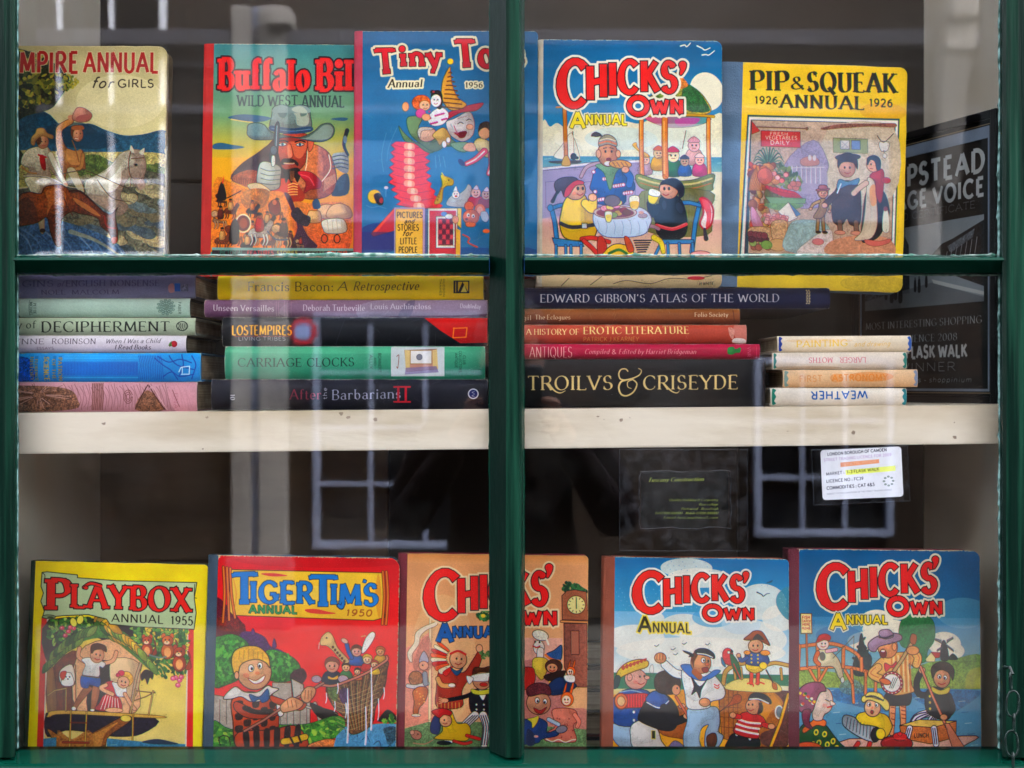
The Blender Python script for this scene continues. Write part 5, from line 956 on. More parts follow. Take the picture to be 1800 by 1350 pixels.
    c.p('c4c8d4', '770,1090 800,1085 815,1120 800,1145 775,1130', o='5a5a6a', ow=2); c.e('e07a48', 800, 1195, 20, 12); c.l('c85a4a', 9, '670,1215 705,1235 700,1260 750,1285')
    # box with lettered panel
    c.p('e2604c', '285,1066 155,1210 170,1225 292,1190', sm=0, o='9a3a30', ow=3); c.p('b83a50', '285,1085 180,1210 290,1190', sm=0, al=.8); c.p('3a3470', '100,1200 290,1200 290,1300 100,1300', sm=0, al=.6)
    c.r('c0a4b8', 286, 1062, 458, 1450); c.r('edb94e', 294, 1070, 446, 1450, o='8a6a58', ow=2, g=('f0c868', 'v')); c.r('5c6a8c', 458, 1068, 476, 1450)
    c.r('e6dccc', 474, 1066, 640, 1450, o='4a4a5a', ow=3); c.r('c8404c', 484, 1080, 632, 1450); c.r('eae2d4', 520, 1112, 626, 1290, o='4a4a5a', ow=3); c.r('8a3a4c', 532, 1124, 616, 1276)
    for i in range(5):
        for j in range(4): c.r(['d85060', '6a3048'][(i+j) % 2], 534+j*21, 1130+i*29, 552+j*21, 1152+i*29)
    c.p('e9c658', '640,1066 662,1066 660,1180 640,1160', sm=0, o='8a6a30', ow=2); c.p('e8b848', '632,1180 656,1190 656,1450 632,1450', sm=0); c.e('6a8ab8', 565, 1098, 18, 13); c.e('e8e4e0', 592, 1112, 22, 14, o='5a5a6a', ow=2); c.e('e6a07c', 628, 1130, 18, 22, o='7a4a38', ow=2)
    c.ink(380, .3)
    for t, a, b, y, h, it in (('PICTURES', 302, 444, 1120, 32, 0), ('and', 342, 396, 1152, 26, .4), ('STORIES', 306, 424, 1192, 34, 0), ('for', 332, 384, 1222, 30, .4), ('LITTLE', 320, 412, 1268, 34, 0), ('PEOPLE', 312, 416, 1316, 32, 0)): c.t(t, a, b, y, y, h, h, '33281c', w=.15, it=it)
    o1 = [(17, 'e9dfc0')]; o2 = [(17, 'e9dfc0'), (4, '3a1018')]
    for t, a, b, y, y2, h, h2 in (('T', 192, 292, 310, 300, 138, 130), ('iny', 322, 545, 262, 262, 112, 122), ('Tots', 645, 1010, 270, 258, 150, 140)):
        c.t(t, a, b, y, y2, h, h2, 'c8323a', w=.24, thin=.18, ser=.05, slab=.1, it=-.1, outs=o1)
    for t, a, b, y, y2, h, h2 in (('T', 192, 292, 310, 300, 138, 130), ('iny', 322, 545, 262, 262, 112, 122), ('Tots', 645, 1010, 270, 258, 150, 140)):
        c.t(t, a, b, y, y2, h, h2, 'd83840', w=.24, thin=.18, ser=.05, slab=.1, it=-.1, outs=[(4, '3a1018')], g='b82c3c')
    c.t('Annual', 250, 440, 384, 380, 48, 42, '3a3020', w=.18, thin=.06, ser=.04, it=.12, outs=[(11, 'efe6c4')]); c.t('1956', 684, 780, 384, 384, 30, 30, '3a3020', w=.2, thin=.08, outs=[(9, 'efe6c4')])
    c.speck(.06, 2.4); c.worn('c9b898', 3, 16, .8); return c

def art_tiger():
    c = Cv(90, 62, 1214, 1540, .52, 'd9161c', .025, 19)
    c.grad(62, 500, 'cf1f2c', 'e0262c'); c.grad(500, 1540, 'e0262c', 'd00f14'); c.e('e8404c', 420, 480, 330, 60, al=.4); c.e('b81624', 700, 90, 500, 40, al=.5)
    c.p('4a1030', '80,330 160,380 260,500 250,560 130,560 80,560', tex=.4, al=.8); c.p('5a2a6a', '230,550 300,530 380,560 420,620 480,640 530,680 520,720 240,700', tex=.35)
    for q in ('310,510 325,545 300,550', '440,570 455,620 430,625'): c.p('6a3a7a', q, o='3a1a4a', ow=3)
    c.p('7a2a20', '90,450 200,450 265,500 200,530 110,520', tex=.5)
    c.p('3f8a3a', '75,600 120,560 200,550 280,600 300,700 260,800 150,860 70,860', o='1c3a1c', ow=3, tex=.55, v=.2); c.p('3f8a3a', '380,660 440,640 530,670 590,720 600,780 540,830 420,830 370,760', o='1c3a1c', ow=3, tex=.55, v=.2); c.leaves(['4f9c44', '6cb450', '2e6a30'], '80,600 200,560 290,620 250,780 100,840', 110, 17, 1); c.leaves(['4f9c44', '6cb450', '2e6a30'], '390,660 530,670 590,760 500,820 400,800', 90, 17, 2)
    c.p('4a2230', '540,790 610,750 640,800 600,860 560,900', tex=.5)
    # fence
    c.p('b9aca0', '70,920 180,940 200,1150 60,1140', sm=0, o='3a3030', ow=3, tex=.15); c.p('b9aca0', '430,840 545,840 560,1100 440,1110', sm=0, o='3a3030', ow=3, tex=.12); c.p('c8bcb0', '545,812 620,850 625,920 560,950', sm=0, o='2a2020', ow=5); c.p('b9aca0', '480,960 660,940 660,1100 480,1110', sm=0, o='3a3030', ow=3, tex=.12)
    for x in (110, 150, 480, 520, 560, 600, 640): c.l('6a5c58', 4, [(x, 960 if x > 300 else 950), (x, 1100)], sm=0)
    c.l('c8bcb0', 22, '690,965 725,1080', sm=0, o='2a2020', ow=3); c.l('c8bcb0', 14, '640,985 730,1010', sm=0, o='2a2020', ow=3)
    c.p('1d1014', '660,960 740,990 830,1020 800,1080 700,1040', tex=.3); c.p('1d1014', '1080,1050 1130,995 1180,1030 1180,1070 1080,1070', tex=.3)
    # bank and water
    c.p('4a8a34', '60,1100 180,1130 420,1100 640,1090 800,1040 870,1060 860,1150 760,1190 660,1240 60,1540', tex=.5, o='1c3a1c', ow=3); c.leaves(['5a9c3c', '8ab84c', '2e6a2c', 'a8c850'], '80,1120 400,1110 640,1100 860,1060 840,1140 600,1220 80,1230', 230, 19, 5); c.leaves(['5a9c3c', '8ab84c', '2e6a2c'], '1080,1080 1180,1020 1180,1080', 30, 15, 6)
    c.p('d88a50', '620,1230 760,1180 830,1200 780,1250 700,1300 600,1260', tex=.4, o='5a2a18', ow=3)
    c.p('6aa4c4', '820,1160 880,1100 1100,1080 1190,1080 1190,1550 640,1550 700,1300 800,1240', sm=0, g=('4c88b0', 'v'), tex=.2)
    for i in range(9): c.l('2a4a68', 4, [(835+(i*71) % 300, 1130+i*26), (865+(i*71) % 300, 1105+i*27), (880+(i*71) % 300, 1140+i*26)])
    c.p('3a5a6a', '1110,1110 1180,1100 1180,1180 1140,1210 1120,1160', tex=.6)
    # landing net heavy with a picnic of toys
    c.p('6a4a30', '760,860 900,820 1120,700 1130,760 1110,880 1060,980 1040,1080 960,1140 900,1140 870,1050 800,980', o='2a1810', ow=4, tex=.7)
    for i in range(22): c.l(['a88050', '3a2418', 'c8a878'][i % 3], 3, [(790+i*15, 870-i*6), (850+i*9, 960), (905+i*5, 1120)])
    for i in range(9): c.l('c8a878', 2.5, [(780+i*6, 890+i*26), (900, 915+i*26), (1100-i*9, 830+i*30)])
    c.p('5a6a3a', '770,860 830,870 820,950 780,920', tex=.6); c.p('4a3060', '840,880 900,870 890,960 850,950', tex=.5, al=.8)
    def toy(x, y, u, coat, sk, hair):
        c.p(coat, [(x-u*.8, y+u*1.5), (x-u*.55, y+u*.55), (x+u*.55, y+u*.55), (x+u*.8, y+u*1.5)], o='2a1414', ow=3, v=.3); c.e(sk, x, y, u*.56, u*.6, o='2a1414', ow=3, v=.2); c.p(hair, [(x-u*.6, y), (x-u*.5, y-u*.5), (x, y-u*.72), (x+u*.55, y-u*.45), (x+u*.6, y), (x+u*.3, y-u*.3), (x-u*.3, y-u*.3)], o='2a1414', ow=2)
        for d in (-.2, .2): c.e('1c1010', x+d*u, y+u*.05, u*.06, u*.09)
        c.l('9a2a20', 3, [(x-u*.18, y+u*.28), (x, y+u*.34), (x+u*.2, y+u*.26)])
    toy(795, 730, 74, '26304a', 'e0a890', '8a4a3c'); toy(945, 640, 56, '2c62a8', 'e8b0a0', '6a3a28'); toy(1010, 690, 48, 'c8342c', 'f0c8a0', 'd8b04c'); toy(1090, 640, 46, 'd8a83c', 'e8b080', 'b86a2c'); toy(880, 740, 44, '3a7a44', 'e8bc90', '3a2418'); toy(1055, 720, 40, 'e8c83c', 'f0c8a0', 'a8401c'); toy(950, 765, 34, 'd87a3c', 'f0c8a0', '2a1818')
    c.p('f0d8d0', '780,790 820,780 850,800 840,850 790,850', al=.0); c.e('b8a0ac', 700, 815, 30, 22, o='2a1414', ow=3); c.e('b8a0ac', 862, 812, 32, 24, o='2a1414', ow=3); c.p('e8b43c', '770,795 800,805 830,790 825,815 775,815', o='2a1414', ow=2)
    c.l('2c62a8', 24, '915,680 895,640 885,600', o='2a1414', ow=3); c.e('ecc0b0', 872, 578, 22, 14, rot=30, o='2a1414', ow=2); c.p('f4f0e8', '1000,560 1040,520 1060,540 1030,600 990,650 975,640', o='2a1414', ow=3); c.l('e0a878', 8, '1000,545 975,550')
    c.p('e8c890', '730,560 770,525 800,550 830,620 900,700 860,710 800,640 760,610 725,605', o='5a3a1c', ow=3, v=.2)
    for i in range(6): c.e('5a3418', 800+i*14, 618+i*17, 8, 9)
    c.e('1c1010', 762, 562, 5, 5); c.l('f4f0e8', 4, '718,590 714,630')
    c.l('c8806c', 16, '720,848 800,855 900,820 1010,770 1090,720 1130,690 1128,670', o='3a1814', ow=4)
    for x, y, L in ((830, 840, 60), (890, 870, 330), (812, 950, 60), (760, 900, 60), (1035, 740, 380), (1112, 860, 70), (1000, 980, 230), (1078, 930, 130), (880, 960, 90)): c.l('e8e4ec', 7, [(x, y), (x+2, y+L*.6), (x-4, y+L)], w2=13 if L > 200 else 6)
    # seated child holding the pole: straw hair, checked jacket, blue bow
    c.p('c8541c', '180,960 240,910 320,900 420,940 460,1000 470,1080 440,1200 220,1240 190,1080', o='241008', ow=5, v=.25)
    for i in range(7):
        for j in range(5):
            if (i+j) % 2 == 0: c.p('2a1410', [(205+j*52, 960+i*38), (248+j*50, 955+i*38), (245+j*50, 992+i*38), (208+j*52, 996+i*38)], al=.92)
    c.p('c8541c', '220,1150 420,1130 560,1100 630,1160 640,1230 480,1240 230,1250', o='241008', ow=5, v=.2)
    for i in range(6): c.p('2a1410', [(250+i*64, 1150-i*8), (285+i*64, 1145-i*8), (290+i*60, 1235), (262+i*60, 1240)])
    c.l('e0b830', 40, '500,1200 560,1190 630,1170', o='241008', ow=4); c.l('2a1410', 12, '540,1175 560,1215'); c.l('2a1410', 12, '590,1165 605,1205')
    c.p('b8481c', '210,960 330,1010 440,1000 470,985 475,1030 400,1060 280,1060 200,1010', o='241008', ow=5, v=.2); c.p('2a1410', '260,985 330,1010 430,1005 420,1035 320,1035 250,1010')
    c.p('e8e2dc', '455,975 480,960 500,1030 470,1045', o='241008', ow=4); c.p('c04c18', '420,920 520,950 600,960 640,970 600,1010 500,985 430,960', o='241008', ow=4, v=.2)
    c.l('b07a6a', 16, '260,1140 380,1070 560,945 740,840', sm=0, o='3a1814', ow=4)
    c.p('e4ab80', '480,980 540,930 590,940 620,965 590,1000 520,1020 490,1020', o='241008', ow=4, v=.2)
    for i in range(3): c.l('8a4a2c', 4, [(520+i*26, 945+i*2), (528+i*26, 990)])
    c.p('e4ab80', '605,910 640,865 690,870 690,910 650,960 615,950', o='241008', ow=4, v=.2)
    for i in range(3): c.l('8a4a2c', 4, [(632+i*18, 885), (628+i*20, 940)])
    c.p('ece6e0', '130,940 200,870 260,900 340,900 400,860 430,870 470,880 430,910 380,950 300,960 240,930 180,945', o='241008', ow=5, v=.1)
    c.p('2c6ca8', '290,915 350,930 400,880 410,940 370,965 350,945 310,960', o='10243c', ow=4, v=.2)
    c.e('ecb98c', 318, 775, 106, 112, rot=-12, o='241008', ow=5, v=.2); c.p('e8b83c', '200,800 180,720 200,650 270,620 350,625 405,680 415,750 390,720 340,700 280,710 235,740 220,800', o='241008', ow=5, tex=.15)
    for i in range(6): c.l('b88420', 4, [(230+i*28, 640+abs(i-2)*6), (225+i*29, 700)])
    c.e('f4f0ea', 300, 755, 17, 22, o='241008', ow=3); c.e('f4f0ea', 355, 738, 15, 20, o='241008', ow=3); c.e('1c1010', 305, 758, 7, 10); c.e('1c1010', 352, 742, 7, 10); c.e('d8885c', 340, 785, 15, 11); c.p('f4ece4', '280,815 330,830 385,795 370,835 320,850', o='8a2a20', ow=4); c.e('e08868', 270, 800, 20, 15, al=.7); c.e('e8b08a', 212, 800, 14, 24, o='241008', ow=4)
    c.l('241008', 5, '115,1230 105,1190 130,1170 165,1180 175,1225')
    c.ink(300, .3)
    # banner
    c.p('ecc94a', '175,150 1105,155 1120,430 1050,450 190,432 160,400', sm=0, o='5a2a18', ow=5, g=('e8c04a', 'v')); c.e('f2dc7a', 600, 300, 350, 60, al=.5)
    for i, x in enumerate((130, 152, 172)): c.l('d88038', 15, [(x, 135+i*4), (x+8, 300), (x-2+i*16, 475-i*14)], o='5a2a18', ow=3)
    for i, x in enumerate((1108, 1130)): c.l('d88038', 15, [(x, 148), (x+8, 300), (x-4, 472)], o='5a2a18', ow=3)
    c.p('d8923c', '178,160 205,300 190,430 215,300', al=.6); c.p('d8923c', '1080,160 1060,300 1085,440 1100,300', al=.6)
    for q in ('360,172 440,168 520,180 500,186 420,188', '630,390 700,385 770,400 820,410 760,416 660,410'): c.p('d8564c', q)
    o_ = [(4, '1a3a5c')]; kw = dict(w=.25, thin=.15, ser=.05, slab=.1, outs=o_)
    c.t('T', 190, 328, 362, 362, 182, 188, '2a86c4', **kw); c.t('IGER', 300, 676, 350, 352, 128, 128, '2a86c4', **kw); c.t('T', 662, 820, 368, 368, 182, 182, '2a86c4', **kw); c.t('IM', 792, 968, 354, 356, 124, 124, '2a86c4', **kw); c.t('S', 995, 1072, 356, 356, 125, 130, '2a86c4', **kw); c.t("'", 985, 1008, 262, 262, 60, 60, '2a86c4', w=.3, outs=o_)
    c.l('1a3a5c', 26, '865,350 855,375 835,362', ); c.l('2a86c4', 17, '865,345 855,372 838,362')
    c.t('ANNUAL', 290, 580, 416, 414, 48, 44, '3f9a5c', w=.22, outs=[(3, '1c4a3c')]); c.t('1950', 880, 1038, 424, 424, 38, 38, 'a8642c', w=.2, it=.2)
    c.speck(.06, 2.4); c.worn('e0cfae', 5, 30, 1.); return c

def art_chickclock():
    c = Cv(75, 50, 1199, 1540, .52, 'e8b583', .022, 23)
    c.grad(50, 1540, 'e2a878', 'ecc096'); c.grad(50, 110, 'd89a60', 'e6ae7c'); c.e('f0cc9c', 300, 700, 200, 400, al=.4)
    c.p('e8a08a', '60,640 130,600 230,520 235,1090 60,1120', sm=0, tex=.1); c.l('f0d8b0', 16, '222,440 212,1130', sm=0, o='8a6a4a', ow=2)
    c.p('e8b4a0', '590,560 1030,560 1030,1000 590,1000', sm=0, tex=.08); c.p('c07a78', '800,700 1035,820 1040,980 1180,1000 1180,1160 900,1150 700,1100', tex=.2, al=.7)
    c.p('7a9468', '50,1130 200,1085 600,1080 1180,1120 1180,1540 50,1540', sm=0, tex=.35, g=('5a7850', 'v'))
    # smoke and pot
    c.p('f0e0c8', '90,710 80,660 120,600 130,540 180,500 250,470 270,440 262,490 200,520 160,560 150,610 110,670 108,720', o='8a6a50', ow=3); c.p('c08070', '115,720 160,600 200,560 225,600 222,760 130,770', tex=.2, al=.8)
    # clock
    c.leaves(['2c5a34', '3e7a44', '1c4428'], '1020,280 1060,215 1130,230 1185,270 1120,265 1050,270', 120, 16, 1)
    c.p('a86848', '1030,300 1060,270 1110,262 1180,275 1190,450 1030,448', sm=0, o='3a1c18', ow=4, tex=.15); c.e('e8dc9c', 1118, 355, 56, 56, o='4a2c1c', ow=4)
    for i in range(12): a = i*math.pi/6; c.l('2a1c14', 4, [(1118+40*math.cos(a), 355+40*math.sin(a)), (1118+48*math.cos(a), 355+48*math.sin(a))])
    c.l('1c1410', 5, '1118,355 1118,318'); c.l('1c1410', 5, '1118,355 1118,378'); c.l('d89a60', 14, '1025,458 1190,462', o='3a1c18', ow=3)
    c.p('8a5444', '1040,470 1182,470 1180,860 1085,860 1040,740', sm=0, o='3a1c18', ow=4, tex=.2, g=('b0705c', 'h')); c.r('b87860', 1082, 515, 1132, 660, o='5a2c20', ow=4)
    # holly & wreath behind O
    c.leaves(['3a7a44', '5a9a54', '2a5a30'], '510,420 540,390 590,390 590,440 540,460 515,450', 60, 15, 4); c.e('e8d04c', 545, 430, 14, 12)
    # child in a paper-feather party crown, red jumper
    c.p('c04a34', '255,880 270,780 330,760 420,780 480,700 520,640 540,660 510,760 440,840 410,900 410,990 260,995', o='3a1410', ow=4, v=.25); c.e('e8b08a', 520, 630, 20, 24, o='3a1410', ow=3)
    for i in range(7): c.l('e0b060', 4, [(262+i*22, 965), (262+i*22, 1000)])
    c.l('e0a86c', 30, '265,820 290,860 360,860', o='3a1410', ow=3); c.e('f0e0d0', 350, 858, 22, 12, o='3a1410', ow=2)
    for i in range(9): a = 2.2+i*.26; c.p(['e86a3c', 'f0e0c0', 'c83028'][i % 3], [(370+60*math.cos(a), 690-60*math.sin(a)*-1 if 0 else 690+60*math.sin(-a)), (355+120*math.cos(a)-10, 680+110*math.sin(-a)), (360+118*math.cos(a+.16)-10, 690+118*math.sin(-a-.16)), (370+60*math.cos(a+.2), 692+60*math.sin(-a-.2))], o='3a1410', ow=2)
    c.e('eab48c', 390, 700, 52, 56, o='3a1410', ow=4, v=.2); c.l('c83028', 13, '345,665 390,648 435,668'); c.e('1c1010', 380, 695, 5, 7); c.e('1c1010', 410, 697, 5, 7); c.l('9a2a20', 5, '372,724 392,732 412,722'); c.p('2c5a7a', '340,750 380,770 420,750 380,800', o='10243c', ow=3)
    c.leaves(['6a8a54', '4a6a3c'], '520,650 580,630 590,690 540,690', 24, 12, 9)
    # grey-hatted child at the left margin carrying a ball
    c.p('b8b0bc', '150,720 180,650 210,715', o='4a3a44', ow=3); c.e('e8ac90', 178, 740, 30, 28, o='4a2a28', ow=3); c.e('1c1010', 172, 738, 4, 5); c.e('a8704c', 130, 820, 44, 46, o='3a2420', ow=4, tex=.4); c.l('d8d0cc', 24, '80,865 130,870 200,850', o='4a3a44', ow=3); c.l('9a9aa4', 30, '185,790 190,850', o='4a3a44', ow=3)
    c.p('d87a34', '110,900 150,870 200,880 190,950 150,1000 140,1035 112,1030 118,960', o='4a2010', ow=4, v=.25); c.e('f0e4d4', 130, 1045, 28, 9, o='3a2420', ow=2)
    for i in range(7): c.e('f0b060', 135+(i*23) % 50, 900+(i*31) % 80, 5, 5)
    # blindfolded child, dark waistcoat, striped trousers
    c.l('1c1c24', 26, '500,900 420,930 320,950', o='0c0c10', ow=3, w2=20); c.e('e0a480', 305, 952, 24, 15, o='3a2018', ow=3)
    for i in range(4): c.l('e0a480', 7, [(298, 945+i*5), (272, 935+i*12)])
    c.p('24242e', '470,890 540,880 600,900 600,1030 480,1030 455,960', o='0c0c10', ow=4, v=.2); c.p('f0ece0', '510,890 560,890 540,950', o='3a3a40', ow=2); 
    for y in (975, 1005): c.e('e8e4d8', 500, y, 6, 6); c.e('e8e4d8', 545, y, 6, 6)
    c.p('d8d04c', '470,880 520,890 590,880 585,905 520,915 475,905', o='5a5a14', ow=3)
    for P_ in ('490,1040 430,1100 360,1180 320,1200', '540,1040 560,1110 545,1220'): c.l('ece4e0', 50, P_, o='1c1418', ow=4, w2=40); 
    for d in (-14, 0, 14):
        c.l('3a2a40', 6, [(490+d, 1042), (430+d, 1100+d*.4), (355+d, 1178+d)]); c.l('3a2a40', 6, [(540+d, 1042), (558+d, 1110), (545+d, 1220)])
    c.e('1c1418', 300, 1212, 44, 13, o='0c0c10', ow=2); c.e('e0a480', 535, 825, 58, 58, o='3a2018', ow=4, v=.2); c.p('5a3018', '478,800 480,760 500,745 540,750 590,740 600,790 560,775 510,780', o='2a1410', ow=3, tex=.3)
    c.p('f0ece4', '476,795 600,780 600,825 480,830', o='6a6460', ow=3); c.p('f0ece4', '480,810 440,800 455,850 480,825', o='6a6460', ow=3); c.e('b83028', 545, 852, 24, 12, o='5a1010', ow=3)
    # child in yellow bending
    c.p('2c3a6a', '215,1120 240,1050 280,1060 270,1150 230,1155', o='101428', ow=3); c.p('f2cf2a', '290,1080 340,1010 380,1090 440,1090 465,1140 440,1195 360,1195 260,1190 240,1180 290,1140', o='3a2c10', ow=4, v=.25); c.e('eab48c', 310, 1075, 38, 38, o='3a2010', ow=4, v=.2); c.p('c8282c', '225,1020 290,1000 345,1020 340,1045 300,1040 270,1060', o='4a1010', ow=4, v=.2); c.e('1c1010', 302, 1072, 4, 6); c.l('9a2a20', 4, '296,1092 308,1096 320,1090')
    c.l('c8342c', 20, '440,1165 515,1185', o='5a1814', ow=3); c.l('c8342c', 18, '360,1200 420,1215 465,1205', o='5a1814', ow=3)
    c.e('b8806c', 130, 1165, 34, 28, rot=20, o='3a2420', ow=3); c.e('d8a088', 105, 1150, 14, 14, o='3a2420', ow=2); c.e('1c1010', 140, 1160, 4, 4); c.l('b8806c', 6, '110,1215 180,1220 230,1195')
    # right half: lady in a bonnet, dark-hatted child, rabbit-eared hoods, grey coat
    c.e('f0e4d8', 885, 620, 34, 44, o='4a3a34', ow=3); c.l('f0e4d8', 42, '895,640 890,700', o='4a3a34', ow=3); c.e('f4ecd8', 895, 545, 50, 32, rot=15, o='4a3a34', ow=4, tex=.2); c.l('f4ecd8', 12, '930,560 945,600'); c.e('1c1010', 862, 585, 5, 7); c.e('1c1010', 890, 587, 5, 7); c.l('b83028', 8, '850,612 872,620 892,612')
    c.p('ecd05c', '845,700 890,680 940,700 930,770 900,820 860,780 850,800', o='6a5a14', ow=4, v=.2); c.p('c8382c', '600,780 820,740 860,780 850,850 800,880 600,880', o='4a1010', ow=4, v=.2)
    c.p('3a6aa0', '930,665 980,635 1025,605 1015,700', o='1c1c30', ow=4, v=.2); c.l('d8803c', 13, '925,665 960,690 1015,702'); c.e('5a3428', 975, 735, 52, 42, o='1c0c08', ow=4, v=.2, tex=.2); c.e('e0a480', 965, 745, 34, 28, o='2a1410', ow=3); c.e('1c1010', 955, 740, 4, 6); c.e('1c1010', 978, 742, 4, 6); c.l('a82820', 6, '950,758 966,765 982,757')
    c.p('3a2420', '920,790 1040,760 1030,800 980,830 930,820', o='1c0c08', ow=3); c.l('e8d04c', 9, '950,830 945,870'); c.l('e8d04c', 9, '1000,820 1010,880')
    c.p('28406a', '940,850 1010,800 1090,830 1110,860 1040,900 950,910', o='101428', ow=4, v=.2)
    def hood(x, y, u, q):
        for sg in (-1, 1): c.p(q, [(x+sg*12*u, y-30*u), (x+sg*14*u+14*u, y-85*u), (x+sg*22*u+14*u, y-80*u), (x+sg*24*u, y-26*u)], o='5a2410', ow=3)
        c.e(q, x, y, 34*u, 38*u, o='5a2410', ow=3); c.e('f4d8c0', x-4*u, y+6*u, 24*u, 26*u, o='7a4a30', ow=2); c.e('1c1010', x-12*u, y+2*u, 4, 6); c.e('1c1010', x+4*u, y+2*u, 4, 6); c.l('a82820', 4, [(x-12*u, y+16*u), (x-3*u, y+20*u), (x+6*u, y+15*u)])
    hood(1080, 765, .8, 'e0702c'); c.p('f0e8e0', '1040,790 1100,790 1100,830 1050,825', o='5a4a44', ow=3)
    c.p('e8927c', '960,1010 1010,990 1100,1000 1120,1060 1090,1100 1110,1180 1070,1200 920,1190 930,1140 980,1100', o='6a2c24', ow=4, v=.2); c.l('f0ece0', 6, '925,1180 960,1195 1000,1182 1040,1198 1080,1184 1105,1180'); hood(1055, 935, 1.15, 'e0702c')
    for i in range(12): c.e('8a3a34', 960+(i*47) % 130, 1020+(i*37) % 150, 4, 4)
    c.l('e8927c', 26, '1100,1030 1125,1070 1115,1100', o='6a2c24', ow=3)
    c.e('e0a480', 880, 960, 74, 72, o='3a1c18', ow=4, v=.2); c.p('6a2c34', '820,920 810,870 870,838 940,850 955,910 900,905', o='2a1014', ow=4, tex=.4); c.e('f4f0ea', 872, 945, 14, 18, o='2a1410', ow=3); c.e('1c1010', 875, 950, 6, 8); c.e('f4f0ea', 920, 950, 12, 16, o='2a1410', ow=3); c.e('1c1010', 918, 955, 6, 7); c.p('a82820', '850,990 890,1005 930,985 900,1025 865,1020', o='4a1010', ow=3)
    c.p('28508c', '810,1060 870,1050 930,1080 930,1140 1000,1120 990,1160 900,1180 850,1210 600,1210 700,1080', o='101c34', ow=4, v=.2); c.p('e8d84c', '810,1060 850,1050 880,1040 870,1080 840,1115 835,1080', o='6a5a14', ow=3); c.e('8a8490', 1018, 1120, 36, 22, rot=-15, o='2a2430', ow=4); c.l('b8c8d8', 24, '940,1060 1000,1090', o='2a3448', ow=3)
    c.p('30385a', '810,1120 850,1150 850,1215 805,1215'); c.e('e8b0a0', 862, 1165, 14, 8)
    c.ink(500, .3)
    title_chicks(c, 192, 935, 444, 354, 280, 212, 190, 385, 640, 995, 485, 130, 82, 938, 200, white='f0d8b0', red='e0302c')
    c.t('A', 265, 355, 592, 592, 110, 110, '2a6ca8', w=.26, outs=[(4, '10243c')]); c.t('NNUAL', 360, 655, 565, 558, 66, 66, '2a6ca8', w=.26, outs=[(4, '10243c')])
    c.speck(.07, 2.4); c.worn('c8a070', 5, 20, 1.); return c

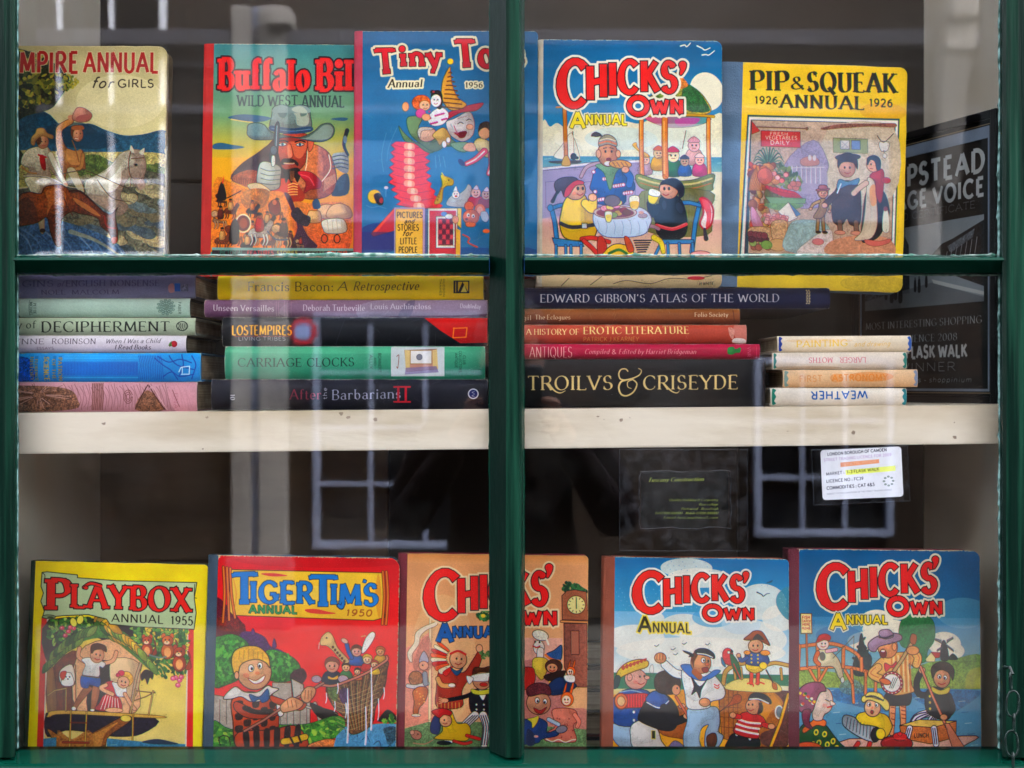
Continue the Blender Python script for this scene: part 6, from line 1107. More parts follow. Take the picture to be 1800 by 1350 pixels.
def art_chicksail():
    c = Cv(172, 68, 1254, 1520, .54, '2f86be', .022, 29)
    c.grad(68, 400, '1c7aa8', '58a8c8'); c.grad(400, 800, '8ac0dc', 'f0ece0')
    for q in ((620, 130, 160, 60), (700, 190, 200, 60), (300, 560, 180, 80), (900, 560, 330, 130), (600, 480, 140, 70), (1080, 330, 150, 110), (700, 640, 520, 90), (1180, 430, 100, 80), (420, 440, 60, 40)): c.e('f0ece0', *q, al=.85, tex=.04)
    c.e('58a4cc', 780, 430, 130, 60, al=.6); c.e('cfe0e8', 950, 470, 120, 60, al=.6); c.p('4a90a0', '1180,280 1250,240 1255,420 1220,425 1170,350', al=.8)
    for i in range(300): x, y = 180+(i*97) % 1060, 80+(i*53) % 380; c.e('1c72b0' if y < 240 else 'd8e8f0', x, y, 2.6, 2.6, al=.5)
    c.l('243c50', 7, '1052,272 1080,285 1090,296 1110,282 1130,278', w2=3); c.p('3c6a80', '1108,215 1150,195 1140,212')
    for q in ((600, 590), (430, 605), (530, 625), (545, 655), (742, 592)): c.l('3a4a50', 4, [(q[0]-12, q[1]), (q[0], q[1]+5), (q[0]+14, q[1]-6)])
    c.grad(772, 880, '2f7a5c', '3a8468'); 
    for i in range(14): c.l('5a9a7c', 3, [(180+i*80, 790+(i*17) % 60), (220+i*80, 788+(i*17) % 60)])
    c.p('e8e4dc', '388,735 405,722 408,768 386,768', o='6a5a50', ow=2)
    c.grad(880, 1520, 'e8a81c', 'eab024'); c.r('d9cfa0', 150, 870, 640, 892); c.p('d8c888', '150,880 640,875 640,900 150,905', sm=0)
    c.p('b06c20', '800,850 1240,880 1235,1160 1100,1230 820,1160', sm=0, tex=.2, o='3a1c0c', ow=3); c.p('a8601c', '430,1000 640,980 640,1160 560,1165 440,1130', tex=.2, o='3a1c0c', ow=3); c.e('d89a2c', 590, 920, 36, 50, tex=.1)
    for i in range(5): c.l('6a3810', 4, [(810+i*28, 860), (808+i*28, 1155)])
    for i in range(4): c.l('6a3810', 3, [(800, 910+i*60), (940, 915+i*62)])
    c.p('6a4038', '1140,880 1240,870 1232,1190 1080,1200 1060,1130 1160,1080 1190,960', tex=.3); c.p('e0a030', '1100,880 1160,890 1200,950 1130,990 1080,1060 1060,1000', al=.7); c.e('7a8488', 1175, 998, 24, 38, o='e8e8e0', ow=8)
    c.l('e8b02c', 20, '1232,890 1180,1060 1110,1230', sm=0, o='5a3410', ow=4); c.p('e8e0c0', '830,830 1250,840 1250,870 1100,860 830,860', sm=0)
    c.p('ecd888', '850,840 940,800 1110,800 1190,850 1150,880 880,870', o='7a5a1c', ow=3)
    c.l('c8a050', 26, '835,830 850,760 900,720 980,700', o='5a3c14', ow=4); c.l('c8a050', 22, '1110,710 1160,700 1240,715', o='5a3c14', ow=4)
    for x in (905, 945, 1190): c.l('c8a050', 15, [(x, 735), (x+4, 800)], o='5a3c14', ow=3)
    # parrot
    c.p('d83c44', '835,640 860,615 890,625 900,660 910,700 880,720 840,700', o='3a1418', ow=3, v=.2); c.p('2f6a44', '880,650 910,670 935,720 945,800 920,780 890,720', o='1c2a20', ow=3); c.p('3a7a9a', '825,670 845,700 850,730 828,710', o='1c2a20', ow=2); c.e('f0e8d8', 872, 640, 9, 9, o='1c1010', ow=2); c.p('2a2420', '885,620 900,635 885,645'); c.l('d83c44', 6, '900,710 940,800')
    # child in yellow breeches and blue admiral coat
    for x in (1010, 1050): c.l('e0502c', 22, [(x, 750), (x-4, 825)], o='5a1810', ow=3)
    c.l('e0502c', 9, '985,828 1010,820 1020,842'); c.l('e0502c', 9, '1035,828 1060,820 1085,828'); c.p('f0cf20', '985,700 1080,700 1085,740 1030,765 980,740', o='3a2c10', ow=4, v=.2); c.p('2f5c98', '975,640 1020,630 1090,635 1120,690 1080,720 985,712 972,680', o='101c34', ow=4, v=.2)
    for i in range(3): c.e('e8c83c', 1010, 655+i*22, 6, 6); c.e('e8c83c', 1050, 655+i*22, 6, 6)
    c.e('e8a040', 1095, 640, 30, 16, o='6a3c10', ow=3); c.e('e8a040', 985, 640, 20, 13, o='6a3c10', ow=3); c.l('2f5c98', 22, '985,670 950,690 935,665', o='101c34', ow=3); c.e('e6b08a', 932, 658, 13, 13, o='3a2010', ow=3); c.e('f0cf20', 1082, 718, 24, 22, o='3a2c10', ow=3)
    c.e('e9b48c', 1038, 600, 46, 42, o='3a2010', ow=4, v=.2); c.p('a8582c', '965,560 1000,530 1030,508 1075,510 1105,550 1125,595 1090,580 1050,560 1010,565', o='3a1810', ow=4, v=.25); c.p('2c1c18', '1020,560 1050,525 1090,560 1060,560'); c.e('1c1010', 1022, 598, 5, 7); c.e('1c1010', 1050, 598, 5, 7); c.l('a82820', 5, '1020,622 1036,628 1052,620')
    c.l('3a3430', 9, '1100,745 1150,840'); c.p('c8742c', '1135,820 1160,830 1165,862 1140,855', o='4a2410', ow=3)
    c.p('a8541c', '870,950 900,900 940,900 940,940 900,955 850,975 810,1000', o='3a1c0c', ow=3, tex=.3)
    # rosy child with a yellow scalloped hat, concertina
    c.p('b0c8dc', '160,1080 300,1085 330,1160 300,1230 210,1230 150,1160', o='2a3a4c', ow=4, v=.2); c.p('2f62a8', '150,960 190,900 260,870 370,880 400,940 340,1000 300,1090 165,1080', o='101c34', ow=4, v=.2); c.l('a8c8e0', 6, '200,890 280,880 360,900')
    for y in (1010, 1060): c.e('e8e8e8', 285, y, 9, 10, o='2a3a4c', ow=2)
    c.e('eeb6a4', 300, 810, 68, 62, o='5a2c28', ow=4, v=.15); c.e('eeb6a4', 368, 800, 16, 12, o='5a2c28', ow=3); c.e('1c1010', 325, 795, 5, 7); c.e('1c1010', 352, 792, 5, 7); c.l('a82820', 5, '312,835 332,842 352,832'); c.e('e88878', 298, 828, 15, 11, al=.6); c.e('eeb6a4', 262, 800, 16, 22, o='5a2c28', ow=3)
    c.p('f0cf2c', '180,790 200,750 250,710 320,690 375,700 370,735 300,760 230,790 200,805', o='5a3410', ow=5, v=.15); 
    for i in range(7): c.p('b8481c', [(212+i*22, 745-i*9), (222+i*24, 725-i*7), (236+i*22, 740-i*8), (226+i*22, 758-i*9)])
    c.p('2a4a4c', '180,790 165,830 160,870 190,860 205,800', o='101c1c', ow=3)
    c.p('d8303c', '200,910 260,900 370,900 370,970 260,985 200,980', o='5a1018', ow=4)
    for i in range(8): c.l('8a1824', 4, [(245+i*16, 905), (245+i*16, 980)])
    c.e('e07a3c', 208, 945, 40, 48, o='7a2a10', ow=6); c.e('e8c08c', 208, 945, 24, 30, o='7a2a10', ow=3)
    # dark-haired child in a navy sailor top, playing a pipe, seen from behind
    c.p('e6e0da', '270,1090 330,1060 420,1100 450,1180 470,1230 290,1230 262,1150', o='3a3a40', ow=4, v=.15); c.p('1c1c28', '310,1040 350,950 400,900 480,900 540,960 560,1040 530,1110 470,1120 400,1100 330,1070', o='0a0a10', ow=4, v=.2)
    c.p('3468ac', '360,940 390,890 440,880 490,910 500,950 440,990', o='0c1830', ow=4, v=.15); c.l('e8ecf0', 6, '365,950 440,982 500,940')
    c.p('3a2018', '415,810 440,770 500,755 550,780 575,830 560,880 520,900 460,895 420,870', o='140a08', ow=4, tex=.45); c.e('d89c78', 545, 872, 26, 32, o='2a1410', ow=3); c.e('1c1010', 552, 862, 4, 6)
    c.l('1c1c28', 44, '470,980 530,1060 600,1040', o='0a0a10', ow=4); c.e('d89c78', 610, 1030, 24, 18, o='2a1410', ow=3); c.e('d89c78', 580, 970, 20, 16, o='2a1410', ow=3); c.l('c86a3c', 15, '545,915 590,990 645,1080', o='4a1c10', ow=3); c.r('3a4030', 392, 1120, 415, 1170, o='d8c04c', ow=4)
    # adult sailor dancing
    c.p('b4cce0', '620,980 740,970 800,980 810,1060 800,1120 830,1150 790,1220 720,1220 720,1130 740,1080 700,1100 680,1160 690,1230 600,1230 585,1150 610,1060', o='24344c', ow=4, v=.2); c.p('b4cce0', '640,1000 690,1010 680,1200 610,1210', al=.6)
    c.p('6a3a20', '730,1150 780,1130 790,1180 765,1225 735,1215', o='2a1410', ow=4, v=.2)
    c.l('ecece8', 50, '600,780 540,770 480,720', o='24344c', ow=4); c.p('f0f0ec', '580,760 640,740 740,750 800,800 845,870 830,920 760,940 740,980 620,985 600,900', o='24344c', ow=4, v=.12)
    c.e('e0a070', 452, 680, 36, 32, o='3a1c10', ow=4, v=.2)
    for i in range(3): c.l('8a4a2c', 4, [(432+i*18, 655), (430+i*18, 690)])
    c.e('e0a070', 720, 945, 34, 26, o='3a1c10', ow=4, v=.2); c.p('3a78b8', '575,725 640,720 660,770 720,790 780,750 820,755 760,800 700,815 630,790', o='10243c', ow=3); c.p('182838', '640,790 690,850 740,800 700,870 690,920 670,880 640,900 655,850', o='0c1420', ow=3)
    c.e('e0a070', 700, 705, 62, 66, o='3a1c10', ow=4, v=.25); c.p('6a3418', '640,690 650,650 690,640 660,700 655,740', tex=.3); c.l('a8602c', 36, '660,760 690,790', o=None); c.e('f4f0ea', 715, 690, 13, 16, o='1c1010', ow=3); c.e('1c1010', 718, 692, 5, 7); c.e('1c1010', 745, 695, 6, 9); c.e('c86a44', 738, 715, 13, 10, o='3a1c10', ow=2); c.p('8a2018', '705,740 740,732 745,760 718,765', o='3a1010', ow=3)
    c.p('1c2434', '660,640 690,620 740,622 780,650 782,680 740,665 690,655', o='0a0e18', ow=4); c.l('e8ecf0', 7, '680,650 730,655 772,672'); c.p('1c2434', '655,655 625,640 590,632 600,645 630,660 625,672 655,668')
    c.l('c83c34', 6, '780,835 800,845 810,835'); c.l('c83c34', 6, '780,850 800,860 810,850')
    # child in a red and white striped jersey with navy cap
    c.p('1c1c24', '900,1130 1040,1150 1030,1230 850,1230 860,1170', o='0a0a10', ow=4); c.e('e8e8e8', 912, 1138, 8, 8); c.e('e8e8e8', 992, 1162, 8, 8)
    c.p('cc2c30', '940,1010 1000,1000 1075,1030 1090,1080 1045,1100 1040,1160 900,1130 915,1060', o='3a1010', ow=4, v=.15)
    for i in range(3): c.l('f0e8e0', 13, [(918+i*-4, 1040+i*32), (980, 1062+i*30), (1055-i*6, 1068+i*32)])
    c.l('cc2c30', 30, '930,1030 900,1025', o='3a1010', ow=3); c.l('cc2c30', 30, '1080,1075 1110,1085', o='3a1010', ow=3); c.e('dca078', 890, 1020, 20, 18, o='2a1410', ow=3); c.e('dca078', 1125, 1085, 22, 17, o='2a1410', ow=3)
    c.e('dca078', 1020, 965, 50, 50, o='2a1410', ow=4, v=.2); c.p('3a2018', '1050,940 1075,960 1070,1000 1040,1010 1050,970', tex=.3); c.p('1c2434', '990,910 1020,885 1080,890 1120,920 1122,950 1070,930 1020,920 990,930', o='0a0e18', ow=4); c.l('e8ecf0', 8, '995,922 1050,920 1110,945'); c.e('1c1010', 988, 955, 5, 7); c.e('1c1010', 1012, 955, 5, 7); c.l('a82820', 5, '982,985 1000,992 1018,984')
    c.p('8a7aa0', '495,1215 530,1180 570,1195 590,1230 495,1232', o='3a2a4a', ow=3)
    c.ink(560, .3)
    title_chicks(c, 296, 968, 396, 330, 228, 168, 150, 470, 720, 1030, 445, 95, 68, 970, 225, red='e23a30', white='f4f0e4')
    c.t('A', 320, 400, 525, 525, 95, 95, '3a3414', w=.18, outs=[(9, 'ecd85a')]); c.t('NNUAL', 408, 640, 525, 525, 58, 58, '3a3414', w=.17, outs=[(9, 'ecd85a')])
    c.speck(.05, 2.4); c.worn('e8e0cc', 3, 14, .8); return c

def art_chickboat():
    c = Cv(92, 55, 1190, 1490, .54, '1c6ea4', .02, 31)
    c.grad(55, 450, '0c628c', '207aa0'); c.grad(450, 860, '4a90b4', 'a8c0b8'); c.e('8ab4c4', 1080, 420, 160, 90, al=.5)
    for q in ((560, 470, 100, 65), (620, 520, 150, 60), (520, 590, 140, 60), (960, 600, 100, 70), (1000, 640, 80, 50)): c.e('ece4d0', *q, tex=.04)
    c.e('2f6f9c', 330, 560, 140, 60, al=.5); c.p('7a9c4c', '70,760 400,780 640,790 720,760 860,710 1000,690 1190,665 1190,870 70,880', g=('a8b45a', 'v'), tex=.3)
    c.p('d8c84c', '1100,760 1180,740 1180,850 1080,860', al=.5)
    c.p('2f7a4a', '690,520 720,450 790,430 870,440 905,490 900,580 860,640 850,700 790,710 760,640 700,610', tex=.25, o='1c4a30', ow=3)
    c.p('1c2c34', '440,640 455,560 470,545 480,600 500,650 525,690 500,780 420,790 410,720', tex=.4); c.leaves(['1c2c34', '243c3c'], '420,620 480,560 530,700 500,800 410,790', 60, 14, 2)
    c.p('e8d8a0', '845,690 880,650 905,680 900,705 850,705', sm=0, o='4a3a24', ow=2); c.p('b83a34', '880,648 935,650 930,680 905,682', sm=0, o='4a1c1c', ow=2)
    c.p('24242c', '935,690 945,590 970,590 985,690'); c.l('24242c', 4, '905,575 1015,640'); c.l('24242c', 4, '915,640 1015,565')
    for q in ((905, 575, 945, 585), (975, 585, 1015, 565), (915, 640, 950, 620), (975, 610, 1015, 640)): c.p('4a4a50', [(q[0], q[1]-8), (q[2], q[3]-8), (q[2], q[3]+8), (q[0], q[1]+8)], sm=0, al=.8)
    c.p('24342c', '980,690 1010,655 1040,690'); c.grad(862, 1490, '5a98b8', '88b0bc')
    c.p('2c6c98', '300,870 560,880 620,1000 400,960 300,930', tex=.5, al=.8); c.p('2c6c98', '780,870 1160,870 1160,900 1040,980 980,1000 800,940', tex=.5, al=.7)
    for i in range(36): c.l(['d8e4e0', '2c5c84'][i % 2], 3.5, [(250+(i*131) % 900, 880+i*9), (290+(i*131) % 900, 876+i*9)], al=.8)
    c.p('6a8a8c', '340,830 420,810 480,870 400,900 330,880', tex=.6, al=.8)
    # footbridge and notice
    for q in ('85,625 250,605 350,620 440,670 465,740', '80,755 260,740 400,745 520,775', '90,620 80,760', '200,600 200,740', '355,630 350,740', '460,690 460,760'): c.l('e08a4c', 20, q, o='5a2c14', ow=3)
    for q in ('205,750 205,870', '400,755 408,945', '485,770 480,900', '545,790 540,880', '250,750 190,850', '150,760 190,830', '360,760 400,830'): c.l('e08a4c', 17, q, sm=0, o='5a2c14', ow=3)
    c.l('c8783c', 10, '135,545 135,740', sm=0, o='5a2c14', ow=3); c.r('ecd8a0', 102, 432, 168, 548, o='5a3c20', ow=5)
    c.t('FISH', 112, 158, 462, 462, 16, 16, 'b8403c', w=.2); c.t('CATCH', 110, 160, 482, 482, 13, 13, 'b8403c', w=.2); c.t('HERE', 112, 158, 502, 502, 13, 13, 'b8403c', w=.2); c.t('PLEASE', 110, 160, 524, 524, 12, 12, 'b8403c', w=.2)
    # child in white breeches with rod
    c.p('e8dcb8', '200,650 260,640 320,690 345,760 350,820 320,800 290,740 210,735', o='4a3a28', ow=4, v=.2); c.l('d8743c', 26, '200,660 185,700 205,725', o='4a1c14', ow=3); c.l('e8b4b8', 22, '255,650 310,640', o='5a3a3c', ow=3)
    c.e('eed8cc', 232, 608, 36, 34, o='4a2c24', ow=3); c.p('c8282c', '195,600 210,560 250,548 280,565 270,590 240,585', o='4a1010', ow=3, v=.2); c.e('1c1010', 226, 606, 4, 5); c.e('1c1010', 246, 606, 4, 5); c.l('a82820', 4, '222,622 236,626 248,620'); c.e('2c2c34', 228, 680, 18, 26, al=.6)
    c.l('5a5a4a', 4, '290,690 420,560'); c.l('5a4a3a', 3, '420,560 420,720 470,890'); c.e('d8d4c8', 345, 815, 12, 18, o='4a3a28', ow=3)
    # adult banjo player in lilac hat and striped blazer
    for x, d in ((640, 0), (700, 6)): c.l('e8a070', 40, [(x, 950), (x-4+d, 1040), (x-10+d, 1120)], o='4a1c10', ow=4, w2=28)
    for i in range(4): c.l('7a3420', 5, [(632, 970+i*34), (652, 974+i*34)]); c.l('7a3420', 5, [(694, 966+i*22), (716, 970+i*22)])
    c.p('28242c', '605,890 745,880 745,950 690,960 610,955', o='0c0a10', ow=4)
    c.p('e8b468', '570,690 620,660 740,650 800,670 820,710 780,740 745,720 760,840 770,880 640,900 620,820 560,830 500,790 520,740', o='4a2410', ow=4, v=.12)
    for i in range(9): c.l(['c87040', 'f0d8a8'][i % 2], 6, [(640+i*14, 670), (650+i*13, 880)])
    c.l('e8b468', 46, '560,740 520,780 580,810', o='4a2410', ow=4); c.l('c87040', 5, '545,740 515,775 560,800'); c.l('e8b468', 46, '790,720 800,680 770,640', o='4a2410', ow=4); c.l('c87040', 5, '800,715 808,680 785,650')
    c.p('c8303c', '600,715 640,730 670,705 670,755 640,740 605,765', o='4a1018', ow=3)
    c.e('e8a068', 620, 620, 60, 66, o='4a1c10', ow=4, v=.2); c.e('1c1010', 598, 605, 6, 9); c.e('1c1010', 628, 600, 6, 9); c.l('1c1010', 4, '585,590 605,585'); c.e('7a1c18', 592, 660, 20, 26, o='3a0c0c', ow=4); c.e('f0e8e0', 592, 645, 12, 6); c.e('d88858', 606, 630, 10, 8); c.e('e8a068', 660, 620, 14, 22, o='4a1c10', ow=3)
    c.p('b494ac', '510,640 505,600 560,560 640,540 700,550 702,580 640,600 570,620 545,650', o='3a2434', ow=5, v=.2); c.p('b494ac', '570,550 580,525 630,520 655,545 650,565 600,575', o='3a2434', ow=4, v=.2); c.l('3a2434', 10, '572,565 610,568 655,552')
    c.l('c8a470', 20, '640,780 700,700 770,590', sm=0, o='4a2c14', ow=4); c.p('a8643c', '755,590 765,545 795,555 785,605', o='3a1c10', ow=3)
    c.e('a83444', 640, 830, 66, 66, o='3a1018', ow=4); c.e('f0e8e0', 640, 830, 52, 52, o='4a2c2c', ow=3)
    for i in range(16): a = i*math.pi/8; c.e('f0d8c8', 640+59*math.cos(a), 830+59*math.sin(a), 4, 4)
    c.e('d8783c', 600, 822, 34, 17, rot=15, o='4a1c10', ow=4); c.e('e0a060', 770, 640, 38, 26, o='4a1c10', ow=4)
    for i in range(3): c.l('1c1418', 3, [(625+i*10, 860), (650+i*12, 800)])
    # dark-haired child rowing: striped breeches, straw-coloured collar
    c.l('e8e0ec', 44, '860,1000 780,1030 740,1110 720,1150', o='14101c', ow=4, w2=32); c.l('e8e0ec', 44, '890,1020 860,1070 890,1130 900,1190', o='14101c', ow=4, w2=32)
    for d in (-11, 2, 14): c.l('3a2c4c', 7, [(860+d, 1000+d*.4), (780+d, 1032+d), (740+d, 1108), (722+d, 1148)]); c.l('3a2c4c', 7, [(890+d, 1025), (862+d, 1070), (890+d, 1130), (898+d, 1188)])
    c.e('1c1418', 890, 1205, 34, 14, o='0a080c', ow=3)
    c.l('24242c', 34, '880,900 800,890 790,820 820,760', o='0a080c', ow=4); c.p('24242c', '850,870 900,850 980,880 1005,960 980,1030 930,1040 850,1000 835,930', o='0a080c', ow=4, v=.15); c.l('24242c', 30, '980,900 1000,980 945,1030', o='0a080c', ow=4)
    for i in range(3): c.e('d8b83c', 865, 905+i*36, 7, 8)
    c.e('dca078', 822, 755, 20, 20, o='2a1410', ow=3); c.p('d8c04c', '880,850 930,870 985,850 975,885 920,895 880,875', o='5a4a14', ow=3)
    c.e('dca078', 940, 800, 50, 56, o='2a1410', ow=4, v=.2); c.p('3a2018', '885,800 880,740 920,708 980,710 1015,750 1005,810 985,770 940,750 905,765', o='140a08', ow=4, tex=.4); c.e('f4f0ea', 925, 790, 11, 13, o='1c1010', ow=2); c.e('f4f0ea', 960, 795, 11, 13, o='1c1010', ow=2); c.e('1c1010', 927, 793, 5, 7); c.e('1c1010', 958, 798, 5, 7); c.l('a82820', 6, '918,828 938,836 960,828')
    # boat, lunch box
    c.p('e0b0a0', '300,1180 700,1160 1135,1130 1060,1190 1030,1230 1020,1490 200,1490', o='4a2420', ow=5, tex=.1); c.p('c8783c', '680,1080 810,1045 1020,1045 1015,1140 860,1180 690,1150', sm=0, o='3a1c0c', ow=4, tex=.2); c.p('e8c468', '680,1075 800,1040 1018,1048 880,1085', sm=0, o='3a1c0c', ow=4); c.t('LUNCH', 765, 852, 1145, 1142, 24, 24, '3a1c10', w=.18)
    c.l('e8e0ec', 34, '740,1090 722,1150', o='14101c', ow=4); c.l('e8e0ec', 34, '885,1090 895,1180', o='14101c', ow=4)
    for d in (-8, 4): c.l('3a2c4c', 6, [(740+d, 1092), (722+d, 1150)]); c.l('3a2c4c', 6, [(886+d, 1090), (896+d, 1180)])
    c.l('d88a6c', 16, '815,735 880,900 960,1080', sm=0, o='4a2018', ow=4); c.p('d88a6c', '950,1060 975,1060 1060,1190 1070,1225 1000,1225 975,1150', sm=0, o='4a2018', ow=4); c.e('dca078', 945, 1025, 22, 17, o='2a1410', ow=3)
    # child in yellow with concertina and boater
    c.p('f2cf2a', '420,1030 470,1000 590,1010 630,1060 630,1100 580,1150 440,1110', o='3a2c10', ow=5, v=.2); c.p('8a9098', '350,1020 410,1030 450,1070 520,1080 560,1100 540,1170 470,1160 380,1110 340,1070', o='1c1c24', ow=5, g=('c8ccd0', 'v'))
    for i in range(9): c.l('3a3c48', 4, [(372+i*19, 1032+i*7), (360+i*20, 1090+i*9)])
    c.e('24242c', 535, 1130, 28, 42, rot=10, o='0c0c10', ow=4); c.e('f2cf2a', 565, 1125, 28, 32, o='3a2c10', ow=4)
    c.e('eab890', 520, 975, 48, 52, o='3a2010', ow=5, v=.15); c.e('f4f0ea', 500, 955, 10, 13, o='1c1010', ow=2); c.e('f4f0ea', 545, 958, 10, 13, o='1c1010', ow=2); c.e('1c1010', 503, 957, 5, 7); c.e('1c1010', 543, 960, 5, 7); c.e('8a1c18', 517, 1000, 9, 11, o='3a0c0c', ow=3); c.e('e8885c', 520, 975, 7, 6)
    c.p('ecd870', '455,930 470,905 540,895 610,930 622,975 600,990 560,950 500,930 470,945', o='3a2c10', ow=5, v=.1); c.p('ecd870', '480,910 500,885 560,888 590,915 580,930 520,915', o='3a2c10', ow=4); c.l('24242c', 9, '484,912 530,908 585,932')
    for q in ('430,1180 405,1215', '500,1180 485,1225'): c.l('c8342c', 26, q, o='5a1814', ow=4)
    # lady in purple headscarf and green dress, seen from behind
    c.p('1f5a34', '75,1130 110,1070 170,1060 240,1080 280,1130 320,1180 350,1225 200,1300 75,1300', o='0c2414', ow=5, v=.15)
    for x, y in ((180, 1120), (230, 1130), (195, 1180), (245, 1190), (280, 1170), (300, 1210), (160, 1190), (250, 1225)): c.e('e0cc3c', x, y, 16, 20, rot=20, o='0c2414', ow=2); c.e('1f5a34', x, y, 7, 9)
    c.p('e07a34', '150,1060 190,1035 240,1055 230,1085 180,1080 110,1125 100,1100', o='4a1c0c', ow=4); c.e('d8642c', 130, 1210, 80, 34, o='4a1c0c', ow=4)
    c.p('ecd4c4', '170,900 220,860 270,880 285,940 270,990 230,1020 215,1050 165,1045 160,960', o='4a2c24', ow=4, v=.15); c.l('1c1010', 4, '240,930 262,940'); c.l('c0302c', 9, '252,975 275,970'); c.e('e8988a', 235, 965, 14, 12, al=.6); c.p('ecd4c4', '270,935 300,955 272,965', o='4a2c24', ow=3)
    c.p('a85c7c', '75,900 110,850 170,830 225,838 245,880 210,890 180,950 160,1000 120,1010 80,990', o='3a1828', ow=5, v=.2); c.p('8a3c58', '100,1000 150,990 140,1060 160,1100 110,1080', o='3a1828', ow=4, v=.2)
    for i in range(16): c.e(['e8c83c', '2f6a3a', 'f0e4d4', 'd84c34'][i % 4], 90+(i*37) % 90, 895+(i*29) % 75, 9, 8)
    c.e('a81c20', 660, 1180, 95, 45, o='3a080c', ow=5, v=.2); c.e('c8282c', 680, 1140, 42, 24, o='3a080c', ow=4); c.e('d8383c', 680, 1125, 13, 12, o='3a080c', ow=3); c.l('e8605c', 6, '590,1165 640,1150 720,1155', al=.7)
    c.ink(420, .3)
    title_chicks(c, 212, 918, 394, 300, 240, 180, 160, 385, 628, 952, 432, 105, 72, 905, 172, red='d8282c', white='e8e0c8')
    c.t('A', 285, 370, 523, 523, 92, 92, 'ecd43c', w=.22, outs=[(12, 'dcd8c0'), (4, '3a3818')]); c.t('NNUAL', 378, 622, 492, 486, 52, 48, 'ecd43c', w=.22, outs=[(10, 'dcd8c0'), (4, '3a3818')])
    c.t('A', 285, 370, 523, 523, 92, 92, 'ecd43c', w=.22, outs=[(4, '3a3818')])
    c.speck(.07, 2.4); c.worn('d8ccb0', 4, 26, 1.); return c

SER = dict(w=.15, thin=.05, ser=.07, slab=.04)
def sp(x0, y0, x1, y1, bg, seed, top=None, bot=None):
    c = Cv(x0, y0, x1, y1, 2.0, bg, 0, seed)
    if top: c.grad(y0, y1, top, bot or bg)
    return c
def fin(c, a=.07, col='d8d0c0', e=1.3, cn=5, amt=.9): c.speck(a, 3); c.worn(col, e, cn, amt); return c
def vt(c, txt, x, y0, y1, h, col, **k):
    """lettering running down the spine"""
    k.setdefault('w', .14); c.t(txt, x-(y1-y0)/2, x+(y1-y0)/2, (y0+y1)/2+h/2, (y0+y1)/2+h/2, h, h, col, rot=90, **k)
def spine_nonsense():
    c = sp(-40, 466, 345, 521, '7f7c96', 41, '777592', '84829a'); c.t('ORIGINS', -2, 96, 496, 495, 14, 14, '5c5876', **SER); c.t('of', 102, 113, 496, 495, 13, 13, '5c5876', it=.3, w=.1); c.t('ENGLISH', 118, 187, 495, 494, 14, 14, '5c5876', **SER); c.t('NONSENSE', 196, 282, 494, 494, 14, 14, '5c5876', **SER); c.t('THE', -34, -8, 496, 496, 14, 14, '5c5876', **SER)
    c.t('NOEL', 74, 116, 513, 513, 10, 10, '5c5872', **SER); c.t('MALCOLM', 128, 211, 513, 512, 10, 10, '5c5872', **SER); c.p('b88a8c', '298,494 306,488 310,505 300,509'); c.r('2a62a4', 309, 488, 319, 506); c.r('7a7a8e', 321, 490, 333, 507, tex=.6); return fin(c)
def spine_mint():
    c = sp(-40, 521, 336, 556, 'b6ccbc', 42, 'c4d6c8', 'a8bfae'); c.l('54645c', .6, '53,524 53,552', sm=0); vt(c, 'MICHAEL', 56.5, 528, 552, 5, '3c4c44', **{**SER, 'w': .16}); vt(c, 'PETTIE', 63, 530, 550, 5, '3c4c44', **{**SER, 'w': .16}); c.r('2a3c34', 30, 538, 35, 556); c.l('54645c', .8, '22,522 22,556')
    for r_ in (14, 10.5, 7, 3.5):
        for i in range(12): a = i*math.pi/6+r_; c.e('9fb8ac', 294+r_*math.cos(a), 537+r_*.93*math.sin(a), 2.2, 1.8, o='5c7468', ow=.8)
    vt(c, 'FABER', 318, 528, 550, 4.5, '4c5c54'); return fin(c)
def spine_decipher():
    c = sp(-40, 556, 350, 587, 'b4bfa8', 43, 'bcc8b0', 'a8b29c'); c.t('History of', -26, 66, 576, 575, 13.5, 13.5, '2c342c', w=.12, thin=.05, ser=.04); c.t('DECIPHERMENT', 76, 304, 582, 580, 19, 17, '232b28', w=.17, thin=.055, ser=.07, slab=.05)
    c.e('26302c', 327, 571, 10.5, 8.8); c.e('b4bfa8', 327, 571, 9, 7.3); 
    for i in range(5): c.l('26302c', 1.2, [(320+i*3.4, 566), (322+i*3, 571), (319+i*3.6, 577)])
    return fin(c)
def spine_child():
    c = sp(-40, 587, 329, 619, 'd6cdd6', 44, 'eee8ec', 'c8bec8'); c.t('MARILYNNE', -38, 79, 604, 603, 10.5, 9.5, '584c58', **{**SER, 'w': .12}); c.t('ROBINSON', 93, 170, 603, 603, 10, 10, '584c58', **{**SER, 'w': .12}); c.t('ESSAYS', 66, 96, 613.5, 613, 4.5, 4.5, '7a6c78', w=.12)
    c.t('When I Was a Child', 187, 283, 602, 601, 8.5, 8.5, '4c4450', w=.11, thin=.05, it=.3); c.t('I Read Books', 203, 266, 613, 613, 8.5, 8.5, '4c4450', w=.15, thin=.06, it=.3)
    c.e('b82c40', 308, 603, 5.5, 6, v=.3); c.p('6a8a4c', '298,606 302,599 304,607'); c.l('5a3a2c', 1, '300,608 304,598'); return fin(c)
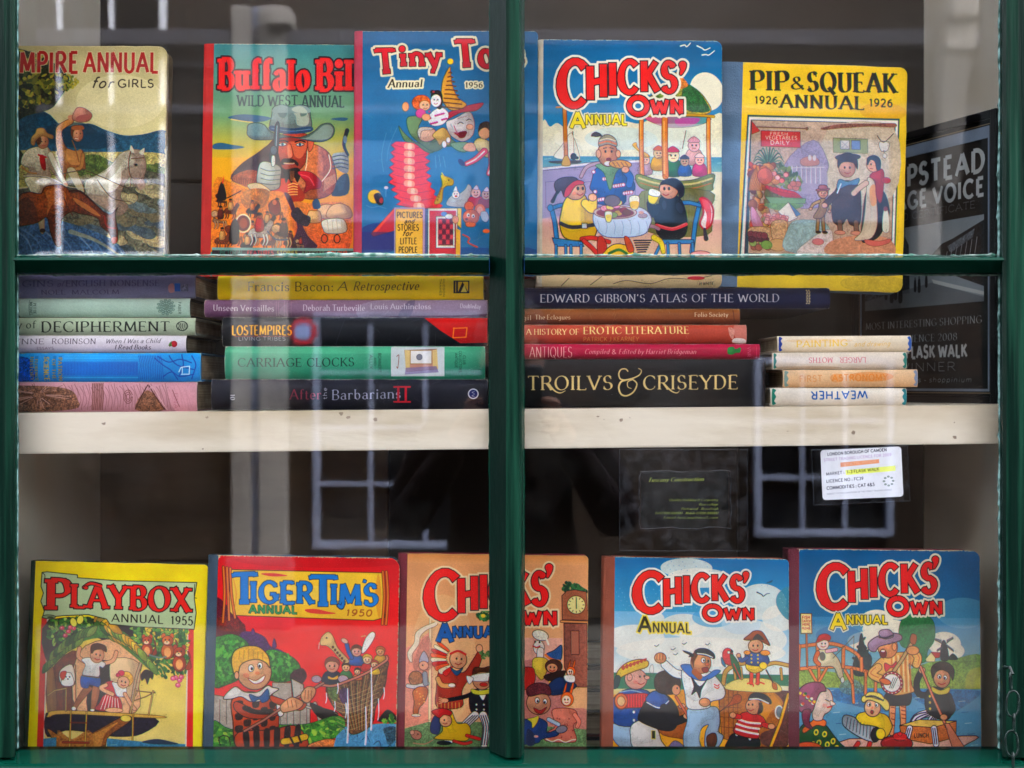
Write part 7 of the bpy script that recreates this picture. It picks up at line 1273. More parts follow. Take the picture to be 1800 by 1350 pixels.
def spine_blue():
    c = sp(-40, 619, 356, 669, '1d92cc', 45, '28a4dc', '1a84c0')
    c.p('0c4ca4', '-40,630 40,625 60,640 55,669 -40,669', tex=.9, al=.8); c.r('1a7cc4', 110, 634, 246, 659, al=.8)
    for i in range(52): c.l('0e5cac', 1, [(113+i*2.6, 636), (113+i*2.6, 657)], sm=0, al=.8)
    for y in (624, 628, 662): c.l('5cc4ec', 1.2, [(115, y), (246, y)], al=.7)
    for i in range(14): c.l('0e5cac', 1, [(246+i*3, 624), (250+i*3, 640), (246+i*3.4, 665)])
    for q in ('275,628 290,640 305,650 315,665', '280,625 300,635 320,630 340,636', '300,624 315,640 345,648', '322,622 326,640 318,660', '340,624 348,640 340,664', '290,660 305,652 320,660 344,656'): c.l('0e58a4', 2, q)
    for q, w in ((58, 4.5), (66, 4.5), (82, 7), (98, 5), (108, 5.5)): c.r('0c5a8c', q-2.6, 624, q+3, 667, al=.35)
    vt(c, 'HISTORY', 58, 626, 667, 6, 'b8963c', w=.2, thin=.1, ser=.08); vt(c, 'FLORENCE', 66, 630, 667, 5, 'b8963c', w=.2, thin=.1, ser=.08); vt(c, 'SCIENCE', 84, 626, 667, 9, 'c8a640', w=.2, thin=.1, ser=.08); vt(c, 'OF THE', 97, 630, 665, 6, 'b8963c', w=.2, thin=.1); vt(c, 'PATRON', 108, 627, 667, 7, 'b8963c', w=.2, thin=.1)
    c.l('d8f0f4', 1.6, '318,652 322,644 337,642 336,656 322,656', sm=0); c.l('d8f0f4', 1.6, '324,644 324,654', sm=0); return fin(c)
def spine_pink():
    c = sp(-40, 669, 349, 726, 'c99aa0', 46, 'd6a8ae', 'b88c94'); c.p('7a5a44', '-40,680 60,676 120,682 138,700 125,722 -40,724', tex=.9, al=.85)
    for i in range(70): a = i*.41; c.l(['5a3c2c', 'd8b0a8', '6c4a34'][i % 3], .9, [(70+14*math.cos(a), 694+6*math.sin(a)), (70+(40+i % 30)*math.cos(a), 696+(14+i % 12)*math.sin(a))], al=.8)
    for i in range(44): c.l('6c4440', .8, [(112+i*5, 672+(i*7) % 9), (120+i*5, 688+(i*11) % 20), (112+i*5.3, 722-(i*5) % 10)], al=.6)
    for i in range(7): c.l('7a5048', 2, [(164+i*3, 672), (166+i*3, 700), (163+i*3, 722)], al=.8)
    c.p('8a6450', '240,722 262,684 290,722', tex=.6); c.l('5a3430', 1.8, '262,674 240,720'); c.l('5a3430', 1.8, '264,676 292,722'); c.l('d8b0b0', 1.5, '266,682 272,680 296,722')
    for r_ in (5, 9, 13): c.l('6c4440', 1, [(228+r_*.6*math.cos(a), 697+r_*math.sin(a)) for a in (0, 1, 2, 3, 4, 5, 6)])
    c.p('d8a6ae', '300,671 349,670 349,724 310,724', al=.8); vt(c, 'UNA', 312, 690, 720, 7, 'c08890', w=.16); c.l('8a5a5c', 1.2, '306,684 318,716'); return fin(c)
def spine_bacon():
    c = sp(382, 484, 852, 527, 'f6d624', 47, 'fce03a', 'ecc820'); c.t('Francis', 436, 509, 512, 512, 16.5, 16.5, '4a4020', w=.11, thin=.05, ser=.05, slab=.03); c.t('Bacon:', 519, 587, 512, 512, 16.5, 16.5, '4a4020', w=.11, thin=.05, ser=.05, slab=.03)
    c.t('A', 594, 611, 511, 511, 16, 16, '4a4020', w=.11, thin=.05, ser=.05, it=.25); c.t('Retrospective', 622, 737, 511, 510, 16, 16, '4a4020', w=.11, thin=.05, ser=.03, it=.25)
    vt(c, 'THAMES', 776, 490, 520, 3.4, '6a5c28'); vt(c, 'HUDSON', 782, 490, 522, 3.4, '6a5c28'); c.r('2c3438', 799, 493, 827, 516); c.r('e8c820', 807, 495, 825, 514); c.p('2c3438', '807,514 815,495 825,514', sm=0); c.p('e8d868', '812,514 818,500 823,514', sm=0); c.l('e8c820', 1, '803,495 803,514', sm=0); return fin(c, .05)
def spine_versailles():
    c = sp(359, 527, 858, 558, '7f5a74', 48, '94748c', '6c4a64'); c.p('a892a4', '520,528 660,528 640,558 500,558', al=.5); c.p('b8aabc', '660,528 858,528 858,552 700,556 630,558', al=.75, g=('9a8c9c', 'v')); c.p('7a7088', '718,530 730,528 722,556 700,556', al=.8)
    for x in (486, 490, 500, 505, 512): c.l('b08aa0', 1.2, [(x, 530), (x, 556)], al=.7)
    c.t('Unseen Versailles', 375, 482, 547, 548, 11, 11, 'd8ccd0', w=.13, thin=.06, ser=.05); c.t('Deborah Turbeville', 533, 642, 547, 547, 11, 11, 'e0d4dc', w=.13, thin=.06, ser=.05); c.t('Louis Auchincloss', 652, 758, 544, 544, 10, 10, 'e4dce4', w=.13, thin=.06, ser=.05); c.t('Doubleday', 810, 846, 542, 543, 8, 8, 'e4dce4', w=.13, thin=.06); return fin(c, .1)
def spine_empires():
    c = sp(390, 558, 858, 610, '1d2026', 49, '2c3038', '15171c'); c.l('3a3e46', .8, '406,560 406,608', sm=0); c.t('LOST', 408, 446, 590, 590, 17, 17, 'e8b82c', w=.2, thin=.12, outs=[(1, '5a2c10')]); c.t('EMPIRES', 447, 513, 590, 590, 17, 17, 'e8b82c', w=.2, thin=.12, outs=[(1, '5a2c10')])
    c.l('b04030', .8, '412,592.5 508,592.5'); c.t('LIVING TRIBES', 419, 502, 600, 600, 6.5, 6.5, 'b8b4b4', w=.14); c.p('c4221c', '746,559 858,559 858,604 810,605 775,582', sm=0, g=('b01c20', 'v')); c.l('e88a2c', 2, '798,578 822,577 820,594 797,595 799,577', sm=0)
    c.l('4a4e56', .7, '590,608 606,562'); return fin(c, .09)
def spine_clocks():
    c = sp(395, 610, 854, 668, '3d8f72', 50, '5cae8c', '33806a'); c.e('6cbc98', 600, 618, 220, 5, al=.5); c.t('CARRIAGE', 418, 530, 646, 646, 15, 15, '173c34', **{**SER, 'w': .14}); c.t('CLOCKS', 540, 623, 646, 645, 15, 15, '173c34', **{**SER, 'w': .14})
    vt(c, 'ALLIX', 653, 625, 650, 5, '1c4a3c'); vt(c, 'AND', 660, 630, 644, 4, '1c4a3c'); vt(c, 'BONNERT', 668, 622, 656, 5, '1c4a3c'); c.r('cdd2d2', 688, 611, 782, 663); c.p('c89a8c', '712,617 768,615 770,650 716,655', sm=0, o='8a5a4a', ow=1.2); c.r('e4e0dc', 722, 617, 760, 641, o='a88a5c', ow=1.5); c.p('d8c08c', '712,616 721,617 721,652 714,654', sm=0); c.p('d8c08c', '761,617 769,615 771,650 762,650', sm=0); c.p('8a7a9c', '714,648 768,645 772,656 712,660', sm=0, al=.8); c.l('8a4a3a', 1, '698,628 702,626 700,648 698,646'); c.e('8a8a94', 738, 629, 5, 5, o='6a6a74', ow=1)
    vt(c, 'ANTIQUE', 803, 622, 648, 4.5, '1c4a3c'); vt(c, 'COLLECTORS', 810, 618, 656, 4.5, '1c4a3c'); vt(c, 'CLUB', 817, 626, 642, 4.5, '1c4a3c'); return fin(c, .06)
def spine_barbarians():
    c = sp(371, 669, 859, 724, '1b1c28', 51, '2c2d3a', '161620'); vt(c, '10', 409, 696, 706, 8, 'd0d0d4', w=.18, thin=.08); c.t('After', 510, 565, 705, 705, 18, 18, '8a3c50', w=.13, thin=.06, ser=.05); c.t('the', 568-7, 582, 698, 698, 7, 7, 'a8a4ac', w=.14, rot=-90, ser=.03); c.t('Barbarians', 584, 705, 706, 703, 18, 18, 'a0a0b0', w=.13, thin=.06, ser=.05)
    c.t('II', 697, 718, 711, 711, 30, 30, 'a82438', w=.14, thin=.1, ser=.2, slab=.08); c.e('d8d8e0', 833, 695, 9.5, 9.5); c.e('22306c', 833, 695, 7.5, 7.5); vt(c, 'VV', 833, 690, 701, 5, 'd8d8e0'); return fin(c, .08)
def spine_gibbon():
    c = sp(880, 505, 1462, 543, '1d2a4c', 52, '26345a', '172242'); c.l('3c4c70', .8, '880,510 1462,508', sm=0); kw = dict(w=.15, thin=.06, ser=.07, slab=.05)
    for t, a, b in (('EDWARD', 950, 1037), ("GIBBON'S", 1047, 1135), ('ATLAS', 1145, 1209), ('OF', 1218, 1244), ('THE', 1252, 1291), ('WORLD', 1300, 1372)): c.t(t, a, b, 532-(a-950)*.002, 532-(b-950)*.002, 14.5, 14.5, 'd8d8dc', **kw)
    for j in range(2):
        for i in range(9): c.e('d8c8a0', 1421+j*4+(i % 2), 510+i*3, 1.6, 1.2)
    return fin(c, .08)
def spine_eclogues():
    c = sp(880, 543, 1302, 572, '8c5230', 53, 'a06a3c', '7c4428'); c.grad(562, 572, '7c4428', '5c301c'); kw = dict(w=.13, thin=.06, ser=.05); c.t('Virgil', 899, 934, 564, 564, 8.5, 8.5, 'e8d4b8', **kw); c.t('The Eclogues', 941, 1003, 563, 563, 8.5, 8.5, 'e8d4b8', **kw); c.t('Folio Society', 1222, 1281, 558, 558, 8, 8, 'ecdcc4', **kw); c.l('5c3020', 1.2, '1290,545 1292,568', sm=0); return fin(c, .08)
def spine_erotic():
    c = sp(880, 571, 1314, 607, 'b04c38', 54, 'c86450', '9c4030'); c.t('A', 925, 934, 590, 590, 11, 11, 'f0dca4', **SER); c.t('HISTORY OF', 939, 1018, 590, 590, 11, 11, 'f0dca4', **SER); c.t('EROTIC LITERATURE', 1026, 1212, 589, 588, 14, 14, 'f0dc9c', **{**SER, 'w': .17}); c.t('PATRICK J KEARNEY', 1026, 1124, 602.5, 602, 8, 8, 'c89058', w=.12); c.p('e8c8bc', '1282,576 1292,580 1290,598 1284,592', al=.6, tex=.3); c.p('e4b8b0', '1293,572 1314,572 1314,606 1300,604 1292,590', al=.5); c.p('ece4dc', '1292,597 1310,598 1312,606 1290,605'); return fin(c, .1)
def spine_antiques():
    c = sp(880, 605, 1337, 632, 'a81848', 55, 'c02858', '900f3c'); c.t('ANTIQUES', 931, 1006, 629, 629, 19, 19, 'e8c0b8', w=.09, thin=.05); c.t('Compiled', 1028, 1071, 623, 623, 9, 9, 'e8b8b0', it=.25, w=.12, thin=.06); c.t('&', 1076, 1084, 623, 623, 8, 8, 'e8b8b0', w=.12); c.t('Edited by Harriet Bridgeman', 1088, 1224, 623, 623, 9, 9, 'e8b8b0', it=.25, w=.12, thin=.06); c.p('2c8a48', '1281,612 1290,610 1294,614 1303,611 1302,620 1294,621 1288,624 1280,622', v=.2); vt(c, 'VNR', 1318, 610, 628, 6, 'd88a98', w=.1); c.l('d85a80', .8, '1331,606 1331,631'); return fin(c, .08)
def spine_troilus():
    c = sp(880, 632, 1346, 718, '15171a', 56, '22252a', '0f1012'); kw = dict(w=.16, thin=.055, ser=.07, slab=.04)
    c.t('TROILVS', 928, 1077, 687, 686, 25, 25, 'dcc690', **kw); c.t('CRISEYDE', 1131, 1297, 686, 685, 25, 25, 'dcc690', **kw); c.l('dcc690', 3.4, '965,676 975,688 985,692 994,688', w2=1); c.l('dcc690', 3.4, '1168,676 1180,688 1190,692 1195,688', w2=1)
    for P_, w, w2 in (('1104,653 1100,649 1092,650 1088,658 1091,667 1100,669', 2.2, 2.6), ('1100,669 1092,672 1088,682 1092,694 1102,697 1114,690 1120,676 1113,668', 3.4, 2.4), ('1113,668 1104,672 1104,681 1110,684', 2, 1.4), ('1100,669 1112,666 1124,660 1128,652 1123,648', 3.2, 1.2)): c.l('dcc690', w, P_, w2=w2)
    c.l('3a2c28', 2.2, '1343,636 1344,716', sm=0); return fin(c, .08, '4a4038')
def wave_edge(c, x, y0, y1, col, w=7, s=1):
    c.p(col, [(x, y0+2), (x+s*w, y0+3), (x+s*w*.55, (y0*3+y1)/4+1), (x+s*w*.95, (y0+y1)/2), (x+s*w*.5, (y0+y1*3)/4), (x+s*w, y1-3), (x, y1-2)])
def spine_painting():
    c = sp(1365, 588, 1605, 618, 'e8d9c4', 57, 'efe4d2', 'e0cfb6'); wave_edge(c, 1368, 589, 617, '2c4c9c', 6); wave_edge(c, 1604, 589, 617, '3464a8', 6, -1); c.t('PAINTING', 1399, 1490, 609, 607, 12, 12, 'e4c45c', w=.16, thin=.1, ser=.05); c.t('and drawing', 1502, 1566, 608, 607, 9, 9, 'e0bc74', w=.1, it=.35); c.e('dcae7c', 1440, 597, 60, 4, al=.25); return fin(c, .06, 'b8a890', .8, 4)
def spine_moths():
    c = sp(1356, 618, 1595, 649, 'ddd0c2', 58, 'e6dccf', 'cfc0b0'); wave_edge(c, 1359, 619, 648, '2c7c74', 5); wave_edge(c, 1594, 619, 648, '2c7c74', 6, -1)
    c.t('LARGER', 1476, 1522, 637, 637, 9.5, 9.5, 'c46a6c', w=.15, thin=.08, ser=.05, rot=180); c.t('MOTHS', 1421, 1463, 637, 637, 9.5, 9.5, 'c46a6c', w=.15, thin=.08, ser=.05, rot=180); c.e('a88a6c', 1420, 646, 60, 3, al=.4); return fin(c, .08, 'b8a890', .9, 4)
def spine_astro():
    c = sp(1375, 649, 1613, 681, 'dfbf9c', 59, 'e4c8a8', 'd4ae88'); c.e('d88a48', 1530, 662, 40, 9, al=.5); c.e('d88a48', 1470, 664, 12, 8, al=.4); wave_edge(c, 1378, 650, 680, '8aa09a', 7); wave_edge(c, 1612, 650, 680, '8a98b0', 6, -1); c.t('FIRST', 1404, 1444, 671, 670, 11, 11, 'cc8a54', w=.16, al=.6); c.t('ASTRONOMY', 1462, 1560, 670, 669, 12, 12, 'd88a3c', w=.16, al=.7); return fin(c, .09, 'b8a890', .9, 5)
def spine_weather():
    c = sp(1353, 681, 1595, 713, 'e0d8cc', 60, 'ece6dc', 'd0c6b8'); wave_edge(c, 1356, 682, 712, '1c7c6c', 7); wave_edge(c, 1594, 682, 712, '2c8088', 7, -1); c.t('WEATHER', 1425, 1525, 701, 700, 13.5, 13.5, '1c5ca0', w=.17, rot=180); return fin(c, .07, 'b8a890', .9, 4)
def art_poster():
    c = Cv(0, 0, 276, 318, 2.6, '07080f', 0, 61); c.r('9a8c70', 9, 10, 268, 310); c.r('1a1a1e', 10.2, 11.2, 266.8, 308.8); c.r('8f9cac', 11.4, 12.4, 265.6, 307.6); c.r('080c10', 14.5, 26, 262.5, 304.5)
    kw = dict(w=.3); c.t('HAMPSTEAD', 24, 256, 61, 61, 24, 24, 'c4cacc', w=.3, thin=.22); c.t('VILLAGE VOICE', 24, 256, 88, 88, 19, 19, 'c4cacc', w=.3, thin=.24)
    c.t('AWARD CERTIFICATE', 44, 240, 101, 101, 8, 8, '7a8286', w=.1, ser=.06); c.r('7e8a94', 22, 110, 256, 207, g=('9aa4aa', 'v'))
    c.r('9aa4aa', 22, 110, 256, 150); c.p('4a545c', '22,160 60,150 80,160 100,207 22,207', sm=0, tex=.7); c.p('3c464e', '99,132 107,120 115,132 117,190 98,190', sm=0, tex=.4); c.l('4c565e', 1.5, '107,106 107,120'); c.p('1c2228', '160,148 180,136 200,132 256,116 256,190 170,165', sm=0, tex=.8); c.p('6a747c', '190,140 240,124 236,134 196,148', sm=0, tex=.5)
    for i in range(7): c.l('aab2b8', .9, [(190+i*9, 146-i*2), (186+i*9, 158-i)])
    c.p('c4cacc', '160,176 256,196 256,200 165,182', sm=0); c.p('70787e', '22,195 160,180 256,202 256,207 22,207', sm=0, al=.8)
    for x, y, u in ((80, 186, 6), (88, 184, 5.5), (98, 186, 6.5), (128, 180, 4), (136, 180, 4.5), (150, 176, 4), (68, 184, 5)): c.p('20262c', [(x-u*.6, y+u*2), (x-u*.5, y-u), (x, y-u*1.6), (x+u*.5, y-u), (x+u*.6, y+u*2)]); c.e('5c646a', x, y-u*1.7, u*.4, u*.45)
    c.t('MOST INTERESTING SHOPPING', 24, 252, 231, 231, 8.5, 8.5, 'a4aeb2', **{**SER, 'w': .16}); c.t('EXPERIENCE 2008', 72, 208, 249, 249, 8.5, 8.5, 'a4aeb2', **{**SER, 'w': .16}); c.t('FLASK WALK', 110, 226, 268, 268, 14, 14, 'ccd2d4', w=.26); c.t('WINNER', 90, 206, 284, 284, 10, 10, '98a0a4', w=.09); c.t('eccentricus - shoppinium', 60, 234, 297, 297, 6, 6, 'a4aeb2', it=.25, w=.12); c.speck(.05); return c
def art_card():
    c = Cv(0, 0, 157, 104, 3, '101a1e', 0, 62); y = 'e8f488'; k = dict(it=.45, w=.11, thin=.05)
    c.t('Tuscany Construction', 12, 112, 20, 18, 7.5, 7.5, y, **k)
    for t, a, b, v in (('Quality Building & Carpentry', 50, 138, 55), ('Rose cottage', 104, 138, 63), ('Portswood - Broadleigh', 72, 138, 71), ('Tel 02000 000000 - Mobile 07000 000000', 24, 138, 79), ('Email tuscany@mail.com', 40, 138, 87)): c.t(t, a, b, v, v, 4.6, 4.6, 'd4e470', **k)
    c.speck(.05); return c
def art_licence():
    c = Cv(0, 0, 142, 90, 3.2, 'f2f2f6', 0, 63)
    c.t('LONDON BOROUGH OF CAMDEN', 12, 116, 10.5, 7, 5, 5, '2c2c3c', w=.17); c.t('STREET TRADING LICENCE FOR 2009', 5, 124, 20.5, 16, 4.6, 4.6, 'c4a8cc', w=.14); c.p('f0b08c', '34,24 102,21 102,28 34,32', sm=0); c.t('STATIC PITCH', 40, 96, 30, 26, 4, 4, 'f4d4b8', w=.16)
    c.p('f0f48c', '42,38 130,34 130,43 43,47', sm=0); c.t('MARKET :', 8, 40, 46, 44, 5, 5, '3c3c4c', w=.15); c.t('1-3 FLASK WALK', 45, 101, 44, 41, 5.2, 5.2, '5c6c1c', w=.18); c.t('LICENCE NO : FC39', 8, 73, 59, 56.5, 5.2, 5.2, '2c2c3c', w=.15); c.t('COMMODITIES : CAT 4&5', 8, 92, 71.5, 68.5, 5.4, 5.4, '2c2c3c', w=.17); c.t('SUBJECT TO THE CONDITIONS OF THE STREET TRADING LICENCE', 8, 122, 80.5, 78, 2.4, 2.4, '9a9aa8', w=.13)
    for i in range(8): a = i*math.pi/4; c.e('9aa4a0', 117+8*math.cos(a), 61+8*math.sin(a), 2.4, 1.8)
    return c

# ================================================================ books
M_page = mat('aged page edges', 'b09c78', .85, .2, 'd2c2a0', 12, bump=.6, bscale=900, stretch=(.02, 1, 1))
def page_mat(name, c1, c2, vert):
    """leaves of a closed book seen edge on: fine parallel lines"""
    m = mat(name, c1, .85, .2, c2, 60, stretch=(1, 1, 1)); n = m.node_tree.nodes; L = m.node_tree.links; b = n['Principled BSDF']
    tc = n.new('ShaderNodeTexCoord'); mp = n.new('ShaderNodeMapping'); mp.inputs['Scale'].default_value = (3, 3, 900) if not vert else (3, 900, 3)
    no = n.new('ShaderNodeTexNoise'); no.inputs['Scale'].default_value = 1.; no.inputs['Detail'].default_value = 3; L.new(tc.outputs['Object'], mp.inputs[0]); L.new(mp.outputs[0], no.inputs[0])
    bp = n.new('ShaderNodeBump'); bp.inputs['Strength'].default_value = .8; bp.inputs['Distance'].default_value = .0008; L.new(no.outputs[0], bp.inputs['Height']); L.new(bp.outputs[0], b.inputs['Normal'])
    mx = n.new('ShaderNodeMix'); mx.data_type = 'RGBA'; mx.blend_type = 'MULTIPLY'; mx.inputs[0].default_value = .6; rp = [q for q in n if q.type == 'VALTORGB'][0]; r2 = n.new('ShaderNodeValToRGB'); r2.color_ramp.elements[0].position = .35; r2.color_ramp.elements[1].position = .6; r2.color_ramp.elements[0].color = (.35, .3, .25, 1)
    L.new(no.outputs[0], r2.inputs[0]); L.new(rp.outputs[0], mx.inputs[6]); L.new(r2.outputs[0], mx.inputs[7]); L.new(mx.outputs[2], b.inputs['Base Color']); return m
M_leaf_h = page_mat('page edges of lying books', 'a8967a', 'cbbd9e', False); M_leaf_v = page_mat('page edges of standing books', 'a8946c', 'd0bf98', True)
def round_rect_sheet(w, h, r, corners, seg=5):
    """outline of a board, origin at lower left; corners = which of (bl, br, tr, tl) are rounded"""
    P = []
    for k, (cx, cy, a0, on) in enumerate(((0, 0, 180, corners[0]), (w, 0, 270, corners[1]), (w, h, 0, corners[2]), (0, h, 90, corners[3]))):
        if not on: P.append((cx, cy)); continue
        ox, oy = cx+(r if cx == 0 else -r), cy+(r if cy == 0 else -r)
        for i in range(seg+1): a = R(a0+90*i/seg); P.append((ox+r*math.cos(a), oy+r*math.sin(a)))
    return P
def board(w, h, t, r=.004, corners=(0, 1, 1, 0), y=0., wav=0., seed=0):
    """cover board, front face at y, uv over the whole face, worn edge"""
    g = MB(); P = round_rect_sheet(w, h, r, corners); rr = random.Random(seed)
    P2 = []
    for i, p in enumerate(P):                            # rough the outline a little between the corners
        q = P[(i+1) % len(P)]; d = math.hypot(q[0]-p[0], q[1]-p[1]); n = max(1, int(d/.012)); nx, ny = (q[1]-p[1])/d, -(q[0]-p[0])/d
        for k in range(n):
            s_ = k/n; o_ = rr.uniform(-.00035, .00035) if k else 0; P2.append((p[0]+(q[0]-p[0])*s_+nx*o_, p[1]+(q[1]-p[1])*s_+ny*o_))
    e = .0006; cx, cy = w/2, h/2
    ring = lambda off, yy: [g.bm.verts.new((x+(cx-x)*off/(w/2), y+yy+wav*math.sin(x/w*3)*math.sin(z/h*3), z+(cy-z)*off/(h/2))) for x, z in P2]
    A = ring(e*1.2, 0.); B = ring(0, e); C_ = ring(0, t-e); D_ = ring(e*1.2, t); n = len(P2)
    f0 = g.bm.faces.new(A); g.bm.faces.new(D_[::-1])
    for U, V in ((A, B), (B, C_), (C_, D_)):
        for i in range(n): g.bm.faces.new((U[i], V[i], V[(i+1) % n], U[(i+1) % n]))
    for f in g.bm.faces:
        for lp in f.loops: lp[g.uv].uv = (lp.vert.co.x/w, lp.vert.co.z/h)
    bmesh.ops.triangulate(g.bm, faces=[f for f in g.bm.faces if len(f.verts) > 4]); return g
def standing_book(name, label, cv, spine_hex, px0, px1, py_top, py_bot, Y, spine_px, thick=.026, roll=0., lean=4., corner=.005, pages=M_leaf_v, group=None, yaw=0., gain=1.):
    """annual standing up, front cover towards the street; px0..px1 is spine joint and fore edge at the top"""
    s_ = sc(Y); w = (px1-px0)/s_; h = (py_bot-py_top)/s_; sw = spine_px/s_
    base = at(px0-(py_bot-py_top)*math.sin(R(roll)), py_bot, Y); t = empty(name, base, (R(-lean), R(roll), R(yaw))); tag(t, label, 'book', group)
    m = print_mat(name+'_print_'+cv[0], cv[1], gain=gain); ms = mat('spine cloth '+cv[0], spine_hex, .7, .25, tuple(v*.75 for v in srgb(spine_hex)[:3])+(1,), 60, bump=.5, bscale=700, ramp=(.3, .75))
    me = mat('board edge '+cv[0], 'a88c64', .8, .2, 'cdb890', 200, ramp=(.4, .6))
    g = board(w, h, .0024, corner, seed=len(label)); o = g.build('front_cover', m, t); o.data.materials.append(me)
    for p in o.data.polygons:
        if abs(p.normal.y) < .6: p.material_index = 1
    g = board(w, h, .0024, corner, y=thick-.0024, seed=3); g.build('back_cover', ms, t)
    g = MB(); g.box(.001, w-.0035, .0026, thick-.0026, .003, h-.0035, .0008); g.build('page_block', pages, t)
    g = MB(); n = 8; prof = []                             # cloth spine wraps from the front joint round to the back
    for i in range(n+1): a = R(90+180*i/n); prof.append((-sw*.55+min(.004, sw*.45)*math.cos(a)*1., thick/2-thick/2*math.cos(R(180*i/n))))
    prof = [(.0016, -.0007), (-sw*.3, -.0005), (-sw*.8, .0)]+[(-sw-.003*math.sin(R(180*i/n)), thick/2-(thick/2)*math.cos(R(180*i/n))) for i in range(1, n)]+[(-sw*.8, thick), (.0016, thick+.0006)]
    g.prism(prof, 'z', .0002, h-.0002); g.build('spine', ms, t, smooth=False); return t
def lying_book(name, label, cv, px0, px1, py0, py1, Y, depth=.17, cover_hex='888888', hard=True, pages=M_leaf_h, group=None, tilt=0., yaw=0., round_=.35, jacket=False, fore=.004, z_bot=None, thick=None, paper=None):
    """book lying flat, spine towards the street"""
    s_ = sc(Y); w = (px1-px0)/s_; hh = thick if thick else (py1-py0)/s_
    b = at(px0, py1, Y)
    if z_bot is not None: b.z = z_bot
    t = empty(name, b, (0, R(-tilt), R(yaw))); tag(t, label, 'book', group)
    m = print_mat(name+'_'+cv[0], cv[1], rough=.5); mc = mat('cover '+cv[0], cover_hex, .5, .35, tuple(v*.8 for v in srgb(cover_hex)[:3])+(1,), 40, bump=.3)
    g = MB(); bul = min(hh*.5, .007)*round_*2; nv = 12
    def fn(u, v): a = (v-.5)*2; k = (1-abs(a)**3.2); return (u*w, -bul*k+bul*.35, v*hh)
    g.grid(fn, 24, nv); 
    def fn2(u, v): p = fn(u, v); return (p[0], p[1]+.0016, .0008+v*(hh-.0016))
    o = g.build('spine', m, t, recalc=False)
    sol = MB(); ct = .0022 if hard else .0006
    for z0_, z1_, nm in ((0, ct, 'back_cover'), (hh-ct, hh, 'front_cover')):
        g = MB(); g.box(.0002, w-.0002, bul*.36, depth, z0_, z1_, ct*.3); g.build(nm, mc, t)
    g = MB(); g.box(.003, w-.003, bul*.35+.0016, depth-fore, ct+.0002, hh-ct-.0002, .0006); g.build('page_block', pages, t)
    # joints closing the spine ends
    for xx in (0., w-.0012):
        g = MB(); n = 8
        prof = [(fn(0, i/n)[1]+.0001, i/n*hh) for i in range(n+1)]+[(bul*.35+.0012, hh*.98), (bul*.35+.0012, hh*.02)]
        g.prism(prof, 'x', xx+.0001, xx+.0011); g.build('headband', mc, t)
    return t
K = lambda n: (n, globals()['art_'+n]())
G1 = 'annuals displayed face out'
ZST = {'A': 481, 'B': 485}
standing_book('annual', 'tan annual with two riders, partly behind the left jamb', K('empire'), '5a4a34', -36, 290, 75, 482, .062, 8, roll=.3, lean=2.5, corner=.010, group=G1)
standing_book('annual', 'Wild West annual with a cowboy in a pale hat and red spine', K('buffalo'), 'c82420', 370, 640, 72, 486, .074, 13, roll=.4, lean=2.5, group=G1)
standing_book('annual', 'blue annual with a clown springing from a concertina', K('tiny'), 'c43a50', 633, 946, 50, 486, .048, 9, lean=2.2, group=G1)
standing_book('annual', 'blue and cream annual with figures dining by a seaside bandstand', K('chicksea'), 'd8ccb0', 953, 1272, 65, 505, .046, 4, roll=.4, lean=2.2, corner=.008, group=G1)
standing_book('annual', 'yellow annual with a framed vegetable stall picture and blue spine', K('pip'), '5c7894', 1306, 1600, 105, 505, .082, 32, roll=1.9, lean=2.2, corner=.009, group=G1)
ZB_ = 1400
standing_book('annual', 'yellow bordered annual with children in a thatched tree house', K('playbox'), '3a4438', 52, 361, 988, ZB_, .060, 4, roll=1.3, lean=3.5, thick=.024, group=G1)
standing_book('annual', 'red annual with a yellow scroll title and a dripping net', K('tiger'), '3c5468', 376, 701, 978, ZB_, .052, 13, roll=.9, lean=3.5, corner=.012, group=G1)
standing_book('annual', 'peach annual with a grandfather clock, behind the centre mullion', K('chickclock'), '7c2030', 712, 1036, 975, ZB_, .058, 11, roll=.7, lean=3.5, thick=.03, group=G1)
standing_book('annual', 'sky and cream annual with dancing sailors on a deck', K('chicksail'), '9c4c34', 1080, 1392, 981, ZB_, .050, 15, roll=.8, lean=3.5, group=G1)
standing_book('annual', 'dark blue annual with a banjo player and rower by a windmill', K('chickboat'), '6c2434', 1407, 1731, 967, ZB_, .050, 14, roll=.6, lean=3.5, thick=.034, corner=.009, group=G1)
Q = lambda n: (n, globals()['spine_'+n]())
YS = .034
def stack(rows, group, z0):
    """books piled one on another: each rests on the one below"""
    z = z0
    for (key, nm, label, x0, x1, hpx, hexc, kw) in rows:
        th = hpx/sc(YS); lying_book(nm, label, Q(key), x0, x1, 0, 0, YS, cover_hex=hexc, group=group, z_bot=z+.0002, thick=th-.0004, **kw); z += th
    return z
zs = lambda px: shelf_z(X0(px, YS), True, YS)+.0004
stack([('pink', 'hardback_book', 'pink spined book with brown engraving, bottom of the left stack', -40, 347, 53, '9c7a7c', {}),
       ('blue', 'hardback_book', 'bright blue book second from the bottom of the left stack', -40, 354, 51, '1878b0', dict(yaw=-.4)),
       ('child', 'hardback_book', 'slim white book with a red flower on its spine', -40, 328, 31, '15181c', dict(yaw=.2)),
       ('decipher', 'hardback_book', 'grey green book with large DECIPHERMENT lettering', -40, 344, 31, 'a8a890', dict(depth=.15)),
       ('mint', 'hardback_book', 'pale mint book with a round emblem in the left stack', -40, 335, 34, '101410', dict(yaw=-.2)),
       ('nonsense', 'hardback_book', 'lilac grey book on top of the left stack', -40, 344, 43, '6c6a80', dict(depth=.16))], 'books stacked on the left of the shelf', zs(180))
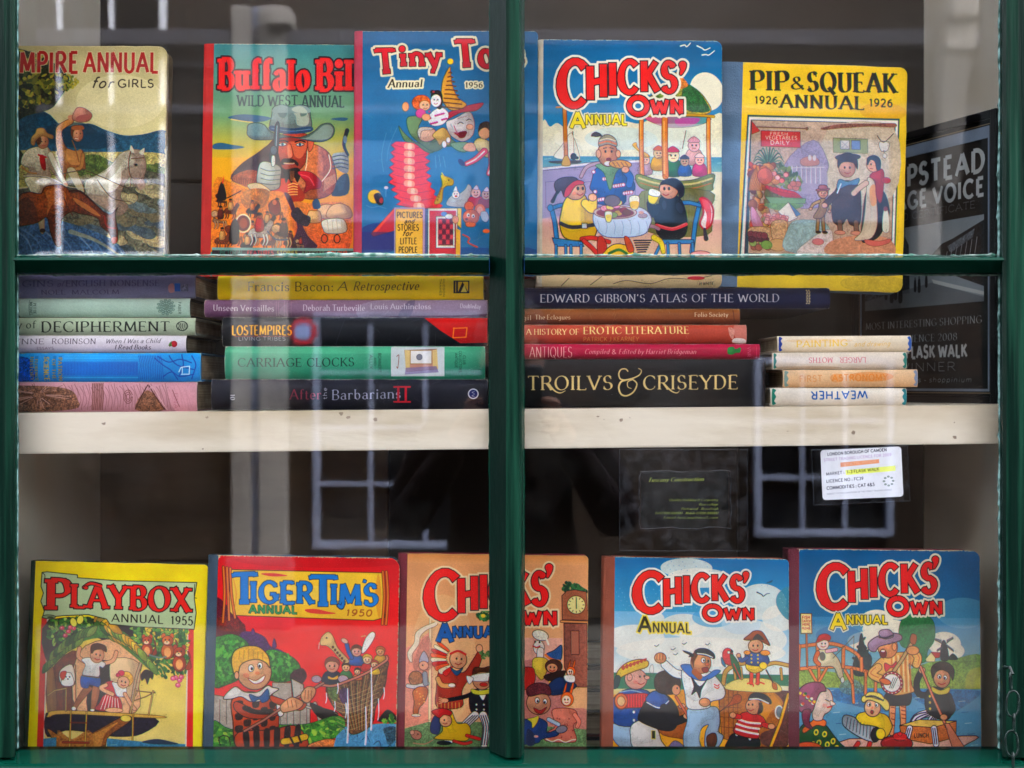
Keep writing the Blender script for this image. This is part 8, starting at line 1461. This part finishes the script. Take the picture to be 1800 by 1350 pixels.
stack([('barbarians', 'hardback_book', 'thick navy book at the bottom of the middle stack', 372, 858, 54, '14151e', dict(depth=.2)),
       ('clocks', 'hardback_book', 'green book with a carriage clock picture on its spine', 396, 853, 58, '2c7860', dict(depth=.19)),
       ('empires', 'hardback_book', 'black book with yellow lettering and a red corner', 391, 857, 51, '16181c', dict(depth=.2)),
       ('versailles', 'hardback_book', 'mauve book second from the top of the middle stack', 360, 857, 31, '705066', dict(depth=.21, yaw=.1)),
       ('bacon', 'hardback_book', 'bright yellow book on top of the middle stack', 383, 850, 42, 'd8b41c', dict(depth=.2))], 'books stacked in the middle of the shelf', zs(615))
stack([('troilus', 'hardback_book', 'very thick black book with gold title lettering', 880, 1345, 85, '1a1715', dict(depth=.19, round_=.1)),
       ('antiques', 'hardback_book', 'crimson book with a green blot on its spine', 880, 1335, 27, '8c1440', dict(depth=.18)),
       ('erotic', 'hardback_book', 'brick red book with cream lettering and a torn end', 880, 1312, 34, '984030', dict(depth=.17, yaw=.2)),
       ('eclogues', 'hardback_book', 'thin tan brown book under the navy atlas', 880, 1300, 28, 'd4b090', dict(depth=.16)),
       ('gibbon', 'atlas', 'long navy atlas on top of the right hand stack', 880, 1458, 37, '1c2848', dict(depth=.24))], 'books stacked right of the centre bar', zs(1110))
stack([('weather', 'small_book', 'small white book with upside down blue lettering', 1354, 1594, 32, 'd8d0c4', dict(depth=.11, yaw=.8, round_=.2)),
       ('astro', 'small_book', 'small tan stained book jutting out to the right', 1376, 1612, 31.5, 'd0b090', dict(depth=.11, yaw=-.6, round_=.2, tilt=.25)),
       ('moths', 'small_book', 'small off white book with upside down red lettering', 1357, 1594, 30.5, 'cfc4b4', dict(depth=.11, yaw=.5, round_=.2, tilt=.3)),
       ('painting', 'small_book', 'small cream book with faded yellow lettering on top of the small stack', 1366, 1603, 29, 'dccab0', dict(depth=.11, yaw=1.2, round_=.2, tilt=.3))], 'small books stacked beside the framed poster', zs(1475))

# books lying flat deep in the case, seen in the gap below, and a box behind the yellow annual
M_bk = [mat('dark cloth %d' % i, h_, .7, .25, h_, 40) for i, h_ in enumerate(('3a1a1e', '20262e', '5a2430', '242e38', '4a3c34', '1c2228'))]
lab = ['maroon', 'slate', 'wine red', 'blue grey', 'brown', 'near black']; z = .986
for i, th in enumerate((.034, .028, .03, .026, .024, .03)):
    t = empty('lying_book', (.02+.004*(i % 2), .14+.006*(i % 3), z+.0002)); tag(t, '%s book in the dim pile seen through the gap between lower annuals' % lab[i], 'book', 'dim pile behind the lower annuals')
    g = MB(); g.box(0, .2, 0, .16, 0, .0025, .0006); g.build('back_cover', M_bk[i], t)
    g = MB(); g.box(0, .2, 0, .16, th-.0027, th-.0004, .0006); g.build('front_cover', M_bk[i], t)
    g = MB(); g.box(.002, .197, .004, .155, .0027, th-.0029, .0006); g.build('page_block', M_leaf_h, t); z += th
M_card = mat('dusty brown cardboard', '4a4034', .85, .2, '5c5040', 20, bump=.3)
bx = empty('cardboard_box', (-.31, .24, .986)); tag(bx, 'low dusty cardboard box behind the yellow tree house annual', 'box')
g = MB(); g.box(-.17, .15, -.12, .14, 0, .228, .002); g.build('box_body', M_card, bx)
g = MB(); g.box(-.175, .155, -.125, .145, .2285, .236, .002); g.build('lid', M_card, bx)

# ================================================================ framed certificate leaning in the right corner
dv = Vector((-.36, 1., 0)).normalized(); p0 = Vector((.5345, .095, 0)); zb = 1.4435; z_sh = shelf_z(.5, True, .1)+.0004
H_ = 1.7535-z_sh
fr = empty('framed_certificate', (p0.x, p0.y, z_sh), (0, 0, math.atan2(-dv.y, -dv.x))); tag(fr, 'black framed award certificate standing in the right corner of the shelf', 'picture frame')
# local +x runs from the near right edge back into the case: keep local frame x = -dv
M_fr = mat('black lacquer frame', '05060a', .4, .2, '08090f', 8); Wd = .284
cvp = art_poster(); mpst = print_mat('certificate_print', cvp, rough=.5, spec=.1)
g = MB(); g.grid(lambda u, v: (-Wd+.004+u*(Wd-.008), .0, .004+v*(H_-.008)), 1, 1); o = g.build('certificate', mpst, fr, recalc=False)
for nm, (a, b, c, d) in (('frame_side', (-Wd, -Wd+.0095, 0, H_)), ('frame_side', (-.0095, 0, 0, H_)), ('frame_rail', (-Wd+.0096, -.0096, 0, .0095)), ('frame_rail', (-Wd+.0096, -.0096, H_-.0095, H_))):
    g = MB(); g.box(a, b, -.004, .012, c, d, .0015); g.build(nm, M_fr, fr)
g = MB(); g.box(-Wd+.003, -.003, .004, .010, .003, H_-.003); g.build('backing_board', M_bk[4], fr)

# ================================================================ cards stuck inside the panes
M_film = bpy.data.materials.new('clear scuffed plastic'); M_film.use_nodes = True; n = M_film.node_tree.nodes; L = M_film.node_tree.links
b = n['Principled BSDF']; b.inputs['Base Color'].default_value = (.5, .52, .6, 1); b.inputs['Roughness'].default_value = .25; tr = n.new('ShaderNodeBsdfTransparent'); mx = n.new('ShaderNodeMixShader'); tc = n.new('ShaderNodeTexCoord'); no = n.new('ShaderNodeTexNoise'); no.inputs['Scale'].default_value = 90; no.inputs['Detail'].default_value = 8; L.new(tc.outputs['Object'], no.inputs[0])
mr = n.new('ShaderNodeMapRange'); mr.inputs['From Min'].default_value = .42; mr.inputs['From Max'].default_value = .8; mr.inputs['To Min'].default_value = .0; mr.inputs['To Max'].default_value = .04; L.new(no.outputs[0], mr.inputs[0]); L.new(mr.outputs[0], mx.inputs[0]); L.new(tr.outputs[0], mx.inputs[1]); L.new(b.outputs[0], mx.inputs[2]); L.new(mx.outputs[0], n['Material Output'].inputs[0])
M_rim = mat('milky plastic rim', '12161c', .4, .3, '3c444e', 150, ramp=(.4, .75))
def card(name, label, cat, cv, px0, px1, py0, py1, fx0, fx1, fy0, fy1, rot, rim):
    Y = .0075; c = at((px0+px1)/2, (py0+py1)/2, Y); s_ = sc(Y); t = empty(name, c, (0, R(rot), 0)); tag(t, label, cat)
    w, h = (px1-px0)/s_, (py1-py0)/s_; g = MB(); P = round_rect_sheet(w, h, .0035, (1, 1, 1, 1), 4)
    A = [g.bm.verts.new((x-w/2, -.0003, z-h/2)) for x, z in P]; B = [g.bm.verts.new((x-w/2, .0003, z-h/2)) for x, z in P]; g.bm.faces.new(A); g.bm.faces.new(B[::-1])
    for i in range(len(P)): g.bm.faces.new((A[i], B[i], B[(i+1) % len(P)], A[(i+1) % len(P)]))
    for f in g.bm.faces:
        for lp in f.loops: lp[g.uv].uv = ((lp.vert.co.x+w/2)/w, (lp.vert.co.z+h/2)/h)
    g.build('card', print_mat(name+'_print', cv, rough=.35), t)
    cx, cz = (px0+px1)/2, (py0+py1)/2; a, b2, c2, d2 = (fx0-cx)/s_, (fx1-cx)/s_, -(fy1-cz)/s_, -(fy0-cz)/s_
    g = MB(); g.box(a, b2, -.0011, -.0008, c2, d2); g.build('plastic_sleeve', M_film, t)
    g = MB(); r = random.Random(9); pts = []
    for (u0, v0, u1, v1) in ((a, c2, b2, c2), (b2, c2, b2, d2), (b2, d2, a, d2), (a, d2, a, c2)):
        for k in range(8): s2 = k/8; pts.append((u0+(u1-u0)*s2+r.uniform(-1, 1)*rim, -.001, v0+(v1-v0)*s2+r.uniform(-1, 1)*rim))
    g.tube(pts, .0004, 5, True); g.build('sleeve_edge', M_rim, t)
    return t, w, h
t, w, h = card('business_card', 'dark trade card with yellow script in a plastic sleeve stuck under the shelf', 'card', art_card(), 1127, 1280, 828, 928, 1089, 1314, 790, 968, 0, .0002)
g = MB(); r = random.Random(4); pts = []
for (u0, v0, u1, v1) in ((-w/2, -h/2, w/2, -h/2), (w/2, -h/2, w/2, h/2), (w/2, h/2, -w/2, h/2), (-w/2, h/2, -w/2, -h/2)):
    for k in range(9): s2 = k/9; pts.append((u0+(u1-u0)*s2+r.uniform(-1, 1)*.0012+(.002 if u0 > 0 else -.002)*(u0 == u1), -.0014, v0+(v1-v0)*s2+r.uniform(-1, 1)*.0012))
g.tube(pts, .0007, 5, True); g.build('sticky_edge', M_rim, t)
card('licence_card', 'white street trading licence card taped crookedly under the shelf', 'card', art_licence(), 1444, 1586, 788, 876, 1428, 1597, 787, 884, -2.6, .0001)

# ================================================================ iron chain on the right jamb
M_iron = mat('dark blue painted iron', '020807', .35, .2, '0a1c19', 80, bump=.5, metal=.0)
ch = empty('door_chain', at(1776, 1190, -.04)); tag(ch, 'short dark iron chain hanging on the right hand green jamb', 'chain')
def link(c, L_, w_, rot, r_=.0012):
    g = MB(); pts = []
    for i in range(20): a = 2*math.pi*i/20; pts.append((w_*math.cos(a)*.5, 0, L_*.5*math.sin(a)+(.15*L_ if math.sin(a) > 0 else -.15*L_)*(abs(math.sin(a)) > .1)))
    g.tube(pts, r_, 7, True); o = g.build('link', M_iron, ch, True); o.location = c; o.rotation_euler = rot
link((-.001, -.004, -.003), .014, .007, (0, R(-12), R(60))); link((.001, -.004, -.026), .020, .0125, (0, R(3), 0)); link((.002, -.005, -.045), .014, .006, (0, 0, R(78))); link((.0, -.004, -.066), .020, .0125, (0, R(-4), 0)); link((.001, -.005, -.084), .014, .005, (0, 0, R(80)))
g = MB(); g.tube([(-.004, .006, .009), (-.001, -.002, .010), (.0, -.007, .004)], .0017); g.build('staple', M_iron, ch)

# ================================================================ the photographer, mirrored faintly in the glass
M_coat = mat('dark maroon wool coat', '140a0e', .95, .1, '1c1014', 60, bump=.4); M_skin = mat('skin', '9c6c54', .6, .3, 'a8765c', 20); M_hair = mat('dark hair', '100c0a', .7, .3, '1c1410', 60); M_trou = mat('dark trousers', '101218', .9, .1, '16181e', 50); M_cam = mat('black camera body', '0a0a0b', .4, .4, '101012', 50)
per = empty('person', (0, -1.78, .12)); tag(per, 'person in a dark maroon coat holding up a camera in front of the window', 'person')
def skin(name, V, E, rad, m, par, sub=2):
    me = bpy.data.meshes.new(name); me.from_pydata(V, E, []); o = bpy.data.objects.new(name, me); COL.objects.link(o); o.parent = par
    md = o.modifiers.new('skin', 'SKIN'); md.use_smooth_shade = True
    for i, q in enumerate(me.skin_vertices[0].data): q.radius = rad[i] if isinstance(rad[i], tuple) else (rad[i], rad[i]); q.use_root = (i == 0)
    s2 = o.modifiers.new('sub', 'SUBSURF'); s2.levels = sub; s2.render_levels = sub; me.materials.append(m); return o
V = [(0, 0, .86), (0, 0, 1.0), (0, .0, 1.14), (0, 0, 1.24), (0, .02, 1.31), (0, .04, 1.36), (-.09, 0, .80), (-.10, .01, .44), (-.10, -.01, .05), (-.10, .12, .02), (.09, 0, .80), (.10, .01, .44), (.10, -.01, .05), (.10, .12, .02),
     (-.17, 0, 1.21), (-.25, .02, 1.0), (-.12, .20, 1.20), (.17, 0, 1.21), (.25, .02, 1.0), (.12, .20, 1.20), (0, .06, 1.42)]
E = [(0, 1), (1, 2), (2, 3), (3, 4), (4, 5), (0, 6), (6, 7), (7, 8), (8, 9), (0, 10), (10, 11), (11, 12), (12, 13), (3, 14), (14, 15), (15, 16), (3, 17), (17, 18), (18, 19), (5, 20)]
rad = [(.17, .11), (.15, .10), (.17, .11), (.14, .1), .06, .055, (.10, .1), .062, .045, .035, (.10, .1), .062, .045, .035, .07, .055, .036, .07, .055, .036, .06]
skin('body', V, E, rad, M_coat, per)
g = MB(); bmesh.ops.create_icosphere(g.bm, subdivisions=3, radius=1); bmesh.ops.transform(g.bm, matrix=Matrix.Translation((0, .05, 1.40))@Matrix.Diagonal((.075, .09, .115, 1)), verts=g.bm.verts)
for v in g.bm.verts:
    if v.co.y > .13 and abs(v.co.x) < .014 and 1.37 < v.co.z < 1.405: v.co.y += .016
g.build('head', M_skin, per, True)
g = MB(); bmesh.ops.create_icosphere(g.bm, subdivisions=3, radius=1); bmesh.ops.transform(g.bm, matrix=Matrix.Translation((0, .035, 1.425))@Matrix.Diagonal((.086, .092, .108, 1)), verts=g.bm.verts); g.build('hair', M_hair, per, True)
for sx in (-1, 1):
    V = [(sx*.12, .20, 1.20), (sx*.09, .235, 1.255), (sx*.075, .245, 1.28)]; E = [(0, 1), (1, 2)]; rad = [.03, (.036, .02), (.03, .016)]
    for k in range(4): b0 = len(V); V += [(sx*(.092-.0*k), .262, 1.292-.02*k), (sx*.078, .285, 1.296-.021*k), (sx*.06, .288, 1.296-.021*k)]; E += [(2, b0), (b0, b0+1), (b0+1, b0+2)]; rad += [.009, .0085, .0075]
    b0 = len(V); V += [(sx*.07, .225, 1.27), (sx*.052, .225, 1.262)]; E += [(1, b0), (b0, b0+1)]; rad += [.011, .009]
    skin('hand', V, E, rad, M_skin, per, 1)
cb = empty('handheld_camera', (0, -1.545, 1.45)); tag(cb, 'black camera held up by the person in the maroon coat', 'camera')
g = MB(); g.box(-.066, .066, -.03, .012, -.045, .04, .008); g.box(-.028, .028, -.028, .012, .038, .06, .008); g.build('camera_body', M_cam, cb)
g = MB(); 
for k in range(24):
    a, a2 = 2*math.pi*k/24, 2*math.pi*(k+1)/24; q = []
    for (rr, yy) in ((.033, .0125), (.033, .040), (.029, .040), (.029, .0125)): q.append((g.bm.verts.new((rr*math.cos(a), yy, rr*math.sin(a))), g.bm.verts.new((rr*math.cos(a2), yy, rr*math.sin(a2)))))
    for i in range(3): g.bm.faces.new((q[i][0], q[i][1], q[i+1][1], q[i+1][0]))
g.build('lens_barrel', M_cam, cb)
